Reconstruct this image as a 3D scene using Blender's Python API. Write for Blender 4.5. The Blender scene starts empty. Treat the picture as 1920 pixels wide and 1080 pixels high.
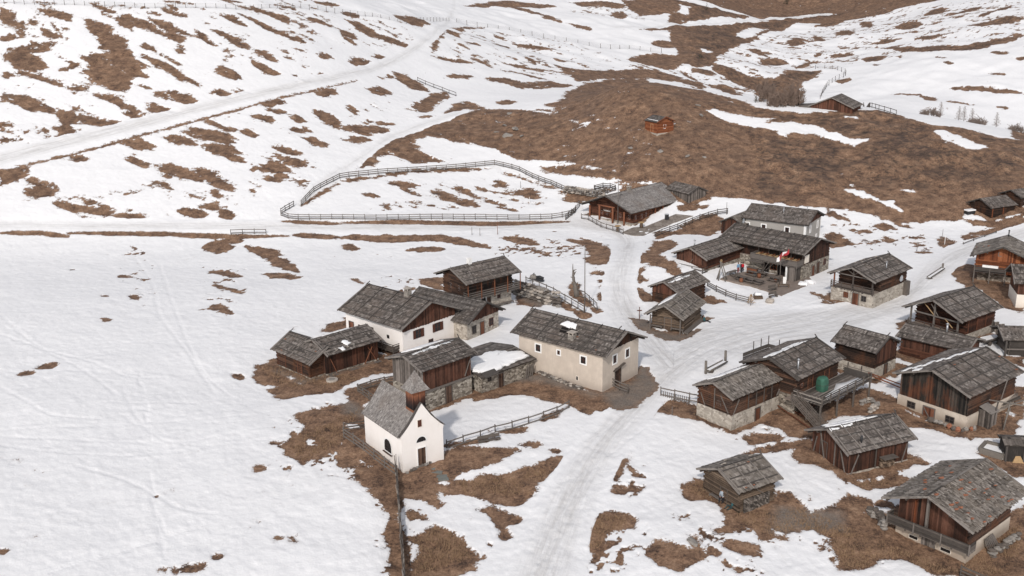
import bpy, math, random
import numpy as np
from mathutils import Vector, Matrix
R = math.radians
# ------------------------------------------------------------------ camera frame
HC, PITCH, ROLL, FPX = 50.0, R(17.0), R(-0.875), 2000.0
def _cam():
    cp, sp = math.cos(PITCH), math.sin(PITCH)
    F = np.array([0, cp, -sp]); X = np.array([1.0, 0, 0]); U = np.array([0, sp, cp])
    cr, sr = math.cos(ROLL), math.sin(ROLL)
    return np.array([0, 0, HC]), cr*X + sr*U, -sr*X + cr*U, F
CAM, CX, CU, CF = _cam()
def ray(px, py):
    px = np.asarray(px, float); py = np.asarray(py, float)
    d = CF + ((px-960)/FPX)[..., None]*CX - ((py-540)/FPX)[..., None]*CU
    return d
def proj(P):
    d = np.asarray(P, float) - CAM
    w = d @ CF
    return 960 + FPX*(d @ CX)/w, 540 - FPX*(d @ CU)/w
# ------------------------------------------------------------------ terrain heights
# survey points: sight line (as x, y of the view) and height in metres, or depth (negative number)
SURVEY = [
 (60,1040,-1.0),(350,1040,-1),(650,1040,-1.2),(960,1050,-1.6),(1280,1040,-1.6),(1600,1000,-2.0),(1880,1040,-2.6),
 (60,850,-.4),(400,850,-.3),(700,860,-.2),(960,850,-.6),(1280,840,-.6),(1600,860,-1.2),(1880,850,-1.4),
 (60,660,0),(400,660,0),(640,680,0),(900,700,0),(1200,680,0),(1500,680,0),(1800,700,0),
 (60,540,0),(400,540,0),(700,540,0),(1000,540,0),(1300,540,0),(1600,560,0),(1880,600,0),
 (60,450,0),(400,450,0),(700,450,0),(1000,450,.4),(1200,450,.4),(1480,470,.2),(1700,480,.4),(1880,480,.6),
 (1285,508,2.0),(1258,485,2.0),(1310,495,2.1),(1345,470,2.2),(1375,522,0),(1420,545,0),(1500,535,0),(1405,497,.1),(1340,545,0),
 (60,400,-213),(300,390,-214),(520,400,-212),
 (30,300,-232),(300,300,-233),(520,300,-234),
 (30,200,-255),(300,200,-256),(560,200,-262),
 (30,100,-278),(300,100,-280),(600,100,-296),
 (10,12,-300),(300,12,-306),(600,20,-330),(760,40,-352),
 (700,130,-300),(700,240,-258),(840,110,-330),
 (800,330,-234),(900,310,-240),(800,400,-214),(1000,400,-216),(1030,340,-232),
 (860,40,-400),(1050,80,-400),(1050,20,-480),(1000,150,-330),(1020,180,-300),(800,180,-290),
 (1200,50,-450),(1230,100,-410),
 (900,240,-262),(950,210,-272),(1000,250,-254),(1050,300,-240),
 (1180,152,-258),(1235,245,-236),(1100,200,-262),(1200,300,-225),(1180,360,-218),(1290,170,-262),
 (1350,350,-216),(1340,250,-237),(1400,200,-255),(1480,212,-250),(1500,300,-227),(1500,380,-210),(1600,215,-248),
 (1560,360,-213),(1640,230,-243),(1700,240,-238),(1700,300,-225),(1700,360,-213),(1800,262,-231),(1800,330,-216),(1900,285,-226),
 (1880,350,-212),(1850,410,-203),(1700,420,-202),(1560,430,-200),(1400,370,-212),(1910,400,-203),
 (1345,130,-395),(1420,165,-385),(1300,60,-470),(1500,10,-640),(1450,60,-540),(1350,20,-540),
 (1580,170,-372),(1640,190,-352),(1730,200,-340),(1860,235,-325),(1920,255,-318),
 (1560,110,-440),(1700,110,-410),(1900,110,-385),(1700,40,-500),(1900,20,-470),(1650,5,-600),
]
def _survey_xyz():
    out = []
    for x, y, v in SURVEY:
        d = ray(x, y)
        t = (v - HC)/d[2] if v > -100 else -v/ (d @ CF)
        out.append(CAM + d*t)
    far = [(-520,330,62),(-300,360,62),(-260,180,5),(-300,120,0),(-120,60,-1),(0,60,-3),(120,60,-4),(260,90,-4),(300,180,2),(380,230,6),
           (420,330,4),(440,420,20),(-420,600,120),(-200,560,88),(-40,640,62),(40,660,62),(120,780,85),(220,800,92),(330,760,100),(420,640,85),(520,700,120),(0,1000,190),(400,1000,190),
           (-500,1000,230),(-200,800,150),(800,1000,200),(650,500,70),(600,250,20),(-600,100,5)]
    return np.array(out + [np.array(p, float) for p in far])
def _tps_fit(P, lam=0.004):
    s = 100.0
    X = P[:, :2]/s; n = len(X)
    r2 = ((X[:, None]-X[None])**2).sum(-1)
    K = np.where(r2 > 0, .5*r2*np.log(r2+1e-30), 0) + lam*np.eye(n)
    A = np.zeros((n+3, n+3)); A[:n, :n] = K; A[:n, n] = 1; A[:n, n+1:] = X; A[n, :n] = 1; A[n+1:, :n] = X.T
    w = np.linalg.solve(A, np.concatenate([P[:, 2], np.zeros(3)]))
    return X, w, s
_SP = _survey_xyz()
_TX, _TW, _TS = _tps_fit(_SP)
def height_exact(x, y):
    x = np.asarray(x, float)/_TS; y = np.asarray(y, float)/_TS
    h = _TW[-3] + _TW[-2]*x + _TW[-1]*y
    for (a, b), w in zip(_TX, _TW[:-3]):
        r2 = (x-a)**2 + (y-b)**2
        h = h + w*.5*r2*np.log(r2+1e-30)
    return h
# coarse lookup grid
GX0, GY0, GS = -700.0, 20.0, 2.5
_gx = np.arange(GX0, 900, GS); _gy = np.arange(GY0, 1100, GS)
_GH = height_exact(*np.meshgrid(_gx, _gy))
def height(x, y):
    x = np.asarray(x, float); y = np.asarray(y, float)
    u = np.clip((x-GX0)/GS, 0, len(_gx)-1.001); v = np.clip((y-GY0)/GS, 0, len(_gy)-1.001)
    i = u.astype(int); j = v.astype(int); a = u-i; b = v-j
    return (_GH[j, i]*(1-a)*(1-b)+_GH[j, i+1]*a*(1-b)+_GH[j+1, i]*(1-a)*b+_GH[j+1, i+1]*a*b)
def ground(px, py):
    """sight line -> first point on the ground (N,3)"""
    d = ray(np.atleast_1d(px), np.atleast_1d(py)); n = len(d)
    t = np.full(n, 70.0); hit = np.zeros(n, bool); lo = t.copy()
    for _ in range(1400):
        P = CAM + d*t[:, None]
        ab = P[:, 2]-height(P[:, 0], P[:, 1])
        hit |= ab <= 0
        if hit.all(): break
        lo = np.where(hit, lo, t); t = np.where(hit, t, t+.9)
    hi = t.copy()
    for _ in range(14):
        m = .5*(lo+hi); P = CAM + d*m[:, None]
        ab = P[:, 2]-height(P[:, 0], P[:, 1])
        lo = np.where(ab > 0, m, lo); hi = np.where(ab > 0, hi, m)
    P = CAM + d*hi[:, None]
    P[:, 2] = height(P[:, 0], P[:, 1])
    return P
def gp(px, py):
    return Vector(ground([px], [py])[0])
# ------------------------------------------------------------------ numpy noise
def _h(i, j, s):
    n = (i*374761393 + j*668265263 + s*1442695041) & 0x7fffffff
    n = ((n ^ (n >> 13))*1274126177) & 0x7fffffff
    return ((n ^ (n >> 16)) & 0xffffff)/float(0xffffff)
def vn(x, y, s=0):
    i = np.floor(x).astype(np.int64); j = np.floor(y).astype(np.int64)
    a = x-i; b = y-j; a = a*a*a*(a*(a*6-15)+10); b = b*b*b*(b*(b*6-15)+10)
    return ((_h(i, j, s)*(1-a)+_h(i+1, j, s)*a)*(1-b)+(_h(i, j+1, s)*(1-a)+_h(i+1, j+1, s)*a)*b)*2-1
def fbm(x, y, s=0, o=3):
    r = 0; a = 1.0; t = 0
    for k in range(o):
        c, q = math.cos(.7*k+.3), math.sin(.7*k+.3)
        r = r + a*vn((c*x-q*y)*2**k+17.3*k, (q*x+c*y)*2**k-9.1*k, s+k); t += a; a *= .5
    return r/t
# ------------------------------------------------------------------ survey sheets: (origin x, origin y, scale)
FR = {'0': (0, 0, 1), '1': (0, 0, 2.25), '2': (640, 0, 2.25), '3': (1280, 0, 2.25), '4': (500, 720, 2.4), '5': (0, 460, 1.742),
      'A': (480, 460, 4), 'B': (640, 640, 4), 'C': (900, 480, 4), 'D': (1060, 320, 6), 'E': (1230, 370, 4), 'F': (1220, 600, 4),
      'G': (1540, 520, 5.047), 'H': (1540, 640, 5.047), 'I': (1280, 780, 3), 'J': (1560, 330, 5.333), 'K': (1400, 110, 4), 'N': (940, 470, 8), 'T': (1340, 460, 8), 'L': (1160, 130, 8)}
def tr(f, pts):
    a, b, s = FR[f]
    p = np.array(pts, float).reshape(-1, 2)
    return np.stack([a+p[:, 0]/s, b+p[:, 1]/s], 1)
def stroke(p, w, tail=.25):
    """tapered ribbon outline around a centre line"""
    seg = np.hypot(*np.diff(p, axis=0).T); L = np.concatenate([[0], np.cumsum(seg)])
    n = max(6, int(L[-1]/max(2.5, w*.6)))
    t = np.linspace(0, L[-1], n); q = np.stack([np.interp(t, L, p[:, 0]), np.interp(t, L, p[:, 1])], 1)
    d = np.gradient(q, axis=0); d /= np.hypot(*d.T)[:, None]+1e-9
    nn = np.stack([-d[:, 1], d[:, 0]], 1)
    e = np.minimum(np.linspace(0, 1, n), np.linspace(1, 0, n)); h = w/2*(tail+(1-tail)*np.minimum(1, e*4))
    return np.concatenate([q+nn*h[:, None], (q-nn*h[:, None])[::-1]])
# bare turf (b) and snow (s) shapes. 'P' outline, 'S' centre line with width
TURF = """
bP1 0,20,40,45,60,85,110,110,125,150,90,155,60,120,20,100,0,70
bP1 20,235,60,205,110,190,130,175,215,175,235,190,200,215,160,225,200,285,140,300,60,280
bS1 22 180,125,245,160
bS1 26 170,45,230,60,330,80
bS1 14 120,90,165,100
bS1 20 0,165,60,160
bS1 30 0,320,50,325
bP1 350,75,400,85,450,110,470,140,530,170,520,195,560,240,600,300,620,325,560,330,540,385,470,380,390,345,340,300,400,290,340,235,440,225,400,200,430,190,370,110
bS1 20 255,300,330,275
bS1 20 385,15,480,50
bP1 490,75,540,60,620,85,700,140,780,160,770,178,700,165,620,120,560,105,560,130,500,100
bS1 26 640,85,740,130,810,155
bS1 14 680,40,790,75
bS1 10 620,50,680,65
bS1 22 820,130,860,160,910,205
bS1 26 738,212,785,218
bS1 24 600,235,680,270,760,320,850,370
bS1 14 620,200,760,275
bS1 28 600,190,660,215
bS1 26 940,60,1000,90,1040,110
bS1 22 940,150,1050,205
bS1 20 1070,210,1170,260
bS1 16 1060,30,1180,75,1240,110
bS1 16 1010,60,1130,120,1280,180
bS1 26 1070,265,1130,300,1175,315
bS1 22 1340,230,1400,250
bS1 8 1230,205,1310,225
bS1 22 1340,315,1410,330
bS1 18 1210,370,1260,340,1300,350
bS1 38 910,290,960,310,1020,325
bS1 24 890,390,960,400,1000,420
bS1 28 980,375,1040,395,1100,400
bS1 36 650,390,720,405,840,440
bS1 34 610,440,680,475,790,475
bS1 16 290,370,380,390
bS1 38 390,400,480,420,540,450,580,490,640,510
bP1 0,385,60,400,160,420,250,460,400,490,580,525,540,545,440,530,330,510,310,540,380,570,340,590,240,595,250,560,170,515,250,530,240,480,100,465,80,445,0,435
bS1 16 80,305,180,335,260,360
bS1 14 0,525,70,528
bS1 22 0,590,60,595
bS1 16 80,630,210,605
bS1 8 0,650,60,640
bP1 0,722,100,705,110,740,70,760,0,780
bS1 52 110,815,240,800
bS1 28 120,760,200,785
bS1 20 230,860,330,885,480,900
bS1 28 480,915,620,920
bS1 22 340,845,420,850
bS1 26 290,665,370,665
bS1 34 520,590,640,625
bS1 42 680,580,760,590,830,610
bS1 26 540,660,630,695
bS1 40 660,690,740,720,860,765
bS1 44 770,545,860,570,1000,600
bS1 44 850,620,950,640,1020,680
bS1 22 880,510,990,555
bS1 46 840,715,920,770,990,800
bS1 36 900,800,930,850
bS1 34 620,775,730,800
bS1 16 740,810,830,830
bS1 34 750,890,870,910
bS1 40 930,895,990,930
bS1 18 850,870,920,880
bS1 22 1080,495,1160,515
bS1 28 1020,555,1090,575
bS1 28 1100,445,1200,430
bS1 12 1110,465,1200,475
bS1 26 1230,490,1290,510
bS1 26 1220,545,1310,555
bS1 32 1290,590,1370,610
bS1 22 1150,610,1200,635,1270,650
bS1 40 1110,700,1220,720
bS1 34 1130,755,1220,745
bS1 34 1200,680,1290,700
bS1 46 1320,470,1380,500,1440,545
bS1 30 1340,400,1420,380
bS1 20 1050,800,1090,800
fS1 18 0,985,180,985,290,1000
fS1 18 290,985,700,988,900,995,1220,1000
fS1 18 1235,995,1440,1000
bS1 44 870,1040,980,1050
bS1 20 920,1010,1020,1020
bS1 30 1050,1050,1200,1080
fS1 9 0,727,300,652,600,572,900,492,1200,411,1500,340
fS1 14 1190,935,1440,945
fS1 12 1270,870,1340,825,1430,775
bS1 18 0,60,60,62
bS1 10 330,310,400,318
bS1 12 560,255,620,290
bS1 14 570,350,640,375
bS1 12 900,130,990,170
bS1 10 1180,20,1260,45
bS1 10 1300,75,1430,120
bS1 8 160,5,240,14
bS1 8 1000,24,1100,50
bS1 10 1330,4,1440,20
bS1 8 700,8,820,20
bS1 8 940,5,1020,12
bS1 12 700,745,720,750
bS1 8 430,905,470,912
bS1 14 180,545,200,560
bS1 10 1170,375,1185,377
bS2 26 -10,125,60,160
bS2 20 20,80,160,140
bS2 22 60,110,200,165,300,200
bS2 14 0,50,80,66
bS2 14 0,150,60,190
bS2 28 230,75,300,90,370,110
bS2 40 30,258,90,268,160,282
bS2 20 60,295,110,290
bS2 20 130,235,210,255
bS2 14 440,130,400,180,380,235
bS2 12 380,235,560,270
bS2 12 430,128,500,150
bS2 10 450,122,600,118
bS2 36 215,305,290,350,370,380
bS2 14 165,325,225,325
bP2 275,460,330,425,380,395,440,390,455,410,410,440,350,475
bS2 30 120,375,200,395
bS2 32 440,478,510,440,600,455
bS2 22 30,450,70,485
bS2 14 120,440,180,468
bS2 8 150,520,210,525
bS2 12 335,495,390,492
bS2 34 -10,540,90,550,200,552
bS2 26 20,590,120,590
bP2 270,560,385,520,480,490,590,462,700,462,800,470,880,486,905,478,870,440,930,425,950,390,1040,350,1130,336,1200,330,1290,335,1440,370,1540,385,1630,430,1740,450,1860,470,1960,478,2200,465,2290,470,2400,500,2500,530,2640,545,2760,580,2900,600,2900,800,2830,828,2640,900,2620,925,2480,935,2360,940,2300,925,2140,885,2040,880,1880,870,1870,860,1640,832,1540,830,1440,820,1310,772,1100,722,960,686,880,676,740,671,640,626,560,610,480,600,400,580
bS2 34 850,712,1000,715,1150,745,1330,775
bP2 40,718,100,670,200,600,300,555,385,525,400,560,300,600,200,640,140,700
bP2 150,640,290,600,340,640,435,685,300,690,200,650
bS2 20 190,778,330,786
bS2 16 250,800,330,830
bS2 26 360,805,480,842
bS2 26 640,762,712,785
bS2 40 735,800,840,825
bS2 22 500,855,560,862
bS2 22 170,862,215,880
bS2 12 650,870,740,886
bS2 20 500,800,550,815
bS2 14 100,822,150,828
bS2 10 440,872,490,878
bS2 22 840,957,920,972
bS2 16 660,965,700,968
bS2 10 190,950,250,950
bS2 10 330,945,360,950
bS2 26 0,1000,200,1008,430,1008,640,1045
bS2 26 0,1035,80,1050
bS2 26 700,1005,830,1030
bS2 22 960,1015,1080,1040,1150,1080
bS2 16 280,1060,420,1050
fS2 16 0,940,320,938,640,945,960,935
bS2 10 0,765,330,722,640,712
bS2 10 640,712,800,765,950,815
bS2 20 520,20,640,12,760,18,900,32
bS2 14 700,20,880,75,930,92
bS2 8 960,98,1060,126
bS2 28 960,8,1200,30
bS2 24 1140,62,1210,72
bP2 1180,1,1460,1,1460,45,1350,62,1260,72,1200,30
bS2 26 610,335,700,345,760,362,970,362
bS2 16 770,240,830,272
bS2 5 640,150,690,160
bS2 8 640,180,720,195
bS2 7 680,265,900,310
bS2 8 680,295,890,345
bS2 7 560,250,640,285
bS2 6 500,170,600,200
bS2 7 720,180,900,215
bS2 6 880,240,1000,270
bP2 1200,250,1270,230,1350,228,1440,240,1440,280,1370,300,1260,272
bS2 28 1310,182,1450,185
bP2 905,275,1000,292,1100,300,1200,292,1330,305,1440,330,1440,352,1290,332,1100,332,1000,346,955,318
bS2 12 1260,120,1440,112
bP2 1390,60,1440,50,1440,230,1400,190,1370,110
bS2 16 655,435,735,432
bS2 8 830,462,930,480
bS2 12 450,325,560,325
bP3 -20,110,130,105,440,75,610,58,560,82,460,112,420,132,300,170,230,200,160,232,120,280,60,290,-20,270
bP3 -20,1,0,95,300,88,600,52,660,50,770,28,860,1
bP3 130,270,200,292,300,330,400,340,440,300,500,295,590,300,560,330,500,350,500,400,500,450,390,440,330,410,300,380,200,340,120,300
bS3 22 -10,345,100,372
bS3 20 140,365,240,400
bS3 20 40,300,140,320
bS3 12 -10,300,60,345
bS3 14 100,395,280,445
bS3 24 830,200,1000,212,1200,200,1440,150
bS3 14 1130,372,1280,378,1440,400
bS3 6 880,389,1010,391
bS3 26 1010,400,1070,418
bS3 10 1285,298,1355,308
bS3 26 1200,112,1440,78
bS3 24 750,100,805,108
bS3 18 545,162,600,170
bS3 28 440,182,515,178
bS3 24 650,142,735,140
bS3 16 750,255,860,242
bS3 18 630,240,720,225
bS3 16 560,235,590,225
bS3 20 900,115,1010,100
bS3 14 1020,60,1120,40
bS3 18 560,120,680,85
bS3 14 780,70,900,40
bS3 12 990,160,1100,150
bS3 10 1130,60,1260,30
bS3 14 1250,60,1400,20
bS3 12 820,175,900,160
bS3 12 1300,215,1380,218
bS3 6 1060,245,1110,247
bS3 9 1090,268,1140,272
bS3 8 800,272,830,275
bS3 14 650,340,705,332
bS3 8 1410,240,1445,238
bS3 6 1110,430,1230,445
bS3 8 1330,455,1380,458
bS3 14 330,250,440,262
bS3 12 480,280,560,262
bS3 12 280,215,360,240
bP3 1380,560,1460,555,1460,600,1400,590
bS3 22 590,890,700,930
bS3 18 810,955,890,960
bS3 12 710,970,790,976
bS3 26 840,1000,890,1012
bS3 34 1070,1012,1170,1040
bP3 1190,1000,1250,985,1330,965,1440,920,1440,950,1340,985,1240,1012
bS3 16 610,990,700,1030
bP3 1180,925,1300,935,1440,905,1440,950,1340,965,1240,950
bS3 10 760,1015,810,1020
bP0 1228,437,1262,432,1300,412,1345,396,1350,405,1352,428,1330,442,1300,440,1260,440,1235,450
bP D
sS2 6 920,497,1040,520
sS2 5 1085,528,1135,534
sP3 85,462,130,455,240,485,390,500,340,520,460,510,560,530,650,560,700,580,795,590,720,615,600,575,460,565,440,585,390,575,400,555,300,535,180,515,150,495
sP3 1060,552,1100,548,1200,585,1325,632,1200,630,1110,600
sP3 670,800,760,800,850,850,890,845,960,905,900,895,830,860,730,830
sS3 12 910,803,985,812
sS3 6 700,640,730,643
sS3 7 690,492,750,498
sP3 220,150,260,120,300,118,360,130,300,155,260,165
sS3 12 75,202,125,222
sS3 10 390,65,430,75
sP3 -10,25,30,35,20,70,-10,60
sS2 10 1300,335,1440,362,1520,380
sS3 8 80,380,260,420
sS3 5 660,735,680,735
sS3 5 690,783,720,784
sS3 9 -10,104,130,99,300,84,450,72,610,56
sS2 5 1130,128,1260,112,1450,104
bPD 870,1050,900,950,1040,800,1200,780,1240,850,1110,920,1000,980,950,1060
bPD 180,760,420,820,500,900,560,990,520,1060,300,1010,250,910
bPD 1260,400,1360,380,1590,380,1600,410,1400,440,1290,450
bPD 0,230,200,250,420,270,250,330,180,340,20,320
bSD 40 500,690,680,740
bSD 24 310,220,560,250
bPE 0,380,60,330,140,340,130,390,60,420,0,430
bPE 50,480,130,480,180,570,120,590,50,540
bPE 370,735,450,745,530,788,380,800
bSE 14 520,930,645,885
bPE 1270,290,1400,310,1480,355,1320,380,1290,370
bPE 1200,720,1300,800,1480,860,1500,920,1650,910,1920,830,1920,680,1870,680,1600,830,1400,800
bPC 1120,460,1260,480,1280,560,1540,580,1700,470,1760,490,1640,560,1600,610,1500,640,1400,630,1270,580,1180,520
bPC 1130,340,1160,240,1220,250,1290,310,1330,350,1180,350
bPC 1180,190,1180,100,1230,90,1210,150,1270,190,1200,215
bPC 1220,60,1240,10,1310,0,1400,30,1480,70,1500,130,1430,130,1380,90,1290,80
bSC 60 900,270,920,350
bSC 18 850,125,970,145
bSC 40 780,20,900,50,1010,20
bPN 1010,540,1060,450,1110,460,1150,560,1160,650,1300,780,1440,890,1490,930,1450,950,1370,900,1100,720,1040,620
bPN 210,500,360,510,500,560,700,680,900,780,1080,870,1240,950,1360,990,1230,1030,1100,940,900,850,760,800,600,820,560,850,200,830
bP0 900,745,945,712,975,702,1008,700,1040,712,1115,738,1150,728,1190,705,1198,690,1214,688,1232,720,1225,740,1185,765,1140,778,1120,775,1020,750,1000,738,960,740
bPB 980,410,1200,380,1300,290,1560,270,1920,400,1920,530,1850,560,1780,530,1700,470,1480,410,1300,395,1000,440
bPB 1130,340,1180,300,1240,300,1240,380,1020,420
bSB 26 1180,700,1400,655
bSB 24 1520,600,1700,500
bSB 20 770,800,1180,740
bPA 0,900,100,890,340,1040,880,870,1000,820,1070,870,1060,950,940,950,800,1000,700,1045,560,1100,200,1160,60,1080,170,1050,50,1050,0,1000
bPA 520,640,560,600,690,560,690,600,600,640
bSA 22 710,255,790,290
bPA 1210,260,1400,250,1410,340,1230,300
bPA 700,1080,1060,980,1090,1080,800,1200,700,1150
bP4 70,285,130,240,190,190,120,150,220,115,330,100,440,85,450,160,330,175,350,230,330,280,250,330,200,340,160,370,110,330
bP4 330,170,450,150,460,300,620,400,700,380,720,370,800,310,870,290,1130,300,1040,360,880,400,840,430,830,470,760,440,770,490,810,520,760,560,700,530,620,520,600,600,620,720,640,880,570,880,550,700,530,560,470,480,400,430,410,360,350,380,320,350,340,290
bP4 830,440,960,410,1080,410,1200,380,1330,340,1330,380,1250,420,1220,490,1120,540,1050,530,900,500,800,500,760,460
bP4 950,570,1020,560,1130,600,1060,640,1080,685,1030,660,990,600
bP4 620,590,640,560,720,560,720,610,650,620
bP4 690,680,760,640,850,670,900,740,930,780,920,830,800,880,690,880,660,800,720,760
bP4 1350,700,1400,640,1470,590,1560,565,1650,600,1640,640,1550,650,1500,700,1520,760,1380,740,1320,760
bS4 26 1145,275,1240,278
bS4 12 1280,305,1320,305
bS4 16 1570,430,1600,370,1640,310
bS4 14 1620,365,1665,415
bS4 8 1550,490,1700,465
bP4 1720,780,1760,710,1860,740,1930,760,1900,820,1840,850,1740,810
bP4 1880,460,1940,430,1940,520,1890,500
bP4 1700,150,1745,85,1790,80,1900,115,1960,140,1780,105,1720,165
bS4 14 640,690,700,700
sP4 470,480,490,470
sP4 340,170,440,175,445,205,350,210
sP4 620,530,700,520,790,560,720,590,640,570
sP4 770,492,830,515,960,560,1040,620,1085,700,1060,760,960,700,880,600,800,545
sS4 22 187,262,240,262
sS4 26 400,340,470,370
sPA 800,1000,940,945,1000,955,930,975,860,1010
sS4 22 760,445,825,445
bPF 0,690,80,600,200,600,380,640,420,700,600,810,800,760,900,790,1000,830,1030,880,1180,880,1240,860,1300,800,1360,740,1440,715,1600,720,1750,745,1920,760,1920,640,1800,560,1620,520,1500,540,1250,730,900,640,620,840,400,760
sPF 1300,800,1380,750,1480,740,1600,715,1600,735,1700,735,1540,770,1400,780,1330,805
sPF 1140,765,1210,790,1170,815
bPF 700,880,760,850,960,860,1020,880,880,920,740,930
bPF 710,1000,900,950,1000,930,1180,910,1180,950,1000,965,760,1005
bPF 1080,1020,1130,970,1230,980,1240,1080,1110,1080
bSF 10 620,918,640,920
bPI 0,390,100,355,150,370,200,440,220,500,120,470,20,430
bPI 200,480,300,520,380,540,520,480,520,430,600,430,680,510,720,560,880,500,940,450,1050,480,1050,520,990,550,1100,560,1120,640,1280,750,1560,860,1560,900,1400,890,1250,810,1100,800,1100,850,980,870,880,870,850,790,800,680,740,620,650,650,560,640,500,630,490,690,450,700,400,640,300,630,230,600
bPI 640,200,740,170,750,220,900,310,1190,330,1280,350,1280,380,1180,400,1030,410,950,370,900,350,780,280,700,240
bPI 1220,235,1300,240,1310,275,1250,290,1190,330,1150,300
sPI 950,350,1060,330,1180,345,1130,365,1000,380
bPI 20,680,90,660,105,710,60,735
bPI 0,770,60,750,130,800,60,840,0,860
bPI 150,640,280,620,270,655,160,665
bPI 200,720,330,710,410,740,400,780,300,760,220,740
bSI 20 150,765,200,785
bSI 25 230,815,260,845
bSI 14 100,700,140,690
bSI 10 540,680,580,690
bSI 14 1090,495,1160,500
bSI 12 300,860,320,870
bSI 20 770,750,800,750
bPI 1540,850,1740,690,1830,560,1960,500,1960,920,1700,920
bPI 1660,215,1780,270,1860,330,1930,330,1930,260,1840,230,1800,240
bPH 370,490,470,470,600,530,690,570,740,620,950,740,1340,830,1500,700,1640,640,1640,500,1840,430,1918,440,1918,720,1850,780,1790,910,1400,900,1280,890,1160,850,1000,800,800,800,600,740,430,710,390,640
bPH 650,320,680,200,820,235,760,280,680,330
sSH 18 1770,690,1820,705
bPG 0,205,120,260,270,290,500,240,780,150,800,100,950,160,980,215,760,300,560,370,350,420,270,400,320,370,150,300,0,250
bPG 700,440,810,405,810,470,740,490
bPG 690,660,780,720,1040,780,1000,840,920,830,850,800,690,730
bPG 1250,-30,1330,60,1350,120,1440,110,1500,130,1700,260,1750,290,1918,340,1918,-40
bPG 1500,540,1700,520,1710,580,1560,600
bPG 1700,740,1918,750,1918,850,1800,800
bPJ 980,880,1160,850,1450,900,1920,1077,1440,1077,1290,1060,1190,960,1060,900
bPJ 1310,600,1400,560,1560,540,1700,500,1880,440,1920,470,1700,560,1560,610,1420,640,1330,640
sSJ 16 1360,600,1500,590
bPJ 1050,650,1290,670,1240,700,1120,735
bSJ 14 780,665,920,700
bSJ 14 830,760,1000,765
bPJ 410,510,500,480,630,530,520,545
bSJ 20 650,480,800,525
bSJ 18 240,530,400,560
bSJ 14 190,550,290,577
bSJ 26 500,595,650,640
bSJ 14 310,660,400,678
bSJ 10 0,570,110,600
bSJ 10 420,640,470,655
bPJ 1770,600,1920,590,1920,700,1840,660
bSJ 12 1080,80,1110,90
bSK 12 660,170,780,150
bS5 14 60,420,115,412
bS5 12 120,402,185,388
bS5 6 385,98,410,104
bS5 12 430,165,460,178
bS5 6 330,165,345,168
bS5 7 335,245,352,247
bS5 22 680,5,750,15
bS5 26 800,5,880,40,975,85
bS5 16 870,95,985,105
bS5 14 700,130,790,160
bS5 12 690,85,780,100
bS5 16 700,200,760,225
bS5 8 765,425,790,435
bS5 9 945,965,965,972
bS5 11 530,1055,545,1058
bS5 14 600,1060,660,1045
bS5 8 560,1060,575,1062
bS5 7 905,960,915,964
bS5 6 835,732,860,732
bS5 5 895,648,918,647
bS5 8 700,1015,712,1016
bS5 6 0,996,14,998
bS5 5 118,948,130,946
"""
# open, wind-blown zones where many small tufts show: frame, share, outline
SPECKLE = """
4 .62 60,260,200,120,330,90,500,250,620,480,560,720,460,500,330,380,160,400
4 .55 640,560,960,700,940,864,640,864
4 .45 1300,620,1700,640,1900,700,1920,864,1250,864
4 .5 560,540,700,520,680,864,540,864
I .42 0,560,420,620,420,900,0,900
I .5 780,680,1150,780,1200,860,820,880
I .45 250,600,800,600,700,700,250,690
I .38 860,420,1120,440,1180,560,900,560
1 .4 1020,650,1320,650,1320,800,1060,830
1 .42 180,830,1010,780,1010,950,150,930
1 .31 300,0,1440,0,1440,200,500,120
1 .27 0,0,300,0,500,400,300,600,0,600
1 .32 900,60,1440,150,1300,340,950,300
5 .4 660,60,800,80,790,240,670,240
5 .3 380,0,520,0,480,180,370,100
2 .4 160,770,780,730,860,860,200,890
2 .45 700,990,1150,1010,1150,1080,620,1070
2 .26 20,440,220,430,220,540,0,560
2 .36 -10,60,320,110,320,210,-10,190
2 .4 560,120,900,160,1200,250,1000,330,620,300,380,250
2 .42 1000,270,1440,260,1440,350,1000,330
2 .4 930,40,1260,0,1300,100,1000,60
3 .5 120,250,640,50,1000,0,900,150,700,280,300,340
3 .48 900,40,1440,-10,1440,150,1100,200,820,260
3 .5 -10,280,300,380,280,440,-10,360
3 .45 590,880,1000,920,1050,1060,620,1040
3 .4 1180,980,1440,900,1440,960,1200,1030
J .42 0,540,700,560,820,660,600,720,0,660
C .4 850,90,1000,120,960,240,860,240
4 .34 1540,300,1720,340,1700,500,1540,500
A .42 500,580,800,540,1000,220,1230,240,1250,330,900,540,560,640
F .42 560,860,760,820,1200,880,1100,980,700,1030
"""
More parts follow.
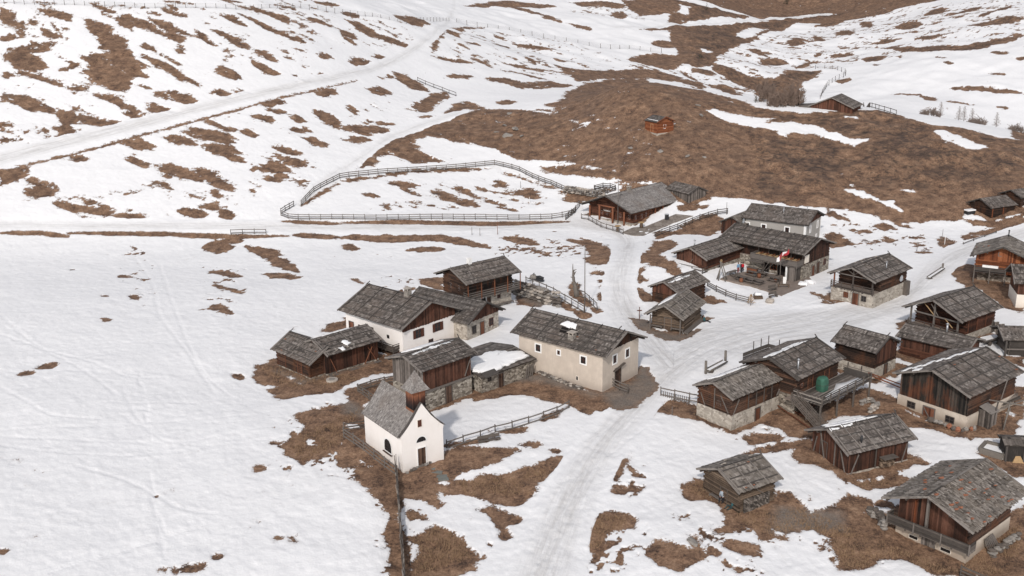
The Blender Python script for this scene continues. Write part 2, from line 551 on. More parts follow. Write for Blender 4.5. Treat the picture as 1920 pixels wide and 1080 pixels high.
# dark heath on the turf, stone and gravel areas: frame, outline
GRAVEL = """
B 1280,250,1600,250,1920,400,1880,420,1500,300,1300,300
0 1195,690,1214,688,1232,720,1222,742,1190,762,1150,768,1130,740,1190,712
D 690,690,900,640,1280,510,1440,520,1200,590,870,745,720,735
C 1120,465,1270,485,1290,560,1540,590,1700,540,1640,560,1500,640,1400,632,1270,582,1180,520
E 480,610,700,560,1130,600,1130,665,900,750,780,700,480,640
A 160,940,340,1040,880,870,870,840,340,1000,190,930
F 1100,350,1300,340,1300,760,1250,740,1000,640
B 0,440,190,500,170,560,20,540
N 170,560,400,540,800,780,800,820,540,860,200,700
I 540,520,880,540,900,640,500,640
"""
ROADS = """
road 0 1008,1110,1066,940,1130,830,1190,765,1225,730,1262,690,1330,650,1420,625,1520,610,1600,590,1680,570 | 66,50,38,30,28,34,42,44,40,26,20
road 0 1680,570,1720,540,1760,500,1800,474,1860,455,1950,428 | 20,22,22,18,16,16
road 0 1262,690,1220,640,1175,590,1158,540,1170,490,1180,450,1150,425,1080,418 | 34,36,34,28,24,22,18,12
road 0 1080,420,900,424,700,426,400,424,200,424,-60,422 | 12,11,11,11,11,11
footpath 0 1155,50,1204,50,1270,47,1333,44,1420,38,1490,32,1554,26 | 2,2,2,2,2,2,2
road 0 -60,312,0,298,120,268,270,231,400,196,540,164,700,130,770,100,800,70,848,46,860,20,850,-10 | 14,13,13,12,11,10,10,10,9,7,5,4
footpath 0 560,385,600,345,670,300,720,262,790,235,860,212 | 9,9,9,8,7,5
footpath 0 840,70,960,90,1060,110 | 2,2,2
"""
TRACKS = """
5t 455,430,480,540,492,640,478,730,505,840,530,930,524,1010
5t 190,1060,300,1025,480,975,620,930
5t 200,860,300,800
5t 600,560,780,540,860,500
4t 800,180,900,165,1100,170,1300,110
4t 1380,420,1560,300,1700,200
4t 1250,780,1400,560,1560,470,1760,420
It 420,180,520,230,600,330,660,420
It 460,220,640,330,820,430
It 1260,130,1500,160,1700,180
It 1240,200,1460,200,1640,260
1t 60,540,160,590,330,560
1t 540,950,900,800,1300,640
Ct 700,560,900,600,1130,480
Et 400,650,650,720,900,900
5 0,650,200,680,430,690,620,670,860,640,980,620
5 0,620,300,640,600,650,860,600
5 0,230,130,340,300,380,420,440,540,430
5 0,290,120,330,260,400,380,490
5 400,470,440,560,520,640,650,660,850,650
5 250,720,420,770,520,820,600,870,740,880
5 520,60,560,180,600,290,660,420,760,500
5 440,40,500,120,520,240,620,360,700,480
5 340,515,640,518
5 0,600,400,590,820,560
5 0,460,160,560,330,570
4 940,864,1010,700,1100,560,1240,400,1420,260,1640,120
4 1180,864,1260,690,1330,560,1420,420,1560,250,1720,110
4 1060,864,1150,640,1290,420,1480,240,1690,90
0 1210,640,1330,600,1450,590,1560,560
0 1240,700,1360,640,1480,600,1600,570
"""
APRON = [(-11.88,104.94,125.1,8.4,5.3,.7),(8.28,127.09,140,13,7.5,1.0),(-9.75,119.72,43.7,7.4,5.5,.9),(-3.35,125.9,42.8,8.4,7.8,.8),(-22.52,131.36,42.7,8,6,1.3),(-26.39,130.13,135.4,7.2,5.2,1.6),(-15.6,140.5,137.6,11.5,9.5,.8),
 (23.34,144.79,59.4,7.5,5,1.0),(25.58,156.2,46.1,7,4.5,.5),(54.61,156,42.8,9.7,6.7,1.5),(44.69,126.82,131.7,5.4,5,.9),(26.37,114.44,39.6,9.4,4.8,.8),(32.6,115.9,42.5,8.5,6.9,.5),(51.9,115.74,37.7,10,8.4,1.0),(36.94,104.11,23.2,7.8,5.7,1.1),(22.29,95.82,30.8,4.5,5,.9),
 (40.9,89.6,40.9,8.5,7.2,1.6),(60.95,140.24,36.8,8.7,7.5,.5),(55.46,130.2,136.6,8,4.8,1.0),(78.6,163.9,61,7,8,1.2),(35.4,210.6,122.7,6.3,4.5,1.0),(24.53,208.45,44.4,15,11,.4),(92.75,200.9,23.7,6,5.4,1.5)]
def _rows(txt):
    return [l.split() for l in txt.strip().splitlines() if len(l.split()) > 1]
def _w(px):
    return ground(px[:, 0], px[:, 1])[:, :2]
def sdist(X, Y, poly):
    """signed distance, positive inside"""
    d2 = np.full(X.shape, 1e18); ins = np.zeros(X.shape, bool)
    n = len(poly)
    for i in range(n):
        a = poly[i]; b = poly[(i+1) % n]
        ex, ey = b[0]-a[0], b[1]-a[1]; l2 = ex*ex+ey*ey+1e-12
        t = np.clip(((X-a[0])*ex+(Y-a[1])*ey)/l2, 0, 1)
        d2 = np.minimum(d2, (X-a[0]-t*ex)**2+(Y-a[1]-t*ey)**2)
        c = (a[1] > Y) != (b[1] > Y)
        ins ^= c & (X < (b[0]-a[0])*(Y-a[1])/((b[1]-a[1]) if abs(b[1]-a[1]) > 1e-12 else 1e-12)+a[0])
    return np.where(ins, 1, -1)*np.sqrt(d2)
def near(X, Y, poly, m):
    lo = poly.min(0)-m; hi = poly.max(0)+m
    return (X > lo[0]) & (X < hi[0]) & (Y > lo[1]) & (Y < hi[1])
def clean(poly):
    """drop outline points whose sight line jumped over a crest"""
    p = [poly[0]]
    for q in poly[1:]:
        if np.hypot(*(q-p[-1])) > .05: p.append(q)
    return np.array(p)
def build_ground():
    core = np.linspace(-.6, .6, 841)
    t = np.concatenate([np.linspace(-1.5, -.64, 22), core, np.linspace(.64, 1.5, 22)])
    yy = [48.0]
    while yy[-1] < 1050:
        y = yy[-1]; yy.append(y*(1.0024 if y < 130 else 1.0019 if y < 290 else 1.0035) if y > 78 else y*1.012)
    Y = np.repeat(np.array(yy)[:, None], len(t), 1); X = Y*t[None]
    nr, nc = X.shape
    X = X.ravel(); Y = Y.ravel()
    Z = height(X, Y)
    M = np.full(X.shape, -4.0); SP = M.copy()
    FM = M.copy()
    for r in _rows(TURF):
        k = r[0]
        if len(k) < 3: continue
        if k[1] == 'S': pts = stroke(tr(k[2], [float(v) for v in r[2].split(',')]), float(r[1])/FR[k[2]][2]*1.05)
        else: pts = tr(k[2], [float(v) for v in r[1].split(',')])
        if len(pts) < 3: continue
        poly = clean(_w(pts)); w = near(X, Y, poly, 4)
        if not w.any(): continue
        s = np.clip(sdist(X[w], Y[w], poly), -4, 4)
        if k[0] == 'f': FM[w] = np.maximum(FM[w], s); continue
        M[w] = np.maximum(M[w], s) if k[0] == 'b' else np.minimum(M[w], -s)
    for cx, cy, yaw, L, W, a in APRON:
        w = (np.abs(X-cx) < 14) & (np.abs(Y-cy) < 14); c, q = math.cos(R(yaw)), math.sin(R(yaw)); u = np.abs((X[w]-cx)*c+(Y[w]-cy)*q); v = np.abs(-(X[w]-cx)*q+(Y[w]-cy)*c)
        M[w] = np.maximum(M[w], np.clip(a-np.maximum(u-L/2, v-W/2), -4, 4))
    M = np.maximum(M, np.where((Y > 585) & (X > 70) & (X < 330), 1.2, -4)); far = np.clip((Y-110)/150, 0, 1.6)
    n = .62*fbm(X/3.1, Y/3.1, 3, 2)+.42*fbm(X/1.15, Y/1.15, 9, 2)+.26*fbm(X/.5, Y/.5, 15, 2)
    n *= (.8+.75*far)
    p0, p1 = ground([300, 420], [140, 190])[:, :2]; sd = p1-p0; sd /= np.hypot(*sd)
    ua = X*sd[0]+Y*sd[1]; ub = -X*sd[1]+Y*sd[0]
    hm = np.clip((Y-203)/12, 0, 1)*np.clip((60-X+.1*(Y-212))/30, 0, 1)
    ns = 1.35*fbm(ua/7.5, ub/1.8, 33, 3)+1.0*fbm(ua/2.6, ub/.75, 37, 3)
    Mc = np.minimum(M, 1.15); M = np.where(hm > .3, Mc, M)
    n = n*(1-hm)+ns*hm
    # fine tufts
    p0, p1 = ground([300, 420], [140, 190])[:, :2]; sd = p1-p0; sd /= np.hypot(*sd)
    ua = X*sd[0]+Y*sd[1]; ub = -X*sd[1]+Y*sd[0]
    st = .55*fbm(ua/7, ub/2.0, 41, 3)+.45*fbm(X/1.6, Y/1.6, 47, 3)
    nt = .45*fbm(X/2.3, Y/2.3, 51, 2)+.6*fbm(X/.7, Y/.7, 57, 3)
    hill = np.clip((Y-185)/30, 0, 1)
    tn = st*hill+nt*(1-hill)
    for r in _rows(SPECKLE):
        poly = clean(_w(tr(r[0], [float(v) for v in r[2].split(',')]))); w = near(X, Y, poly, 5)
        if not w.any(): continue
        s = sdist(X[w], Y[w], poly)
        dens = float(r[1])*np.clip((s+3)/5, 0, 1)
        c = np.clip(dens*5, 0, 1); SP[w] = np.maximum(SP[w], c*((tn[w]-(.56-.74*dens))*3.4)+(1-c)*-2)
    base = M.copy()
    M = np.maximum(np.where(base > -3.9, base+.20+.0*far-.05*hm, base)+n, SP+.35*n)
    # stray tufts, sparse everywhere but the roads
    M = np.maximum(M, (fbm(X/1.4, Y/1.4, 71, 3)*.75+.35*fbm(X/14, Y/14, 75, 2)-.72)*3)
    road = np.full(X.shape, -9.0); lat = np.zeros(X.shape); lon = np.zeros(X.shape); acc = 0.0; part = np.zeros(X.shape, np.int8)
    for r in [l.split(' ') for l in ROADS.strip().splitlines()]:
        txt = ' '.join(r[2:]); a, b = txt.split('|')
        p = tr(r[1], [float(v) for v in a.split(',')]); wd = [float(v) for v in b.split(',')]
        seg = np.concatenate([[0], np.cumsum(np.hypot(*np.diff(p, axis=0).T))])
        tt = np.linspace(0, seg[-1], 40)
        # Catmull-like smoothing
        q = np.stack([np.interp(tt, seg, p[:, 0]), np.interp(tt, seg, p[:, 1])], 1)
        for _ in range(2): q[1:-1] = (q[:-2]+2*q[1:-1]+q[2:])/4
        h = np.interp(tt, seg, wd)
        c = clean(_w(q)) ; cw = ground(q[:, 0], q[:, 1])[:, :2]
        # half width in metres from its width on the sight sheet
        wm = []
        for k in range(len(q)):
            k0, k1 = max(0, k-1), min(len(q)-1, k+1); dv = q[k1]-q[k0]; dv /= np.hypot(*dv)+1e-9
            e = ground([q[k, 0]-dv[1]*h[k], q[k, 0]+dv[1]*h[k]], [q[k, 1]+dv[0]*h[k], q[k, 1]-dv[0]*h[k]])[:, :2]
            dw = cw[k1]-cw[k0]; dw /= np.hypot(*dw)+1e-9
            wm.append(min(9, .5*abs((e[1]-e[0]) @ np.array([-dw[1], dw[0]]))))
        wm = np.array(wm)
        for k in range(len(q)-1):
            a0, b0 = cw[k], cw[k+1]
            if np.hypot(*(b0-a0)) > 60: continue
            w = near(X, Y, np.array([a0, b0]), 10)
            if not w.any(): continue
            ex, ey = b0-a0; l2 = ex*ex+ey*ey+1e-9
            tq = np.clip(((X[w]-a0[0])*ex+(Y[w]-a0[1])*ey)/l2, 0, 1)
            d = np.hypot(X[w]-a0[0]-tq*ex, Y[w]-a0[1]-tq*ey)
            s = (wm[k]*(1-tq)+wm[k+1]*tq)-d
            idx = np.where(w)[0]; better = s > road[idx]
            cr = (ex*(Y[w]-a0[1])-ey*(X[w]-a0[0]))/math.sqrt(l2); lat[idx[better]] = cr[better]; lon[idx[better]] = (acc+tq*math.sqrt(l2))[better]; acc += math.sqrt(l2)
            road[idx[better]] = s[better]; part[idx[better]] = 1 if r[0] == 'road' else 2
    onr = np.clip(road/1.0+.5, 0, 1)
    grav = np.zeros(X.shape)
    for r in _rows(GRAVEL):
        poly = clean(_w(tr(r[0], [float(v) for v in r[1].split(',')]))); w = near(X, Y, poly, 3)
        s = sdist(X[w], Y[w], poly)
        grav[w] = np.maximum(grav[w], np.clip(s/1.5+.5+.5*n[w], 0, 1))
    M = M-np.where(grav < .3, 6, 0)*onr
    M = np.maximum(M, FM+.25*n+.1)
    global BARE; BARE = (t, np.array(yy), M.reshape(nr, nc))
    # relief: snow lies on the turf, tussocks, tracks, wind ripples
    snow = np.clip(.5-M/.35, 0, 1); snow = snow*snow*(3-2*snow)
    fade = np.clip((Y-60)/20, 0, 1)
    Z = Z+.10*snow
    Z = Z+(1-snow)*(.10*fbm(X/.9, Y/.9, 81, 3)+.16*fbm(X/3.0, Y/3.0, 85, 2))*(1-.5*onr)
    Z = Z+.22*fbm(X/11, Y/11, 91, 2)*(1-onr)*fade
    Z = Z+snow*(.075*fbm(X/2.2, Y/2.2, 95, 3)+.045*fbm(X/.7, Y/.7, 99, 2))
    knoll = np.clip(base/3, 0, 1)*np.clip((Y-200)/15, 0, 1)
    Z = Z+knoll*(1.1*fbm(X/9, Y/9, 101, 3)+.55*fbm(X/3.2, Y/2.2, 111, 3))
    Z = Z+np.clip((Y-300)/80, 0, 1)*(1.3*fbm(X/26, Y/26, 121, 3)+.5*fbm(X/7, Y/7, 127, 2))
    grd = np.zeros(X.shape)
    for r in _rows(TRACKS):
        foot = r[0].endswith('t'); r[0] = r[0][0]; acc2 = 0.0
        p = tr(r[0], [float(v) for v in r[1].split(',')])
        seg = np.concatenate([[0], np.cumsum(np.hypot(*np.diff(p, axis=0).T))]); tt = np.linspace(0, seg[-1], 30)
        q = np.stack([np.interp(tt, seg, p[:, 0]), np.interp(tt, seg, p[:, 1])], 1)
        for _ in range(6): q[1:-1] = (q[:-2]+2*q[1:-1]+q[2:])/4
        c = _w(q)
        for k in range(len(c)-1):
            w = near(X, Y, c[k:k+2], 1.2)
            if not w.any(): continue
            ex, ey = c[k+1]-c[k]; l2 = ex*ex+ey*ey+1e-9
            tq = np.clip(((X[w]-c[k][0])*ex+(Y[w]-c[k][1])*ey)/l2, 0, 1)
            d = np.hypot(X[w]-c[k][0]-tq*ex, Y[w]-c[k][1]-tq*ey)+.12*vn(X[w]/1.3, Y[w]/1.3, 5)
            g = -.03*np.exp(-(d/.30)**2)+.014*np.exp(-((d-.55)/.25)**2)
            if foot:
                sl = acc2+tq*math.sqrt(l2); ph = np.round(sl/.75); dl = ((X[w]-c[k][0])*ey-(Y[w]-c[k][1])*ex)/math.sqrt(l2)-.16*np.where(ph % 2 > .5, 1, -1)
                g = -.055*np.exp(-((sl-ph*.75)**2+dl**2)/.045)+.006*np.exp(-(dl**2)/.3); acc2 += math.sqrt(l2)
            idx = np.where(w)[0]; grd[idx] = np.where(np.abs(g) > np.abs(grd[idx]), g, grd[idx])
    Z = Z+grd*snow
    rw = np.clip(road/2.2+.12*n, 0, 1)
    Z = Z-.06*rw*snow+rw*.03*fbm(X/.5, Y/2.5, 131, 2)
    # region of every vertex
    reg = np.zeros(X.shape, np.int8)
    reg[(Y > 300)] = 3
    hp = clean(_w(tr('2', [270,560,385,520,480,490,590,462,700,462,860,476,905,478,870,440,930,425,950,390,1040,350,1130,338,1200,334,1290,338,1440,372,1540,387,1630,432,1740,452,1860,472,1960,480,2200,467,2290,472,2400,502,2500,532,2640,547,2760,582,2880,602,2880,800,2830,828,2640,900,2620,925,2480,935,2300,925,2140,885,1880,870,1640,832,1440,820,1310,772,1100,722,960,686,880,676,740,671,640,626,560,610,480,600,400,580])))
    reg[sdist(X, Y, hp) > 0] = 2
    reg[(Y > 212+0*X) & (X < 20+.12*(Y-212)) & (reg != 2) & (Y < 600)] = 1
    reg[(road > 0) & (part == 1)] = 4; reg[(road > 0) & (part == 2)] = 5
    V = np.stack([X, Y, Z], 1)
    G = V.reshape(nr, nc, 3)
    du = np.gradient(G, axis=1); dv = np.gradient(G, axis=0)
    N = np.cross(du, dv); N /= np.linalg.norm(N, axis=2)[..., None]; N = N.reshape(-1, 3)
    i = np.arange(nr*nc).reshape(nr, nc)
    Q = np.stack([i[:-1, :-1], i[:-1, 1:], i[1:, 1:], i[1:, :-1]], -1).reshape(-1, 4)
    fr = reg[Q[:, 0]]
    names = {0: 'ground', 1: 'hillside', 2: 'knoll', 3: 'far_hills', 4: 'road', 5: 'footpath'}
    mat = mat_ground()
    for k, nm in names.items():
        q = Q[fr == k]
        if not len(q): continue
        u, inv = np.unique(q, return_inverse=True); inv = inv.reshape(-1, 4)
        me = bpy.data.meshes.new(nm)
        me.vertices.add(len(u)); me.vertices.foreach_set('co', V[u].astype(np.float32).ravel())
        me.loops.add(inv.size); me.loops.foreach_set('vertex_index', inv.astype(np.int32).ravel())
        me.polygons.add(len(inv)); me.polygons.foreach_set('loop_start', np.arange(0, inv.size, 4, dtype=np.int32))
        me.polygons.foreach_set('use_smooth', np.ones(len(inv), bool))
        for an, arr in (('bare', M), ('gravel', grav), ('packed', rw), ('heath', knoll), ('lat', lat), ('lon', lon), ('rough', np.maximum(hm, np.clip((Y-230)/60, 0, 1)*.8)*np.clip(1-onr, 0, 1))):
            at = me.attributes.new(an, 'FLOAT', 'POINT'); at.data.foreach_set('value', arr[u].astype(np.float32))
        me.update(calc_edges=True)
        me.normals_split_custom_set_from_vertices(N[u].astype(np.float32))
        me.materials.append(mat)
        o = bpy.data.objects.new(nm, me); COL.objects.link(o); o['kind'] = 'structure'
# ------------------------------------------------------------------ materials
class NT:
    def __init__(s, name):
        m = bpy.data.materials.new(name); m.use_nodes = True; s.m = m; s.t = m.node_tree; s.b = s.t.nodes['Principled BSDF']
        s.b.inputs['Specular IOR Level'].default_value = .25
    def n(s, k, **kw):
        o = s.t.nodes.new(k)
        for a, v in kw.items():
            if a.startswith('i_'):
                key = a[2:].replace('_', ' ')
                o.inputs[int(key) if key.isdigit() else key].default_value = v
            else: setattr(o, a, v)
        return o
    def l(s, a, b): s.t.links.new(a, b)
    def pos(s, world=True, scale=(1, 1, 1), rot=(0, 0, 0)):
        if world: src = s.n('ShaderNodeNewGeometry').outputs['Position']
        else: src = s.n('ShaderNodeTexCoord').outputs['Object']
        mp = s.n('ShaderNodeMapping'); mp.inputs['Scale'].default_value = scale; mp.inputs['Rotation'].default_value = rot
        s.l(src, mp.inputs[0]); return mp.outputs[0]
    def noise(s, vec, scale, detail=3, rough=.6, dist=0):
        o = s.n('ShaderNodeTexNoise'); s.l(vec, o.inputs['Vector'])
        o.inputs['Scale'].default_value = scale; o.inputs['Detail'].default_value = detail; o.inputs['Roughness'].default_value = rough; o.inputs['Distortion'].default_value = dist
        return o.outputs['Fac']
    def attr(s, name): return s.n('ShaderNodeAttribute', attribute_name=name).outputs['Fac']
    def math(s, op, a, b=None, c=None, clamp=False):
        o = s.n('ShaderNodeMath', operation=op); o.use_clamp = clamp
        for i, v in enumerate((a, b, c)):
            if v is None: continue
            if isinstance(v, (int, float)): o.inputs[i].default_value = v
            else: s.l(v, o.inputs[i])
        return o.outputs[0]
    def ramp(s, fac, stops):
        o = s.n('ShaderNodeValToRGB'); s.l(fac, o.inputs[0]); r = o.color_ramp
        while len(r.elements) < len(stops): r.elements.new(.5)
        for e, (p, c) in zip(r.elements, stops):
            e.position = p; e.color = (*c, 1) if len(c) == 3 else c
        return o.outputs[0]
    def mix(s, fac, a, b, mode='MIX'):
        o = s.n('ShaderNodeMix', data_type='RGBA', blend_type=mode)
        if isinstance(fac, (int, float)): o.inputs[0].default_value = fac
        else: s.l(fac, o.inputs[0])
        for i, v in ((6, a), (7, b)):
            if isinstance(v, tuple): o.inputs[i].default_value = (*v, 1)
            else: s.l(v, o.inputs[i])
        return o.outputs[2]
    def out(s, col, rough=.85, bump=None, bs=.5, bd=.05):
        if isinstance(col, tuple): s.b.inputs['Base Color'].default_value = (*col, 1)
        else: s.l(col, s.b.inputs['Base Color'])
        if isinstance(rough, (int, float)): s.b.inputs['Roughness'].default_value = rough
        else: s.l(rough, s.b.inputs['Roughness'])
        if bump is not None:
            o = s.n('ShaderNodeBump'); o.inputs['Strength'].default_value = bs; o.inputs['Distance'].default_value = bd
            s.l(bump, o.inputs['Height']); s.l(o.outputs[0], s.b.inputs['Normal'])
        return s.m
def mat_ground():
    k = NT('snow_and_turf'); P = k.pos()
    bare = k.attr('bare'); fine = k.noise(P, 4.5, 4, .65); fine2 = k.noise(P, 1.4, 3, .6)
    e = k.math('ADD', bare, k.math('MULTIPLY', k.math('SUBTRACT', fine, .5), 1.15))
    e = k.math('ADD', e, k.math('MULTIPLY', k.math('SUBTRACT', fine2, .5), .5))
    e = k.math('ADD', e, k.math('MULTIPLY', k.attr('rough'), k.math('MULTIPLY', k.math('SUBTRACT', k.noise(P, 1.1, 6, .72), .5), 3.6)))
    fac = k.math('MULTIPLY_ADD', e, 7.0, .5, clamp=True)
    # turf: bleached grass, dark heather, bare earth
    a = k.noise(P, .55, 5, .7); b = k.noise(P, 3.2, 5, .75); c = k.noise(P, .13, 3, .5); d = k.noise(P, 9, 3, .7)
    g = k.math('ADD', k.math('MULTIPLY', a, .42), k.math('ADD', k.math('MULTIPLY', b, .40), k.math('MULTIPLY', d, .18)))
    turf = k.ramp(g, [(.375, (.036, .023, .018)), (.445, (.114, .067, .044)), (.508, (.226, .133, .082)), (.615, (.38, .246, .157))])
    ht = k.noise(k.pos(scale=(.5, 1, 1)), 1.1, 5, .72)
    heather = k.ramp(ht, [(.40, (.045, .032, .027)), (.50, (.10, .064, .047)), (.62, (.18, .112, .075))])
    hf = k.math('MULTIPLY', k.math('MULTIPLY_ADD', k.noise(P, .16, 5, .65), 7.0, -3.1, clamp=True), k.math('MULTIPLY', k.attr('heath'), .9))
    turf = k.mix(hf, turf, heather)
    dk = k.math('MULTIPLY_ADD', k.noise(P, 1.7, 5, .8), 9, -5.0, clamp=True)
    turf = k.mix(k.math('MULTIPLY', dk, k.math('MULTIPLY_ADD', k.attr('heath'), .45, .35)), turf, (.034, .026, .020))
    cl = k.math('MULTIPLY_ADD', k.noise(P, .75, 6, .85), 11, -5.6, clamp=True)
    turf = k.mix(k.math('MULTIPLY', cl, k.math('MULTIPLY', k.attr('heath'), .8)), turf, (.040, .031, .025))
    v = k.n('ShaderNodeTexVoronoi', i_Scale=3.2); k.l(P, v.inputs['Vector'])
    st = k.ramp(k.noise(P, 6, 4, .7), [(.3, (.11, .095, .08)), (.55, (.21, .185, .16)), (.75, (.34, .31, .28))])
    gv = k.math('MULTIPLY', k.attr('gravel'), .72)
    turf = k.mix(gv, turf, st)
    sn = k.mix(k.noise(P, .35, 3, .5), (.80, .785, .775), (.845, .83, .82))
    rc = k.n('ShaderNodeCombineXYZ'); k.l(k.attr('lat'), rc.inputs[0]); k.l(k.math('MULTIPLY', k.attr('lon'), .07), rc.inputs[1])
    pk = k.mix(k.math('MULTIPLY_ADD', k.noise(rc.outputs[0], 1.6, 5, .75), 3.0, -1.0, clamp=True), (.48, .455, .43), (.80, .785, .775))
    sn = k.mix(k.math('MULTIPLY', k.attr('packed'), .75), sn, pk)
    dirt = k.math('MULTIPLY', k.math('MULTIPLY_ADD', k.noise(P, .9, 6, .75), 5, -2.8, clamp=True), .22)
    sn = k.mix(dirt, sn, (.52, .47, .43))
    edge = k.math('MULTIPLY', k.math('MULTIPLY_ADD', e, 2.2, 1.15, clamp=True), .16)
    sn = k.mix(edge, sn, (.50, .45, .42))
    col = k.mix(fac, sn, turf)
    rutc = k.n('ShaderNodeCombineXYZ'); k.l(k.attr('lat'), rutc.inputs[0]); k.l(k.math('MULTIPLY', k.attr('lon'), .09), rutc.inputs[1])
    rut = k.noise(rutc.outputs[0], 1.9, 4, .65)
    sb = k.math('ADD', k.math('MULTIPLY', k.noise(P, 1.3, 6, .62), .9), k.math('MULTIPLY', k.noise(P, 5, 3, .5), .25))
    sb = k.math('ADD', sb, k.math('MULTIPLY', k.math('MULTIPLY', rut, k.attr('packed')), 1.3))
    tb = k.math('MULTIPLY', k.math('ADD', b, d), 1.0)
    h = k.n('ShaderNodeMix'); k.l(fac, h.inputs[0]); k.l(sb, h.inputs[2]); k.l(tb, h.inputs[3])
    return k.out(col, .8, h.outputs[0], .6, .15)
def mat_wood(name, dark, mid, light, rust=None, scale=1.0, vert=False):
    """boards: each board carries its own tint; grain and weather streaks on top"""
    k = NT(name); t = k.attr('tint')
    P = k.pos(False, (6, 6, .8) if vert else (1.2, 1.2, 9)); n = k.noise(P, 2.2*scale, 4, .7)
    n2 = k.noise(k.pos(False), .9, 3, .6)
    f = k.math('ADD', k.math('MULTIPLY', t, .6), k.math('ADD', k.math('MULTIPLY', n, .50), k.math('MULTIPLY', n2, .30)))
    col = k.ramp(f, [(.42, dark), (.72, mid), (1.0, light)])
    if rust:
        r = k.math('MULTIPLY_ADD', k.noise(k.pos(False, (1, 1, .35)), .75, 4, .65), 6, -2.9, clamp=True)
        col = k.mix(k.math('MULTIPLY', r, k.math('MULTIPLY_ADD', t, .7, .35)), col, rust)
    return k.out(col, .9, n, .5, .03)
def mat_shingle(name, lo, mid, hi, warm=(.17, .13, .105)):
    k = NT(name); t = k.attr('tint')
    n = k.noise(k.pos(False), 1.1, 5, .7); n3 = k.noise(k.pos(False), .35, 3, .6); n2 = k.noise(k.pos(False, (3, 3, 3)), 4, 3, .7)
    f = k.math('ADD', k.math('MULTIPLY', t, .55), k.math('ADD', k.math('MULTIPLY', n, .25), k.math('MULTIPLY', n2, .22)))
    col = k.ramp(f, [(.2, lo), (.5, mid), (.85, hi)])
    col = k.mix(k.math('MULTIPLY_ADD', n3, 4, -1.9, clamp=True), col, k.mix(.5, col, warm))
    return k.out(col, .88, n2, .6, .03)
def mat_stone(name, lo, mid, hi, mortar=(.42, .38, .33), scale=2.6, mort=.5):
    scale *= 1.45; k = NT(name); P = k.pos(False, (1, 1, 1.5))
    w = k.n('ShaderNodeMix', data_type='VECTOR'); w.inputs[0].default_value = .16
    nz = k.n('ShaderNodeTexNoise', i_Scale=2.3); k.l(P, nz.inputs['Vector']); k.l(P, w.inputs[4]); k.l(nz.outputs['Color'], w.inputs[5])
    v = k.n('ShaderNodeTexVoronoi', i_Scale=scale); k.l(w.outputs[1], v.inputs['Vector'])
    e = k.n('ShaderNodeTexVoronoi', feature='DISTANCE_TO_EDGE', i_Scale=scale); k.l(w.outputs[1], e.inputs['Vector'])
    sx = k.n('ShaderNodeSeparateColor'); k.l(v.outputs['Color'], sx.inputs[0])
    f = k.math('ADD', k.math('MULTIPLY', sx.outputs[0], .6), k.math('MULTIPLY', k.noise(P, 5, 4, .7), .4))
    col = k.ramp(f, [(.2, lo), (.5, mid), (.85, hi)])
    m = k.math('MULTIPLY_ADD', e.outputs['Distance'], -16, 1.1, clamp=True)
    cover = k.math('MULTIPLY_ADD', k.noise(k.pos(False), .8, 4, .6), 5, -2.5+mort*2, clamp=True)
    m = k.math('MAXIMUM', k.math('MULTIPLY', m, .75), k.math('MULTIPLY', cover, mort))
    mc = k.mix(k.noise(P, 7, 4, .7), mortar, tuple(c*.72 for c in mortar))
    col = k.mix(m, col, mc)
    return k.out(col, .92, k.math('MULTIPLY', k.math('MINIMUM', e.outputs['Distance'], .12), 6), .8, .07)
def mat_plaster(name, base, dirt, amt=.5, z0=.6):
    k = NT(name); P = k.pos(False)
    n = k.noise(P, .55, 5, .65); s = k.noise(k.pos(False, (2.2, 2.2, .22)), 1.4, 4, .7); g = k.noise(P, 9, 3, .6)
    col = k.mix(k.math('MULTIPLY', k.math('MULTIPLY_ADD', n, 3, -1.1, clamp=True), amt*.6), base, dirt)
    col = k.mix(k.math('MULTIPLY', k.math('MULTIPLY_ADD', s, 5, -2.7, clamp=True), amt*.55), col, dirt)
    z = k.n('ShaderNodeSeparateXYZ'); k.l(P, z.inputs[0])
    low = k.math('MULTIPLY_ADD', k.math('SUBTRACT', z.outputs[2], k.math('MULTIPLY', n, 1.4)), -1.1, z0, clamp=True)
    col = k.mix(k.math('MULTIPLY', low, amt), col, dirt)
    cr = k.n('ShaderNodeTexVoronoi', feature='DISTANCE_TO_EDGE', i_Scale=.5); k.l(k.pos(False, (1, 1, 1.4)), cr.inputs['Vector'])
    col = k.mix(k.math('MULTIPLY', k.math('MULTIPLY_ADD', n, 2.2, -.75, clamp=True), amt*.8), col, tuple(c*.86 for c in base))
    return k.out(col, .9, k.math('ADD', g, k.math('MULTIPLY', n, 2)), .25, .05)
def mat_plain(name, col, rough=.7, var=.25, metal=0, sc=6):
    k = NT(name); n = k.noise(k.pos(False), sc, 4, .7)
    c = k.mix(n, tuple(max(0, x*(1-var)) for x in col), tuple(min(1, x*(1+var)) for x in col))
    k.b.inputs['Metallic'].default_value = metal
    return k.out(c, rough, n, .3, .02)
MAT = {}
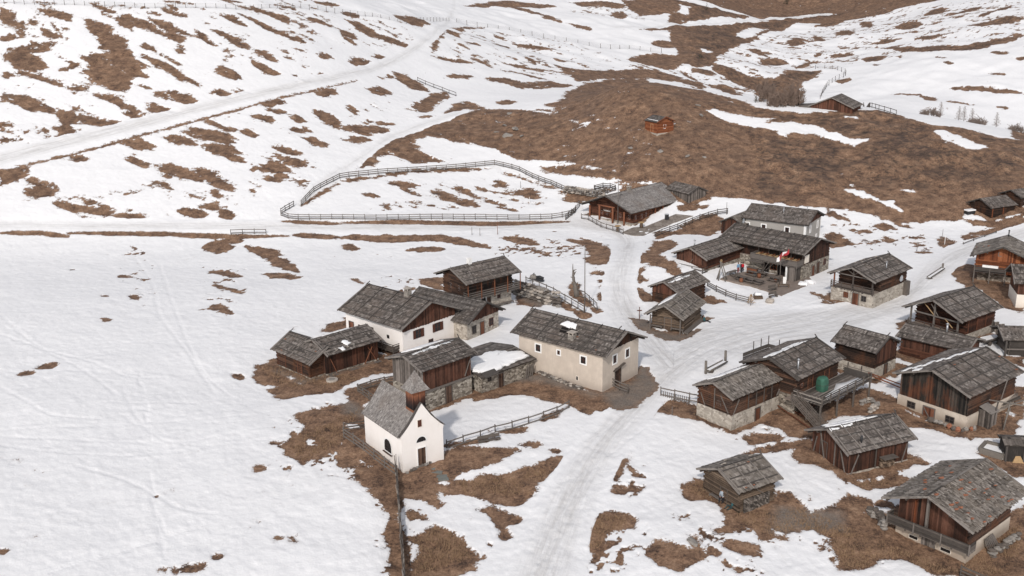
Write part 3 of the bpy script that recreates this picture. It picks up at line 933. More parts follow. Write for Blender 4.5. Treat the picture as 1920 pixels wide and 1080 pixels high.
def make_materials():
    M = MAT
    M['shingle'] = mat_shingle('weathered_shingle', (.032, .026, .022), (.128, .109, .096), (.34, .300, .268))
    M['shingle_dark'] = mat_shingle('dark_shingle', (.030, .025, .022), (.104, .090, .081), (.26, .235, .21))
    M['shingle_light'] = mat_shingle('pale_shingle', (.040, .033, .028), (.155, .134, .115), (.38, .335, .295), (.22, .18, .14))
    M['shingle_fine'] = mat_shingle('small_shingle', (.09, .080, .074), (.21, .190, .175), (.38, .35, .325))
    M['lath'] = mat_plain('grey_lath', (.21, .185, .165), .9, .4, 0, 3)
    M['lath_dark'] = mat_plain('dark_lath', (.075, .065, .058), .9, .4, 0, 3)
    M['wood_red'] = mat_wood('sunburnt_boards', (.013, .008, .006), (.060, .024, .014), (.135, .058, .036), (.125, .050, .030))
    M['wood_orange'] = mat_wood('orange_larch', (.05, .018, .010), (.19, .060, .026), (.34, .125, .055))
    M['wood_brown'] = mat_wood('brown_logs', (.012, .008, .006), (.048, .028, .020), (.13, .070, .045), (.11, .045, .022))
    M['wood_black'] = mat_wood('blackened_boards', (.010, .009, .008), (.035, .028, .023), (.10, .080, .065), (.15, .052, .024), 1, True)
    M['wood_grey'] = mat_wood('grey_boards', (.045, .038, .033), (.125, .105, .090), (.27, .235, .205))
    M['wood_redv'] = mat_wood('sunburnt_planks', (.013, .009, .007), (.062, .027, .017), (.145, .068, .045), (.125, .050, .030), 1, True)
    M['wood_tower'] = mat_tower()
    M['wood_greyv'] = mat_wood('grey_planks', (.030, .026, .023), (.105, .088, .076), (.24, .205, .18), None, 1, True)
    M['log_pale'] = mat_wood('pale_logs', (.040, .028, .020), (.125, .088, .062), (.26, .19, .135))
    M['rail'] = mat_plain('weathered_rail', (.145, .125, .110), .9, .4, 0, 5)
    M['rail_dark'] = mat_plain('dark_rail', (.085, .070, .060), .9, .4, 0, 5)
    M['post'] = mat_plain('round_post', (.165, .145, .125), .9, .4, 0, 5)
    M['post_orange'] = mat_plain('larch_post', (.19, .075, .040), .85, .35, 0, 4)
    M['stone'] = mat_stone('rubble_wall', (.075, .060, .048), (.25, .215, .175), (.50, .45, .38), (.30, .26, .21), 2.2, .25)
    M['stone_pale'] = mat_stone('limewashed_rubble', (.13, .10, .08), (.36, .31, .255), (.60, .54, .46), (.54, .485, .41), 2.0, .5)
    M['stone_rough'] = mat_stone('dry_stone', (.09, .072, .056), (.25, .205, .165), (.44, .39, .33), (.14, .10, .075), 1.8, .1)
    M['plaster_white'] = mat_plaster('white_limewash', (.84, .79, .745), (.56, .48, .39), .22, .3)
    M['plaster_tan'] = mat_plaster('buff_plaster', (.60, .515, .430), (.36, .300, .250), .85, .4)
    M['plaster_cream'] = mat_plaster('cream_plaster', (.76, .69, .60), (.48, .41, .34), .3, .4)
    M['plaster_grey'] = mat_plaster('grey_plaster', (.37, .345, .315), (.27, .245, .215), .5, .5)
    M['plaster_patch'] = mat_plaster('worn_limewash', (.60, .52, .43), (.33, .26, .20), .95, .9)
    M['trim_white'] = mat_plain('white_trim', (.80, .78, .75), .8, .05)
    M['glass'] = NT('window_glass').out((.025, .022, .022), .25)
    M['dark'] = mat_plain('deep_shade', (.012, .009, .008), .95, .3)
    M['curtain'] = mat_plain('white_curtain', (.62, .60, .58), .9, .1)
    M['shutter'] = mat_plain('brown_shutter', (.085, .032, .020), .8, .3)
    M['door'] = mat_wood('door_boards', (.020, .013, .010), (.070, .040, .028), (.15, .090, .062), None, 1, True)
    M['door_red'] = mat_wood('red_door_boards', (.045, .018, .012), (.13, .050, .028), (.25, .11, .065), None, 1, True)
    M['rock'] = mat_plain('roof_rock', (.25, .225, .20), .9, .45, 0, 2)
    M['rock_rust'] = mat_plain('lichen_rock', (.29, .125, .075), .9, .4, 0, 2)
    M['rock_pale'] = mat_plain('pale_rock', (.40, .35, .30), .9, .25, 0, 2)
    M['rock_dark'] = mat_plain('dark_rock', (.12, .10, .085), .9, .5, 0, 1.5)
    M['chimney'] = mat_stone('chimney_stone', (.14, .12, .10), (.27, .24, .21), (.42, .38, .33), (.34, .30, .26), 3.4, .4)
    M['metal'] = mat_plain('steel', (.42, .42, .43), .45, .15, .6)
    M['metal_dark'] = mat_plain('black_iron', (.04, .04, .042), .5, .2, .4)
    M['rust'] = mat_plain('rusty_iron', (.20, .085, .045), .85, .4)
    M['snow'] = mat_snow()
    M['tarp'] = mat_plain('green_tarpaulin', (.045, .125, .085), .55, .5, 0, 2)
    M['paving'] = mat_paving()
    M['deck'] = mat_wood('deck_boards', (.11, .085, .070), (.22, .175, .145), (.34, .29, .245))
    M['red'] = mat_plain('red_cloth', (.38, .035, .040), .8, .15)
    M['white'] = mat_plain('white_cloth', (.80, .78, .77), .8, .06)
    M['bark'] = mat_plain('grey_bark', (.13, .098, .078), .95, .35)
    M['twig'] = mat_plain('bare_twig', (.21, .165, .14), .95, .35)
    M['twig_red'] = mat_plain('reddish_twig', (.20, .145, .115), .95, .35)
    M['needle'] = mat_plain('dark_needles', (.032, .045, .024), .9, .4)
    M['dish'] = mat_plain('dish_grey', (.38, .39, .40), .5, .1)
    M['slate'] = mat_plain('slate_slab', (.155, .160, .145), .85, .3, 0, 3)
    M['dry'] = mat_plain('bleached_grass', (.27, .175, .105), .95, .35)
    M['straw'] = mat_plain('straw', (.38, .25, .13), .9, .4)
def mat_tower():
    # boards bleached orange under the eave, rain-blackened below
    k = NT('tower_boards'); t = k.attr('tint'); z = k.n('ShaderNodeSeparateXYZ'); k.l(k.pos(False), z.inputs[0])
    n = k.noise(k.pos(False, (7, 7, .7)), 2, 4, .7)
    h = k.math('ADD', k.math('MULTIPLY_ADD', z.outputs[2], .55, -4.2), k.math('ADD', k.math('MULTIPLY', n, .9), k.math('MULTIPLY', t, .35)))
    return k.out(k.ramp(h, [(.15, (.012, .009, .009)), (.5, (.060, .026, .018)), (.95, (.27, .105, .055))]), .9, n, .4, .03)
def mat_snow():
    k = NT('roof_snow'); P = k.pos()
    n = k.noise(P, 1.6, 4, .6)
    return k.out(k.mix(n, (.80, .785, .775), (.84, .83, .82)), .75, n, .4, .1)
def mat_paving():
    k = NT('stone_paving'); P = k.pos(True, (1, 1, 1))
    v = k.n('ShaderNodeTexVoronoi', i_Scale=1.5); k.l(P, v.inputs['Vector'])
    e = k.n('ShaderNodeTexVoronoi', feature='DISTANCE_TO_EDGE', i_Scale=1.5); k.l(P, e.inputs['Vector'])
    sx = k.n('ShaderNodeSeparateColor'); k.l(v.outputs['Color'], sx.inputs[0])
    f = k.math('ADD', k.math('MULTIPLY', sx.outputs[0], .5), k.math('MULTIPLY', k.noise(P, 3, 4, .7), .5))
    col = k.ramp(f, [(.2, (.15, .125, .105)), (.8, (.29, .25, .215))])
    col = k.mix(k.math('MULTIPLY_ADD', e.outputs['Distance'], -20, 1, clamp=True), col, (.12, .09, .07))
    return k.out(col, .9, e.outputs['Distance'], .3, .05)
# ------------------------------------------------------------------ mesh builder
RND = random.Random(11)
def new_collection():
    c = bpy.data.collections.new('village'); bpy.context.scene.collection.children.link(c); return c
COL = None
BOXF = ((0, 3, 2, 1), (4, 5, 6, 7), (0, 1, 5, 4), (1, 2, 6, 5), (2, 3, 7, 6), (3, 0, 4, 7))
class MB:
    def __init__(s): s.v = []; s.f = []; s.t = []; s.m = []; s.cm = 0; s.sm = []
    def face(s, idx, tint=.5, smooth=False): s.f.append(idx); s.t.append(tint); s.m.append(s.cm); s.sm.append(smooth)
    def hexa(s, p, tint=.5, skip=()):
        b = len(s.v); s.v += [tuple(q) for q in p]
        for k, q in enumerate(BOXF):
            if k in skip: continue
            s.face(tuple(b+i for i in q), tint)
        return s
    def box(s, x0, x1, y0, y1, z0, z1, tint=.5):
        return s.hexa([(x0, y0, z0), (x1, y0, z0), (x1, y1, z0), (x0, y1, z0), (x0, y0, z1), (x1, y0, z1), (x1, y1, z1), (x0, y1, z1)], tint)
    def beam(s, a, b, w, h=None, tint=.5, up=(0, 0, 1)):
        a = Vector(a); b = Vector(b); h = h or w; d = b-a
        if d.length < 1e-6: return s
        d.normalize(); u = Vector(up)
        if abs(d.dot(u)) > .98: u = Vector((0, 1, 0))
        r = d.cross(u).normalized()*(w/2); q = r.cross(d).normalized()*(h/2)
        return s.hexa([a-r-q, a+r-q, b+r-q, b-r-q, a-r+q, a+r+q, b+r+q, b-r+q], tint)
    def tube(s, pts, rad, n=6, tint=.5, cap=True):
        pts = [Vector(p) for p in pts]; rad = rad if isinstance(rad, (list, tuple)) else [rad]*len(pts)
        rings = []
        for i, p in enumerate(pts):
            d = (pts[min(i+1, len(pts)-1)]-pts[max(i-1, 0)]).normalized()
            u = Vector((0, 0, 1)) if abs(d.z) < .9 else Vector((1, 0, 0))
            r = d.cross(u).normalized(); q = r.cross(d)
            b = len(s.v)
            for k in range(n):
                a = 2*math.pi*k/n; s.v.append(tuple(p+(r*math.cos(a)+q*math.sin(a))*rad[i]))
            rings.append(b)
        for a, b in zip(rings[:-1], rings[1:]):
            for k in range(n): s.face((a+k, a+(k+1) % n, b+(k+1) % n, b+k), tint, True)
        if cap:
            s.face(tuple(rings[0]+k for k in range(n))[::-1], tint); s.face(tuple(rings[-1]+k for k in range(n)), tint)
        return s
    def prism(s, poly, y0, y1, tint=.5):
        """outline in x,z pushed along y"""
        n = len(poly); b = len(s.v)
        s.v += [(x, y0, z) for x, z in poly]+[(x, y1, z) for x, z in poly]
        s.face(tuple(b+i for i in range(n)), tint); s.face(tuple(b+n+i for i in range(n))[::-1], tint)
        for i in range(n): j = (i+1) % n; s.face((b+j, b+i, b+n+i, b+n+j), tint)
        return s
    def build(s, name, mat, parent=None, xf=None, smooth=False):
        me = bpy.data.meshes.new(name)
        vs = s.v if xf is None else [tuple(xf @ Vector(p)) for p in s.v]
        me.from_pydata(vs, [], s.f)
        at = me.attributes.new('tint', 'FLOAT', 'FACE'); at.data.foreach_set('value', s.t)
        mats = mat if isinstance(mat, (list, tuple)) else [mat]
        for m in mats: me.materials.append(MAT[m] if isinstance(m, str) else m)
        me.polygons.foreach_set('material_index', s.m)
        me.polygons.foreach_set('use_smooth', [smooth or q for q in s.sm])
        me.update()
        o = bpy.data.objects.new(name, me); COL.objects.link(o)
        if parent: o.parent = parent
        return o
def thing(name, label, cat, loc=(0, 0, 0), rz=0, group=None):
    o = bpy.data.objects.new(name, None); COL.objects.link(o)
    o.empty_display_size = .3
    o.location = loc; o.rotation_euler = (0, 0, rz); o['label'] = label; o['category'] = cat
    if group: o['group'] = group
    return o
def tag(o, label, cat, group=None):
    o['label'] = label; o['category'] = cat
    if group: o['group'] = group
    return o
def inst(me, name, parent, M):
    o = bpy.data.objects.new(name, me); COL.objects.link(o); o.parent = parent; o.matrix_local = M; return o
def rocks():
    out = []
    for k in range(5):
        rr = random.Random(50+k); mb = MB(); n1, n2 = 7, 4
        mb.v.append((0, 0, -.5))
        for i in range(1, n2):
            for j in range(n1):
                a = 2*math.pi*j/n1+.3*i; p = math.pi*i/n2; q = rr.uniform(.72, 1.15)
                mb.v.append((math.sin(p)*math.cos(a)*q, math.sin(p)*math.sin(a)*q, -math.cos(p)*.5*q))
        mb.v.append((0, 0, .5))
        for j in range(n1):
            mb.face((0, 1+(j+1) % n1, 1+j)); e = 1+(n2-2)*n1; mb.face((e+j, e+(j+1) % n1, len(mb.v)-1))
            for i in range(n2-2): b = 1+i*n1; mb.face((b+j, b+(j+1) % n1, b+n1+(j+1) % n1, b+n1+j))
        out.append(mb)
    return out
ROCK = {}
def rock_mesh(mat, k):
    if (mat, k) not in ROCK:
        o = rocks()[k].build('stone', mat); me = o.data; bpy.data.objects.remove(o); ROCK[(mat, k)] = me
    return ROCK[(mat, k)]
# ------------------------------------------------------------------ building kit
class House:
    def __init__(s, name, label, cat, c, yaw, L, W, eave, ridge, g, nd, oe=.7, og=.7, group=None):
        s.L, s.W, s.ze, s.zr = L, W, eave, ridge; s.gs = -1 if nd == 'R' else 1
        if nd == 'L': yaw += 180
        s.xw = L/2-og; s.yw = W/2-oe; s.oe = oe; s.og = og
        s.root = thing(name, label, cat, (c[0], c[1], g), R(yaw), group)
        s.roofo = None; s.r = random.Random(hash_s(name+label)); s.S = math.hypot(W/2, ridge-eave); s.pi = math.atan2(ridge-eave, W/2)
    def rz(s, y, drop=.14): return s.zr-(s.zr-s.ze)*abs(y)/(s.W/2)-drop/math.cos(s.pi)
    def P(s, side, u, z, d=0, ix=0):
        if side == 'F': return (u, -s.yw-d, z)
        if side == 'K': return (u, s.yw+d, z)
        x = s.gs if side == 'G' else -s.gs
        return (x*(s.xw-ix+d), u, z)
    def u(s, side, f): return s.gs*s.xw*(1-2*f) if side in 'FK' else -s.yw+2*s.yw*f
    # ---- solid walls
    def solid(s, z0, z1, mat, name='wall', grow=0.0, x0=None, x1=None):
        mb = MB(); xa = -s.xw-grow if x0 is None else x0; xb = s.xw+grow if x1 is None else x1; yw = s.yw+grow
        if z1 is None:
            ol = [(-yw, z0), (yw, z0), (yw, s.rz(yw)), (0, s.rz(0)), (-yw, s.rz(yw))]
        else: ol = [(-yw, z0), (yw, z0), (yw, z1), (-yw, z1)]
        n = len(ol); mb.v = [(xa, y, z) for y, z in ol]+[(xb, y, z) for y, z in ol]
        mb.face(tuple(range(n))[::-1]); mb.face(tuple(range(n, 2*n)))
        for i in range(n): j = (i+1) % n; mb.face((i, j, n+j, n+i))
        return mb.build(name, mat, s.root)
    # ---- boarded walls
    def boards(s, z0, z1, kind, mat, name='upper_wall', sides='FGKH', grow=.0, ix=0, iy=0, base=(.25, .9)):
        """kind 'log' or 'vert'; z1 None = up to the roof; ix = inset of the near gable"""
        mb = MB(); r = s.r; xg = s.gs
        xa, xb = (-s.xw, s.xw-ix) if xg > 0 else (-s.xw+ix, s.xw)
        yw = s.yw
        top = (lambda y: s.rz(y)) if z1 is None else (lambda y: z1)
        ol = [(-yw+.03+iy, z0), (yw-.03, z0), (yw-.03, top(yw)), (0, top(0)), (-yw+.03+iy, top(yw-iy))] if z1 is None else [(-yw+.03+iy, z0), (yw-.03, z0), (yw-.03, z1), (-yw+.03+iy, z1)]
        n = len(ol); b = len(mb.v); mb.v += [(xa+.03, y, z) for y, z in ol]+[(xb-.03, y, z) for y, z in ol]
        mb.face(tuple(b+i for i in range(n))[::-1], .05); mb.face(tuple(b+n+i for i in range(n)), .05)
        for i in range(n): j = (i+1) % n; mb.face((b+i, b+j, b+n+j, b+n+i), .05)
        for sd in sides:
            long = sd in 'FK'
            lo, hi = (xa, xb) if long else (-yw+iy, yw); oy = -iy if sd == 'F' else 0
            inx = ix if sd == 'G' else 0
            mp = lambda u, z, d: s.P(sd, u, z, d+grow+oy, inx)
            if kind == 'log':
                z = z0; k = 0
                tmax = top(yw) if long else top(0)
                while z < tmax-.06:
                    h = r.uniform(.19, .27); z2 = min(z+h, tmax)
                    a, c = lo, hi
                    if not long and z1 is None and z2 > s.rz(yw):
                        m = (s.zr-.14/math.cos(s.pi)-z2)*(s.W/2)/(s.zr-s.ze)
                        if m < .12: break
                        a, c = max(lo, -m), min(hi, m)
                    ext = .16 if (k % 2 == (0 if long else 1) and not (not long and z1 is None and z2 > s.rz(yw))) else -.02
                    d1 = r.uniform(.045, .075); cuts = [a-ext]
                    if c-a > 5: cuts.append(a+(c-a)*r.uniform(.3, .7))
                    cuts.append(c+ext)
                    for q0, q1 in zip(cuts[:-1], cuts[1:]):
                        t = r.uniform(*base)
                        pts = [mp(q0, z+.015, d1-.10), mp(q1, z+.015, d1-.10), mp(q1, z+.03, d1), mp(q0, z+.03, d1),
                               mp(q0, z2-.02, d1-.10), mp(q1, z2-.02, d1-.10), mp(q1, z2-.035, d1-.005), mp(q0, z2-.035, d1-.005)]
                        mb.hexa(pts, t)
                    z = z2; k += 1
            else:
                u = lo-.03
                while u < hi+.02:
                    w = r.uniform(.15, .27); u2 = min(u+w, hi+.03); d1 = r.uniform(.02, .06); t = r.uniform(*base)
                    if u2-u < .03: break
                    ta = top(u) if not long else top(yw); tb = top(u2-.012) if not long else top(yw)
                    if not long and u < 0 < u2: ta = tb = min(ta, tb)
                    zb = z0-r.uniform(0, .10)
                    mb.hexa([mp(u, zb, d1-.06), mp(u2-.012, zb, d1-.06), mp(u2-.012, zb, d1), mp(u, zb, d1),
                             mp(u, ta, d1-.06), mp(u2-.012, tb, d1-.06), mp(u2-.012, tb, d1), mp(u, ta, d1)], t)
                    u = u2
        return mb.build(name, mat, s.root)
    # ---- roof
    def sp(s, sg, x, q, h):
        c, n = math.cos(s.pi), math.sin(s.pi)
        return (x, sg*(s.W/2-q*c+h*n), s.ze+q*n+h*c)
    def roof(s, mat='shingle', expo=.36, wmin=.10, wmax=.24, rag=.10, thick=.035, twist=.012, lift=.05, hole=0):
        mb = MB(); r = s.r; L = s.L; S = s.S
        for sg in (-1, 1):
            mb.hexa([s.sp(sg, -L/2+.04, .05, -.16), s.sp(sg, L/2-.04, .05, -.16), s.sp(sg, L/2-.04, S, -.16), s.sp(sg, -L/2+.04, S, -.16),
                     s.sp(sg, -L/2+.04, .05, -.05), s.sp(sg, L/2-.04, .05, -.05), s.sp(sg, L/2-.04, S, -.05), s.sp(sg, -L/2+.04, S, -.05)], .1)
            q = 0; k = 0; W2 = wmin if sg < 0 else wmax
            while q < S-.08:
                x = -L/2-r.uniform(0, .08); row = r.uniform(-.12, .12); ex = expo*r.uniform(.88, 1.12)
                while x < L/2:
                    w = r.uniform(W2, wmax*1.25); x2 = min(x+w, L/2+r.uniform(0, .06))
                    if r.random() >= hole:
                        qa = q-r.uniform(0, rag); qb = min(qa+ex*1.75, S+.03); t = min(1, max(0, r.gauss(.5, .19)+row))
                        ha = lift+r.uniform(0, .02); hb = .0; tw = r.uniform(-twist, twist)*4; y0 = r.uniform(-.01, .02)
                        p = lambda xx, qq, hh: s.sp(sg, xx, qq, hh)
                        g = .012
                        mb.hexa([p(x+g, qa, ha-thick), p(x2-g, qa, ha-thick+y0), p(x2-g+tw, qb, hb-thick), p(x+g+tw, qb, hb-thick),
                                 p(x+g, qa, ha), p(x2-g, qa, ha+y0), p(x2-g+tw, qb, hb+.006), p(x+g+tw, qb, hb)], t, skip=(0, 4) if True else ())
                    x = x2
                q += ex; k += 1
        s.roofo = mb.build('roof', mat, s.root)
        # underside boards and purlins
        for q in (.02, .5, .98):
            for sg in ((-1,) if q > .9 else (-1, 1)):
                a = s.sp(sg, -L/2+.12, S*q+(.25 if q < .1 else -.12 if q > .9 else 0), -.27); b = s.sp(sg, L/2-.12, S*q+(.25 if q < .1 else -.12 if q > .9 else 0), -.27)
                MB().beam(a, b, .16, .18).build('purlin', 'rail_dark', s.root)
        return s.roofo
    def barge(s, mat='lath', w=.16, ends=(1, -1), h=.07):
        for e in ends:
            for sg in (-1, 1):
                x = e*s.gs*(s.L/2+.0)
                MB().hexa([s.sp(sg, x-.045, -.08, -.13), s.sp(sg, x+.045, -.08, -.13), s.sp(sg, x+.045, s.S+.02, -.13), s.sp(sg, x-.045, s.S+.02, -.13),
                           s.sp(sg, x-.045, -.08, h), s.sp(sg, x+.045, -.08, h), s.sp(sg, x+.045, s.S+.02, h), s.sp(sg, x-.045, s.S+.02, h)]).build('bargeboard', mat, s.root)
    def ridge(s, mat='lath_dark', ext=.1, over=.16, w=.14):
        e0 = -s.L/2-(ext if s.gs < 0 else .1); e1 = s.L/2+(ext if s.gs > 0 else .1)
        mb = MB(); z = s.zr+.06
        x = e0
        while x < e1-.05:
            x2 = min(x+s.r.uniform(2.2, 3.4), e1); dz = s.r.uniform(-.02, .03)
            mb.hexa([(x, -.02, z-.03+dz), (x2-.02, -.02, z-.03+dz), (x2-.02, .24, z-.14+dz), (x, .24, z-.14+dz), (x, -.06, z+.03+dz), (x2-.02, -.06, z+.03+dz), (x2-.02, .24, z-.08+dz), (x, .24, z-.08+dz)], s.r.random()); x = x2
        mb.build('ridge_board', mat, s.roofo)
    def peg(s, f=0, ln=.75, mat='lath_dark'):
        x = s.gs*(s.L/2)*(1-2*f)
        MB().beam((x-.1, -.3, s.zr-.08), (x+.1, .35, s.zr+.38), .09, .09).build('ridge_peg', mat, s.roofo)
    def poles(s, n, mat='lath', rad=.055, sides=(-1,), ext=.12, jit=.15, f0=.03, f1=.97):
        for sg in sides:
            for k in range(n):
                x = -s.L/2+s.L*(f0+(f1-f0)*(k/(n-1) if n > 1 else .5))+s.r.uniform(-jit, jit)*(0 < k < n-1)
                x2 = x+s.r.uniform(-.12, .12)
                MB().tube([s.sp(sg, x, -.05, .11), s.sp(sg, x2, s.S+ext, .12)], rad, 5).build('roof_pole', mat, s.roofo)
    def laths(s, n, mat='lath_dark', sides=(-1,), w=.13, h=.05):  # boards along the courses; their dark colour paints in the shadow gaps
        for sg in sides:
            for k in range(n):
                q = s.S*(k+.55)/n+s.r.uniform(-.05, .05); x = -s.L/2+.1
                mb = MB(); cuts = [x]
                while cuts[-1] < s.L/2-.2: cuts.append(min(cuts[-1]+s.r.uniform(1.6, 3.2), s.L/2-.1))
                for a, b in zip(cuts[:-1], cuts[1:]):
                    d = s.r.uniform(-.06, .06); hh = .075+s.r.uniform(0, .02)
                    mb.beam(s.sp(sg, a, q+d, hh), s.sp(sg, b-.05, q+d*.3, hh), w, h, up=(0, sg*math.sin(s.pi), math.cos(s.pi)))
                mb.build('shadow_gap_lath', mat, s.roofo)
    def stone(s, x, q, sg=-1, sz=.2, mat='rock', hh=.13):
        p = s.sp(sg, x, q, hh); r = s.r
        M = Matrix.Translation(p) @ Matrix.Rotation(-sg*s.pi*-1 if sg < 0 else -s.pi, 4, 'X') @ Matrix.Rotation(r.uniform(0, 6.28), 4, 'Z') @ Matrix.Diagonal((sz*r.uniform(.8, 1.4), sz*r.uniform(.7, 1.1), sz*r.uniform(.5, .9), 1))
        inst(rock_mesh(mat, r.randrange(5)), 'roof_stone', s.roofo, M)
    def stones(s, n, mats=('rock',), sg=-1, rows=4, sz=(.14, .22)):
        for k in range(n):
            row = s.r.randrange(rows); s.stone(s.r.uniform(-s.L/2+.4, s.L/2-.4), s.S*(row+.5)/rows+s.r.uniform(-.12, .12), sg, s.r.uniform(*sz), s.r.choice(mats))
    def snowp(s, pts, sg=-1, h=.12, name='snow_patch', jit=.12):
        """snow lying on the roof: outline as (fraction from near gable, fraction up the slope)"""
        q = [((s.gs*s.L/2)*(1-2*f), v*s.S) for f, v in pts]
        ol = []
        for i in range(len(q)):
            a, b = q[i], q[(i+1) % len(q)]; n = max(2, int(math.dist(a, b)/.28))
            for k in range(n): t = k/n; ol.append((a[0]*(1-t)+b[0]*t+s.r.uniform(-jit, jit), a[1]*(1-t)+b[1]*t+s.r.uniform(-jit, jit)))
        cx = sum(p[0] for p in ol)/len(ol); cy = sum(p[1] for p in ol)/len(ol); n = len(ol); mb = MB()
        for sc, hh in ((1, .0), (.985, h*.75), (.93, h), (.6, h*1.1)):
            for p in ol: mb.v.append(s.sp(sg, cx+(p[0]-cx)*sc, cy+(p[1]-cy)*sc, .05+hh*(1 if sc == 1 else s.r.uniform(.85, 1.1))))
        mb.v.append(s.sp(sg, cx, cy, .05+h*1.1))
        for k in range(3):
            for i in range(n): j = (i+1) % n; mb.face((k*n+i, k*n+j, (k+1)*n+j, (k+1)*n+i), .5, True)
        for i in range(n): mb.face((3*n+i, 3*n+(i+1) % n, 4*n), .5, True)
        if s.gs*sg > 0: pass
        return mb.build(name, 'snow', s.roofo)
    # ---- openings
    def win(s, side, f, z, w=.8, h=.9, frame='trim_white', pane='glass', shut=None, fw=.11, d=0, ix=0, bars=True, name='window'):
        d = d+.05 if d >= .1 else d; u = s.u(side, f); mb = MB(); P = lambda a, b, c: s.P(side, u+a, z+b, d+c, ix)
        bx = lambda m, a0, a1, b0, b1, c0, c1: m.hexa([P(a0, b0, c0), P(a1, b0, c0), P(a1, b0, c1), P(a0, b0, c1), P(a0, b1, c0), P(a1, b1, c0), P(a1, b1, c1), P(a0, b1, c1)])
        bx(mb, -w/2, w/2, 0, h, -.05, .015); o = mb.build(name, pane, s.root)
        if frame:
            m = MB()
            bx(m, -w/2-fw, -w/2, -fw, h+fw, -.05, .05); bx(m, w/2, w/2+fw, -fw, h+fw, -.05, .05)
            bx(m, -w/2, w/2, -fw, 0, -.05, .06); bx(m, -w/2, w/2, h, h+fw, -.05, .05)
            m.build('frame', frame, o)
            if bars:
                m = MB(); bx(m, -.03, .03, 0, h, 0, .03); bx(m, -w/2, -.03, h*.5-.02, h*.5+.02, 0, .028); bx(m, .03, w/2, h*.5-.02, h*.5+.02, 0, .028)
                m.build('glazing_bar', 'shutter' if frame == 'trim_white' else frame, o)
        if shut:
            for a in (-1, 1):
                m = MB(); x0 = a*(w/2+.05); bx(m, min(x0, x0+a*w*.42), max(x0, x0+a*w*.42), -.04, h+.04, .052, .10); m.build('shutter', shut, o)
        return o
    def door(s, side, f, z=0, w=.9, h=1.9, mat='door', frame='rail_dark', d=0, ix=0, arch=False, lintel=True):
        d = d+.05 if d >= .1 else d; u = s.u(side, f); P = lambda a, b, c: s.P(side, u+a, z+b, d+c, ix)
        bx = lambda m, a0, a1, b0, b1, c0, c1, t=.5: m.hexa([P(a0, b0, c0), P(a1, b0, c0), P(a1, b0, c1), P(a0, b0, c1), P(a0, b1, c0), P(a1, b1, c0), P(a1, b1, c1), P(a0, b1, c1)], t)
        m = MB(); n = max(3, int(w/.2))
        for k in range(n): bx(m, -w/2+w*k/n, -w/2+w*(k+1)/n-.01, 0, h, -.05, .02+.01*(k % 2), s.r.uniform(.2, .9))
        o = m.build('door', mat, s.root)
        m = MB(); bx(m, -w/2-.1, -w/2, 0, h+.1, -.05, .07); bx(m, w/2, w/2+.1, 0, h+.1, -.05, .07); bx(m, -w/2, w/2, h, h+.1, -.05, .07); m.build('door_frame', frame, o)
        m = MB(); bx(m, w/2-.17, w/2-.12, h*.48, h*.54, .02, .07); m.build('door_handle', 'metal_dark', o)
        return o
    # ---- gallery
    def balcony(s, side, f0, f1, z, dep=1.1, rails=3, mat='rail', posts=2.0, roofposts=False, d=0, ix=0, h=1.0, legs=False, boards=False, pmat=None, name='balcony', skipend=False, zg=-.6):
        u0, u1 = s.u(side, f0), s.u(side, f1)
        if u0 > u1: u0, u1 = u1, u0
        P = lambda a, b, c: s.P(side, a, b, d+c, ix)
        m = MB(); n = max(2, int(dep/.2))
        for k in range(n):
            c0 = dep*k/n; c1 = dep*(k+1)/n-.015
            m.hexa([P(u0, z-.07, c0), P(u1, z-.07, c0), P(u1, z-.07, c1), P(u0, z-.07, c1), P(u0, z, c0), P(u1, z, c0), P(u1, z, c1), P(u0, z, c1)], s.r.random())
        o = m.build(name, mat, s.root)
        m = MB(); k = u0+.2
        while k < u1: m.beam(P(k, z-.15, -.1), P(k, z-.15, dep-.03), .12, .14); k += 1.5
        m.build('joist', 'rail_dark', o)
        rl = []
        for j in range(rails):
            zz = z+h*(j+1)/rails if rails > 1 else z+h
            m = MB(); a = .05 if j == rails-1 else .03
            hb = .14 if j < rails-1 else .09
            if boards and j < rails-1: hb = .26
            m.beam(P(u0, zz, dep-.03), P(u1, zz, dep-.03), .05, hb, s.r.random())
            if not skipend:
                for e in (u0+.02, u1-.02): m.beam(P(e, zz, 0), P(e, zz, dep-.06), .05, hb, s.r.random())
            m.build('rail', mat, o)
        n = max(1, round((u1-u0)/posts))
        for k in range(n+1):
            uu = u0+.03+(u1-u0-.06)*k/n; yy = s.yw+dep if side == 'F' else 0
            zt = z+h+.05
            if roofposts: zt = (s.rz(min(s.yw+dep, s.W/2)) if side in 'FK' else s.rz(uu))-.1
            MB().beam(P(uu, z-.2, dep+.03), P(uu, zt, dep+.03), .11, .11).build('post', pmat or mat, o)
            if legs and (k in (0, n) or n < 4 or k % 2 == 0): MB().beam(P(uu, zg, dep-.1), P(uu, z-.1, dep-.1), .16, .16).build('support_post', pmat or mat, o)
        return o
    def plank(s, side, f0, z0, f1, z1, d=.09, w=.12, mat='rail', name='brace', ix=0):
        return MB().beam(s.P(side, s.u(side, f0), z0, d, ix), s.P(side, s.u(side, f1), z1, d, ix), w, .06).build(name, mat, s.root)
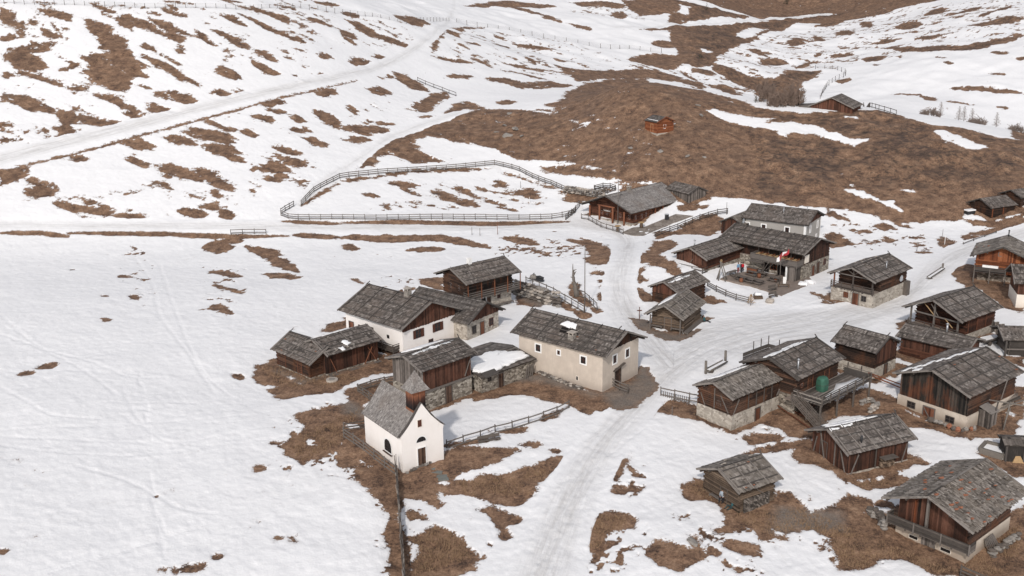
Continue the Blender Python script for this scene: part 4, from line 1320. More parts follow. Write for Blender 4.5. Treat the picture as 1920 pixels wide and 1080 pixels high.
    def chim(s, f, q, sg=-1, w=.75, h=1.1, cap=True, mat='chimney'):
        x = s.gs*(s.L/2)*(1-2*f); p = s.sp(sg, x, q*s.S, 0); z0 = p[2]-.4; z1 = p[2]+h
        o = MB().box(x-w/2, x+w/2, p[1]-w/2, p[1]+w/2, z0, z1).build('chimney', mat, s.root)
        if cap:
            m = MB()
            for a in (-1, 1):
                for b in (-1, 1): m.box(x+a*w*.36-.07, x+a*w*.36+.07, p[1]+b*w*.36-.07, p[1]+b*w*.36+.07, z1+.002, z1+.26)
            m.box(x-w*.6, x+w*.6, p[1]-w*.6, p[1]+w*.6, z1+.262, z1+.36); m.build('chimney_cap', 'rock_pale', o)
            MB().box(x-w*.25, x+w*.25, p[1]-w*.25, p[1]+w*.25, z1+.003, z1+.05).build('flue', 'dark', o)
        return o
    def pipe(s, f, q, sg=-1, h=1.3, r=.09, mat='metal', cone=True):
        x = s.gs*(s.L/2)*(1-2*f); p = s.sp(sg, x, q*s.S, 0)
        o = MB().tube([(x, p[1], p[2]-.2), (x, p[1], p[2]+h)], r, 10).build('stovepipe', mat, s.root)
        if cone: MB().tube([(x, p[1], p[2]+h+.05), (x, p[1], p[2]+h+.22)], [r*2.1, .02], 10).build('pipe_cowl', mat, o)
    def pt(s, x, y, z=0):
        return s.root.matrix_basis @ Vector((x, y, z)) if False else (Matrix.Translation(s.root.location) @ Matrix.Rotation(s.root.rotation_euler.z, 4, 'Z')) @ Vector((x, y, z))
def hash_s(t):
    v = 7
    for ch in t: v = (v*131+ord(ch)) & 0x7fffffff
    return v
# ------------------------------------------------------------------ the houses
BUILD = []
def H_(*a, **k): return House(*a, **k)
def houses_left():
    # white farmhouse with the big roof
    h = H_('farmhouse', 'white farmhouse with brown shutters, a red gable and a long dark gallery', 'farmhouse', (-15.6, 140.5), 137.6, 13.1, 11.3, 4.15, 6.6, .04, 'L', .8, .7)
    h.solid(-1.6, None, 'plaster_white')
    h.boards(3.45, None, 'vert', 'wood_redv', 'gable_boarding', 'G')
    h.roof('shingle', .34); h.barge('lath'); h.ridge('lath_dark', .3)
    h.poles(5, 'lath_dark', .06); h.laths(4, 'lath_dark'); h.peg(0); h.peg(1)
    h.stones(12, ('rock', 'rock_pale', 'rock'), -1, 4, (.16, .26)); h.chim(.36, 1.0, 1, .75, .7)
    for f in (.29, .66): h.win('G', f, 1.95, 1.0, 1.1, 'shutter', 'glass', 'shutter', .06)
    h.win('G', .52, .2, .75, .85, 'shutter', 'glass', None, .05)
    h.balcony('F', .06, .86, .75, 1.1, 3, 'rail_dark', 2.2, boards=True, h=.95)
    h.door('F', .55, .78, .95, 1.9, 'door_red'); h.door('F', .90, .78, .9, 1.8, 'door_red')
    h.win('F', .25, 1.9, .5, .5, None); h.win('F', .74, 1.7, .7, .8, 'shutter', 'glass', None, .05)
    h.boards(-1.5, .55, 'vert', 'wood_redv', 'lower_boarding', 'F', grow=.06)
    # stone house behind it
    h = H_('stone_house', 'stone walled house with dark grey roof and red gable boards, behind the white farmhouse', 'house', (-8.49, 144.67), 142.3, 12.6, 8.2, 2.75, 4.95, .08, 'L', .6, .8)
    h.solid(-1.6, None, 'stone_pale'); h.boards(2.55, None, 'vert', 'wood_redv', 'gable_boarding', 'G')
    h.roof('shingle_dark', .40); h.barge('lath_dark'); h.ridge('lath_dark'); h.laths(5, 'lath_dark', w=.09)
    h.win('G', .22, .75, .7, .95, 'rail_dark'); h.door('G', .47, -.05, .85, 1.95, 'door_red', 'rail'); h.win('G', .76, .9, .8, .95, 'shutter', fw=.09)
    h.snowp([(.42, .02), (.50, .0), (.62, .25), (.55, .30), (.45, .18)], -1, .10)
    h.snowp([(.30, .05), (.36, .04), (.42, .2), (.33, .2)], -1, .08); h.stones(4, ('rock',), -1, 3)
    # hut with the red posted gallery
    h = H_('log_house', 'log house with red gallery posts on a whitewashed base, furthest back of the left cluster', 'log house', (-5.17, 154.87), 38.8, 10.3, 8.3, 5.1, 6.75, .09, 'R', 1.5, .8)
    h.solid(-1.5, 2.45, 'stone_pale', 'base_wall'); h.boards(2.45, None, 'log', 'wood_brown')
    h.boards(2.4, 5, 'log', 'wood_black', 'gallery_wall', 'F', .02)
    h.roof('shingle'); h.barge('lath', .16); h.ridge('lath_dark', .1); h.laths(3); h.poles(3, 'lath', .04); h.peg(1)
    h.stones(3, ('rock_pale', 'rock')); h.chim(.36, .98, 1, .6, .95, False, 'trim_white')
    h.balcony('F', -.04, 1.10, 2.5, 1.15, 3, 'rail', 2.4, True, h=.95, pmat='post_orange')
    for f in (.28, .66): h.win('G', f, 3.35, .55, .8, 'door_red', 'curtain', None, .12)
    h.door('F', .38, 0, .9, 1.9, 'dark', 'trim_white'); h.door('F', .50, 0, .6, 1.8, 'door', 'rail'); h.win('F', .72, 1.35, .5, .45, 'shutter', fw=.05)
    h.balcony('F', .5, 1.0, .42, .5, 1, 'rail', 9, h=.02, name='bench')
    # wood shed, long part and cross part
    h = H_('woodshed', 'long low timber shed with diagonal props, left end of the village', 'shed', (-22.52, 131.36), -137.3, 8.6, 6.9, 2.9, 4.2, .02, 'L', .9, .3)
    h.solid(-1.4, .15, 'stone', 'base_wall', .06); h.boards(.15, None, 'vert', 'wood_redv', base=(.1, .75))
    h.roof('shingle', .34); h.barge('lath'); h.ridge('lath'); h.laths(4); h.poles(3, 'lath', .045)
    h.stones(9, ('rock', 'rock_pale')); h.snowp([(.50, .25), (.60, .22), (.64, .45), (.55, .52)], -1, .12); h.snowp([(.66, .05), (.72, .02), (.74, .2), (.68, .2)], -1, .1)
    h.snowp([(.1, .1), (.5, .05), (.9, .2), (.5, .35)], 1, .12); h.snowp([(.2, .7), (.6, .65), (.8, .85), (.4, .9)], 1, .1)
    for a, b in ((.06, .22), (.30, .14), (.84, .95)): h.plank('F', a, .1, b, 2.2, .42, .12, 'post_orange')
    h.balcony('F', 0, 1, -.1, .7, 1, 'rail', 9, h=.02, name='sill_step')
    h = H_('gabled_shed', 'low timber shed with a crossing gable and orange plank doors, joined to the woodshed', 'shed', (-26.39, 130.13), 135.4, 8.6, 6.2, 2.15, 3.8, -.02, 'L', .5, .7)
    h.solid(-1.4, .1, 'stone', 'base_wall', .06); h.boards(.1, None, 'log', 'wood_brown')
    h.roof('shingle', .34); h.barge('lath'); h.ridge('lath_dark', .3); h.poles(3, 'lath', .05); h.laths(3)
    h.stones(4, ('rock_rust', 'rock')); h.peg(.97)
    for k in range(5): MB().beam(h.sp(-1, -.8+.3*k, 1.0+.1*k, .12), h.sp(-1, .5+.35*k, 1.5-.05*k, .16), .16, .05).build('loose_board', 'lath_dark', h.roofo)
    h.door('F', .30, .05, .8, 1.7, 'wood_orange', 'door_red'); h.door('F', .86, .05, 1.7, 1.75, 'door_red', 'door_red'); h.win('F', .12, .9, .9, .5, None, 'wood_orange')
    # barn over stone base behind the chapel
    h = H_('barn', 'barn of sunburnt planks over a rubble stone base, right behind the chapel tower', 'barn', (-9.75, 119.72), 43.7, 8.7, 6.8, 5.2, 6.3, -.07, 'R', .6, .7)
    h.solid(-1.5, 2.35, 'stone', 'base_wall', .10); h.boards(2.3, 5, 'vert', 'wood_redv', 'upper_wall', 'FGKH'); h.boards(2.3, None, 'vert', 'wood_greyv', 'gable_wall', 'GH', .04)
    MB().box(-h.xw-.2, h.xw+.25, -h.yw-.26, -h.yw-.05, 2.25, 2.42).build('sill_beam', 'rail', h.root)
    h.roof('shingle'); h.barge('lath', .18); h.ridge('lath_dark', .2); h.laths(5); h.poles(2, 'lath', .04, f0=.3, f1=.62); h.peg(1)
    h.stones(5); h.plank('F', .86, 2.6, .99, 4.6, .14); h.door('F', .50, -.05, .85, 2.15, 'door', 'rail_dark', .1)
    h.snowp([(.05, .9), (.5, .88), (.9, .92), (.5, .99)], -1, .06); h.snowp([(.2, .2), (.7, .1), (.9, .5), (.4, .7)], 1, .12)
    # stone shed with the slab of snow
    h = H_('stone_shed', 'low rubble stone shed under a thick slab of snow, against the buff house', 'stone shed', (-3.35, 125.9), 42.8, 9.0, 8.6, 2.25, 2.95, -.08, 'R', .35, .25)
    h.solid(-1.5, None, 'stone'); h.roof('shingle_dark', .5, .18, .4); h.barge('lath_dark', .14); h.laths(4)
    h.snowp([(.0, .34), (.12, .12), (.26, .10), (.62, .13), (.95, .22), (.96, .52), (.78, .72), (.66, .98), (.30, .99), (.02, .95)], -1, .28, 'snow_slab', .16)
    h.door('F', .36, -.1, .85, 1.9, 'door', 'rail'); h.win('F', .14, 1.35, .5, .4, 'rail_dark', fw=.05)
    for f, z in ((.82, 1.7), (.86, 1.8), (.91, 1.6), (.95, 1.75)): h.plank('F', f, -.1, f+.04, z, .3, .14, 'rail', 'leaning_board')
    # small snow-free corner roof
    MB().hexa([(-4.4, -4.75, 2.25), (-2.2, -4.75, 2.25), (-2.2, -3.9, 2.62), (-4.4, -3.9, 2.62), (-4.4, -4.75, 2.33), (-2.2, -4.75, 2.33), (-2.2, -3.9, 2.7), (-4.4, -3.9, 2.7)]).build('corner_roof', 'lath_dark', h.root)
    # buff plastered house
    h = H_('plastered_house', 'big buff plastered house with white window surrounds, at the middle of the village', 'house', (8.28, 127.09), 140.0, 14.8, 9.0, 5.0, 7.0, -.15, 'L', .6, .9)
    h.solid(-1.8, None, 'plaster_tan')
    h.boards(5.02, None, 'vert', 'wood_brown', 'gable_boarding', 'G', base=(.05, .5))
    h.roof('shingle', .34); h.barge('lath', .18); h.ridge('lath_dark', .9); h.poles(5, 'lath_dark', .06); h.laths(5); h.peg(1); h.peg(.08)
    h.stones(7, ('rock', 'rock_rust', 'rock')); h.chim(.41, .32, -1, .8, .55)
    h.snowp([(.44, .66), (.52, .62), (.62, .68), (.58, .84), (.47, .84)], -1, .12)
    MB().hexa([h.sp(-1, -2.0+1.0, h.S*.42, .05), h.sp(-1, 1.4, h.S*.42, .05), h.sp(-1, 1.2, h.S*.62, .05), h.sp(-1, -1.2, h.S*.62, .05), h.sp(-1, -1.0, h.S*.42, .10), h.sp(-1, 1.4, h.S*.42, .10), h.sp(-1, 1.2, h.S*.62, .10), h.sp(-1, -1.2, h.S*.62, .10)]).build('roof_hatch', 'dark', h.roofo)
    for f, z, w, hh in ((.22, 3.15, .75, .9), (.76, 3.15, .75, .9)): h.win('F', f, z, w, hh, 'trim_white', fw=.17)
    h.win('F', .51, 3.45, .42, .55, 'trim_white', fw=.15); h.win('F', .29, .75, .28, .5, 'plaster_cream', 'glass', None, .06, bars=False)
    for f in (.33, .68): h.win('G', f, 3.1, .75, 1.0, 'trim_white', fw=.17)
    h.door('G', .42, .15, 1.15, 2.1, 'door', 'rail_dark'); MB().beam(h.P('G', h.u('G', .28), 2.15, .2), h.P('G', h.u('G', .58), 2.6, .2), .35, .06).build('door_canopy', 'rail_dark', h.root)
def chapel():
    h = H_('chapel', 'white chapel with steep shingle roof and wooden bell tower, in front of the village', 'chapel', (-11.88, 104.94), 125.1, 8.4, 5.3, 4.0, 6.95, -.43, 'L', .16, .12)
    h.solid(-1.8, None, 'plaster_white')
    # raised gable wall
    yw = h.yw; x = h.xw; m = MB(); ol = [(-yw, 3.6), (yw, 3.6), (yw+.1, 4.0), (yw*.62, 4.85), (.0, 7.12), (-yw*.62, 4.85), (-yw-.1, 4.0)]
    n = len(ol); m.v = [(x-.28, y, z) for y, z in ol]+[(x+.012, y, z) for y, z in ol]; m.face(tuple(range(n))[::-1]); m.face(tuple(range(n, 2*n)))
    for i in range(n): j = (i+1) % n; m.face((i, j, n+j, n+i))
    m.build('gable_wall', 'plaster_white', h.root)
    # roof with a soft flare at the eaves, shingled
    mb = MB(); r = h.r; W = h.W/2
    prof = [(W+.12, 3.86), (W*.62, 4.92), (0, 7.05)]
    def pr(q):
        if q < .36: a = q/.36; return (prof[0][0]*(1-a)+prof[1][0]*a, prof[0][1]*(1-a)+prof[1][1]*a)
        a = (q-.36)/.64; return (prof[1][0]*(1-a)+prof[2][0]*a, prof[1][1]*(1-a)+prof[2][1]*a)
    xa, xb = -h.xw-.1, h.xw-.25
    for sg in (-1, 1):
        q = 0.0
        while q < .99:
            q2 = min(q+.055, 1.0); xx = xa
            while xx < xb:
                w = r.uniform(.09, .17); x2 = min(xx+w, xb); y0, z0 = pr(max(0, q-.004)); y1, z1 = pr(min(1, q2+.03)); o = .07+r.uniform(0, .012); t = min(1, max(0, r.gauss(.5, .2)))
                mb.hexa([(xx+.004, sg*y0, z0-.06), (x2-.004, sg*y0, z0-.06), (x2-.004, sg*y1, z1-.06), (xx+.004, sg*y1, z1-.06), (xx+.004, sg*(y0+.02), z0+o), (x2-.004, sg*(y0+.02), z0+o), (x2-.004, sg*y1, z1+.03), (xx+.004, sg*y1, z1+.03)], t); xx = x2
            q = q2
    # rounded east end
    h.roofo = mb.build('roof', 'shingle_fine', h.root)
    m = MB()
    for sg in (-1, 1):
        for (a, b) in ((prof[0], prof[1]), (prof[1], prof[2])): m.beam((x-.12, sg*a[0], a[1]+.12), (x-.12, sg*b[0], b[1]+.12), .34, .05)
    m.build('verge_board', 'lath_dark', h.root)
    # rounded choir at the far end
    m = MB(); n = 12; z1 = 3.9
    pts = [(-h.xw+.02-1.15*math.sin(math.pi*k/n), -h.yw*.92*math.cos(math.pi*k/n)) for k in range(n+1)]
    for k, (a, b) in enumerate(pts): m.v += [(a, b, -1.8), (a, b, z1)]
    for k in range(n): m.face((2*k+2, 2*k, 2*k+1, 2*k+3), .5, True)
    m.build('choir_wall', 'plaster_white', h.root)
    m = MB(); m.v.append((-h.xw, 0, 6.9))
    for a, b in pts: m.v.append((-h.xw+(a+h.xw)*1.12, b*1.08, 3.82))
    for k in range(n): m.face((0, k+1, k+2), .4+.03*k)
    m.build('choir_roof', 'shingle_fine', h.root)
    # tower
    tx, w = h.xw-1.1, .74
    m = MB(); k = 0
    for sd in range(4):
        u = -w
        while u < w-.01:
            u2 = min(u+r.uniform(.12, .2), w); d = w+r.uniform(0, .02); t = r.uniform(.3, 1)
            if sd == 0: q = [(tx+u, -d), (tx+u2-.008, -d), (tx+u2-.008, -w+.1), (tx+u, -w+.1)]
            elif sd == 1: q = [(tx+w-.1, u), (tx+d, u), (tx+d, u2-.008), (tx+w-.1, u2-.008)]
            elif sd == 2: q = [(tx+u, w-.1), (tx+u2-.008, w-.1), (tx+u2-.008, d), (tx+u, d)]
            else: q = [(tx-d, u), (tx-w+.1, u), (tx-w+.1, u2-.008), (tx-d, u2-.008)]
            m.hexa([(a, b, 5.3) for a, b in q]+[(a, b, 8.55) for a, b in q], t); u = u2
    tw = m.build('bell_tower', 'wood_tower', h.root)
    m = MB(); rows = 16
    def rad(t): return (1.02*(1-t)**1.0+.10*(1-t)**6)*(1-t*.02)
    for sd in range(4):
        c, s_ = [(1, 0), (0, 1), (-1, 0), (0, -1)][sd]
        for i in range(rows):
            t0, t1 = i/rows, min(1, (i+1.25)/rows); r0, r1 = rad(t0)+.02, max(.02, rad(t1)); n = max(1, int(2*r0/.16))
            for j in range(n):
                a0, a1 = -1+2*j/n, -1+2*(j+1)/n
                P = lambda a, rr, z: (tx+c*rr-s_*a*rr, s_*rr+c*a*rr, z)
                b = len(m.v); z0, z2 = 8.42+2.0*t0, 8.42+2.0*t1
                m.v += [P(a0, r0, z0), P(a1, r0, z0), P(a1, r1, z2), P(a0, r1, z2)]; m.face((b, b+1, b+2, b+3), r.uniform(.25, .85))
    m.build('spire', 'shingle_fine', tw)
    MB().tube([(tx, 0, 10.35), (tx, 0, 10.75)], [.05, .02], 6).build('spire_pin', 'metal_dark', tw)
    MB().box(tx-w-.12, tx+w+.12, -w-.12, w+.12, 8.36, 8.43).build('tower_eave', 'lath_dark', tw)
    m = MB().box(tx-w-.05, tx+w+.05, -w-.05, w+.05, 5.2, 6.35); m.build('tower_flashing', 'rust', tw)
    # openings
    h.door('G', .46, -.1, .95, 2.25, 'door', 'trim_white')
    h.win('G', .44, 4.55, .48, .78, 'plaster_cream', 'shutter', None, .05, bars=False)
    def arch(side, f, z, w, hh, name, half=False, d=.0):
        u = h.u(side, f); out = MB(); inn = MB(); n = 10; pi_ = []; po = []
        for k in range(n+1):
            a = math.pi*k/n; pi_.append((math.cos(a)*w/2, hh+math.sin(a)*w/2)); po.append((math.cos(a)*(w/2+.14), hh+math.sin(a)*(w/2+.14)))
        if not half: pi_ += [(-w/2, 0), (w/2, 0)]; po += [(-w/2-.14, -.1), (w/2+.14, -.1)]
        b = len(inn.v)
        for a, c in pi_: inn.v.append(h.P(side, u+a, z+c, .02))
        inn.face(tuple(range(len(pi_)))); o = inn.build(name, 'glass', h.root)
        m = len(pi_)
        for (a, c), (e, g) in zip(pi_, po): out.v += [h.P(side, u+a, z+c, .055), h.P(side, u+e, z+g, .055), h.P(side, u+a, z+c, 0)]
        for k in range(m):
            j = (k+1) % m
            out.face((3*k, 3*j, 3*j+1, 3*k+1)); out.face((3*k, 3*k+2, 3*j+2, 3*j))
        out.build('frame', 'trim_white', o)
        g = MB()
        for a in (-.25, 0, .25): g.beam(h.P(side, u+a*w, z+.02, .035), h.P(side, u+a*w, z+hh+math.sqrt(max(.01, .25-a*a))*w-.02, .035), .03, .02)
        if not half: g.beam(h.P(side, u-w/2, z+hh*.5, .035), h.P(side, u+w/2, z+hh*.5, .035), .02, .03)
        g.build('glazing_bar', 'metal_dark', o)
        return o
    arch('F', .37, 1.2, 1.5, .7, 'arched_window'); arch('G', .46, 2.85, 1.15, .0, 'lunette_window', True)
    m = MB(); m.beam(h.P('F', h.u('F', .36)-.98, 1.08, .12), h.P('F', h.u('F', .36)+.85, 1.08, .12), .24, .06); m.build('window_sill', 'door', h.root)
def houses_mid():
    h = H_('log_hut', 'pale log hut with four roof poles and benches beside its door, by the street', 'hut', (23.34, 144.79), 59.4, 8.9, 5.9, 2.35, 4.0, .0, 'R', .6, .8)
    h.boards(-1.4, None, 'log', 'log_pale', 'wall', 'FGKH', ix=.9); h.roof('shingle_light', .42); h.barge('lath', .15); h.ridge('lath', .1)
    h.poles(4, 'lath', .06); h.laths(2); h.stones(9, ('rock', 'rock_dark')); h.snowp([(.3, .3), (.7, .2), (.9, .6), (.5, .8)], 1, .1)
    h.door('G', .50, -.1, .95, 1.75, 'door', 'rail', ix=.9); h.win('G', .20, .75, .75, .6, 'rail_dark', fw=.07, ix=.9); h.win('G', .80, .75, .75, .6, 'rail_dark', fw=.07, ix=.9)
    for f in (.02, .62): MB().beam(h.P('G', h.u('G', f if f < .5 else .98), -.2, .15, 0), h.P('G', h.u('G', f if f < .5 else .98), 2.2, .15, 0), .15, .15).build('porch_post', 'rail', h.root)
    h.balcony('G', -.02, .36, .38, .45, 1, 'rail', 9, h=.02, name='bench', ix=.85); h.balcony('G', .66, 1.0, .38, .45, 1, 'rail', 9, h=.02, name='bench', ix=.85)
    h.balcony('F', .05, 1.0, .05, .8, 1, 'rail', 9, h=.02, name='plank_step')
    h = H_('log_barn', 'brown log barn with weathered gable planks, close behind the pale log hut', 'barn', (25.58, 156.2), 46.1, 8.3, 5.6, 2.5, 3.75, .03, 'R', .55, .6)
    h.boards(-1.3, 2.5, 'log', 'wood_brown'); h.boards(1.7, None, 'vert', 'wood_redv', 'gable_boarding', 'G', .05)
    h.roof('shingle'); h.barge('lath', .15); h.ridge('lath_dark', .1); h.poles(5, 'lath', .05); h.laths(3); h.stones(8); h.snowp([(.05, .8), (.4, .75), (.8, .8), (.4, .98)], -1, .05)
    # restaurant
    h = H_('log_restaurant', 'long red log restaurant with a porch, smooth grey roof and paved terrace, beside the paddock', 'restaurant', (24.53, 208.45), 44.4, 17.6, 13.2, 2.75, 5.3, 1.23, 'R', 1.0, 1.0)
    h.solid(-2.2, .3, 'stone_pale', 'base_wall', .12); h.boards(.3, None, 'log', 'wood_red', 'wall', 'FGKH', ix=1.0, base=(.35, 1))
    h.roof('shingle_fine', .30, .12, .22, .03, .03, .004, .02); h.barge('lath_dark', .2); h.ridge('lath_dark', .1)
    h.chim(.40, .97, -1, .7, .55, True)
    for f in (.10, .30, .52, .60, .72): h.win('G', f, .95, .65, .95, 'wood_orange', 'curtain', None, .07, ix=1.0)
    for a in (.36, .66):
        MB().tube([h.P('G', h.u('G', a), -.6, .5), h.P('G', h.u('G', a), 3.1, .5)], .2, 8).build('porch_post', 'post_orange', h.root)
    MB().tube([h.P('G', h.u('G', .32), 3.1, .5), h.P('G', h.u('G', .70), 3.1, .5)], .16, 8).build('porch_beam', 'post_orange', h.root)
    for a in (.12, .9): MB().tube([h.P('G', h.u('G', a), -.6, .3), h.P('G', h.u('G', a), 2.6, .3)], .18, 8).build('porch_post', 'post_orange', h.root)
    sg = MB().beam(h.P('G', h.u('G', .58), 2.25, .46), h.P('G', h.u('G', .40), 2.25, .46), .08, .62).build('sign_board', 'door', h.root)
    m = MB(); pts = []
    for k in range(33):
        t = k/32; pts.append(h.P('G', h.u('G', .565-.155*t), 2.25+.13*math.sin(t*40)*(1-.3*math.sin(t*9)), .53))
    m.tube(pts, .025, 4); m.build('sign_lettering', 'trim_white', sg)
    MB().beam(h.P('G', h.u('G', .53), 1.15, -.9), h.P('G', h.u('G', .44), 1.15, -.9), .1, .9).build('menu_board', 'wood_orange', h.root)
    for f in (.10, .22, .30, .55, .74, .88): h.win('F', f, .85, .6, 1.0, 'wood_orange', 'curtain', None, .08)
    for f in (.38, .66): h.door('F', f, .1, 1.0, 2.0, 'door', 'post_orange')
    for f in (.45, .60, .80, .95): MB().beam(h.P('F', h.u('F', f), 0, .5), h.P('F', h.u('F', f), 2.6, .5), .2, .2).build('eave_post', 'post_orange', h.root)
    h = H_('small_barn', 'small grey plank barn with a gabled roof, right behind the log restaurant', 'barn', (35.4, 210.6), 122.7, 7.0, 5.2, 2.4, 3.6, 3.3, 'L', .35, .35)
    h.boards(-1.6, None, 'vert', 'wood_greyv'); h.roof('shingle', .4); h.barge('lath_dark', .14); h.stones(3)
    # grey plaster house
    h = H_('guesthouse', 'grey plastered two storey house with white window frames, behind the inn', 'house', (49.9, 190.3), 146.7, 12.4, 9.6, 4.5, 6.25, .28, 'L', .5, .6)
    h.solid(-2, None, 'plaster_grey'); h.boards(4.3, None, 'vert', 'wood_redv', 'gable_boarding', 'G'); h.roof('shingle', .36); h.barge('lath_dark', .16); h.ridge('lath_dark')
    for e in (0, 1): MB().box(h.xw-.35 if e == 0 else h.xw-.35, h.xw+.02, (-h.yw-.02) if e == 0 else h.yw-.35, (-h.yw+.35) if e == 0 else h.yw+.02, -1.9, 4.5).build('white_quoin', 'trim_white', h.root)
    for f in (.30, .69, .97): h.win('F', f, 2.7, .7, .85, 'trim_white', fw=.2)
    for f in (.30, .78):
        h.win('G', f, 2.6, .6, 1.1, 'trim_white', 'curtain', fw=.17); h.win('G', f-.05, .2, .6, 1.1, 'trim_white', 'curtain', fw=.17)
    h.pipe(.45, .6, -1, .9, .07); h.pipe(.15, .97, -1, .5, .08)
    h = H_('dark_shed', 'small dark wooden shed with pale plank roof, at the west corner of the grey house', 'shed', (42.46, 192.66), 51.4, 7.0, 5.0, 3.0, 4.25, .65, 'R', .4, .4)
    h.boards(-1.6, None, 'vert', 'wood_redv', base=(.05, .6)); h.roof('shingle_light', .5, .2, .4); h.barge('lath_dark', .14)
    dish(h, h.sp(-1, h.gs*3.1, .6, .5), .45, 'shed_dish')
    # the inn, two wings
    h = H_('inn_wing', 'low west wing of the inn, red log walls under a roof gridded with poles', 'inn', (35.51, 174.86), 44.5, 18.0, 7.1, 2.1, 3.6, 1.30, 'R', .6, .8)
    h.solid(-3, .35, 'stone', 'base_wall', .1); h.boards(.3, None, 'log', 'wood_red'); h.boards(.9, None, 'vert', 'wood_redv', 'gable_boarding', 'G', .05)
    h.roof('shingle'); h.barge('lath', .15); h.ridge('lath_dark', .2); h.poles(7, 'lath', .055); h.laths(4); h.stones(14, ('rock', 'rock_dark')); h.pipe(.12, .85, 1, .9, .1)
    h.plank('G', .6, .4, .45, 1.6, .12); h.win('G', .22, 1.1, .5, .6, 'rail', fw=.05); h.door('G', .75, 0, .8, 1.7, 'door_red'); h.door('F', .22, -1.3, .9, 1.6, 'dark', 'rail', d=.1)
    MB().tube([h.P('F', h.u('F', .24), .95, .1), h.P('F', h.u('F', .24), .95, .18)], .3, 14).build('round_sign', 'straw', h.root)
    h.balcony('G', -.05, 1.0, .0, 1.5, 2, 'rail_dark', 2, h=.8, name='gallery')
    h = H_('inn', 'main inn building with a dining terrace under its roof and a stone ground floor', 'inn', (44.63, 173.94), 135.6, 16.4, 10.6, 4.6, 6.35, -.14, 'L', 1.0, .8)
    h.TZ = 2.62; globals()['INN'] = h
    h.solid(-1.5, 2.5, 'stone', 'base_wall', .12); h.boards(2.5, None, 'log', 'wood_brown', iy=3.0, base=(.0, .5)); h.boards(2.6, None, 'vert', 'wood_redv', 'gable_boarding', 'G', .05, iy=.1, base=(.0, .55))
    MB().box(-h.xw, h.xw, -h.yw-.1, -h.yw+3.0, 2.505, h.TZ-.002).build('terrace_floor', 'deck', h.root)
    h.roof('shingle'); h.barge('lath', .16); h.ridge('lath_dark', .1); h.poles(8, 'lath_dark', .06); h.laths(5); h.stones(14, ('rock', 'rock_dark', 'rock_pale'))
    h.balcony('F', -.02, .56, h.TZ, 2.1, 4, 'rail', 1.9, h=1.0, boards=True, legs=False, name='upper_terrace')
    for f in (0, .14, .28, .42, .55): MB().beam(h.P('F', h.u('F', f), h.TZ, -.1), h.P('F', h.u('F', f), 4.75, -.1), .16, .16).build('eave_post', 'rail_dark', h.root)
    for k in range(14): MB().box(h.xw-.15+.0, h.xw-.07, -h.yw-2.1+.15*k, -h.yw-2.1+.15*k+.14, -1, 2.5, h.r.random()).build('screen_board', 'wood_greyv', h.root)
    for k in range(7): MB().box(h.xw-1.3+.17*k, h.xw-1.3+.17*k+.16, -h.yw-2.15, -h.yw-2.08, -1, 2.5, h.r.random()).build('screen_board', 'wood_greyv', h.root)
    for f in (.14, .24, .44): h.door('F', f, 0, 1.2, 2.0, 'dark', 'rail_dark', d=.12)
    h.win('F', .34, 1.0, 1.0, .9, 'wood_orange', 'dark', d=.12)
    h.door('G', .40, .0, .8, 1.8, 'door_red', 'rail', d=.12); h.door('G', .58, .2, .9, 1.9, 'door', 'rail', d=.12); h.win('G', .84, 1.3, .55, .8, 'shutter', fw=.08, d=.12)
    h.win('G', .75, 3.4, .45, .6, 'shutter', fw=.06, d=.06); h.win('G', .58, 3.4, .45, .6, 'shutter', fw=.06, d=.06)
    MB().beam(h.P('G', h.u('G', .06), 3.4, .14), h.P('G', h.u('G', .22), 3.4, .14), .06, 1.3).build('white_panel', 'plaster_cream', h.root)
    for f, mt in ((.11, 'trim_white'), (.40, 'rail_dark')): u = h.u('F', f); MB().box(u-.14, u+.14, -h.yw-2.0, -h.yw-1.72, -.8, 2.45).build('pillar', mt, h.root)
    h.plank('F', .34, 2.4, .40, .8, 2.0, .2, 'rail'); h.plank('F', .28, 2.4, .36, 1.2, 2.0, .16, 'rail')
    # chalet with stone base and open loft
    h = H_('stone_base_chalet', 'chalet with rubble ground floor, open timber loft and a round dish, right of the inn', 'chalet', (54.61, 156.0), 42.8, 11.1, 7.9, 4.2, 5.75, .05, 'R', .6, .7)
    h.solid(-1.6, 2.1, 'stone_pale', 'base_wall', .12); h.boards(2.1, None, 'log', 'wood_brown', ix=2.0)
    h.roof('shingle'); h.barge('lath', .16); h.ridge('lath_dark', .15); h.poles(4, 'lath_dark', .065); h.laths(4); h.stones(13, ('rock', 'rock_pale', 'rock_dark')); h.peg(1)
    h.stones(10, ('rock_pale', 'rock'), 1, 2); h.pipe(.55, .42, -1, .9, .08)
    h.balcony('G', -.02, 1.02, 2.15, .25, 3, 'rail_dark', 1.6, h=.9, name='loft_gallery')
    MB().box(*sorted((h.gs*(h.xw-2.0), h.gs*(h.xw+.1))), -h.yw, h.yw, 2.08, 2.14).build('loft_floor', 'deck', h.root)
    for f in (.03, .5, .97): MB().beam(h.P('G', h.u('G', f), 2.1, -.05), h.P('G', h.u('G', f), h.rz(h.u('G', f))-.1, -.05), .18, .18).build('loft_post', 'post_orange' if f > .9 else 'rail_dark', h.root)
    h.plank('G', .5, 4.5, .35, 5.1, -.05); h.plank('G', .5, 4.5, .65, 5.1, -.05); MB().beam(h.P('G', h.u('G', .1), 4.3, -.05), h.P('G', h.u('G', .9), 4.3, -.05), .14, .14).build('tie_beam', 'rail', h.root)
    h.win('G', .20, .85, .7, .75, 'rail_dark', d=.1, fw=.06); h.door('G', .40, -.1, .95, 1.9, 'door_red', 'rail', d=.1); h.win('G', .64, .85, .65, .75, 'shutter', 'door_red', d=.1, fw=.06)
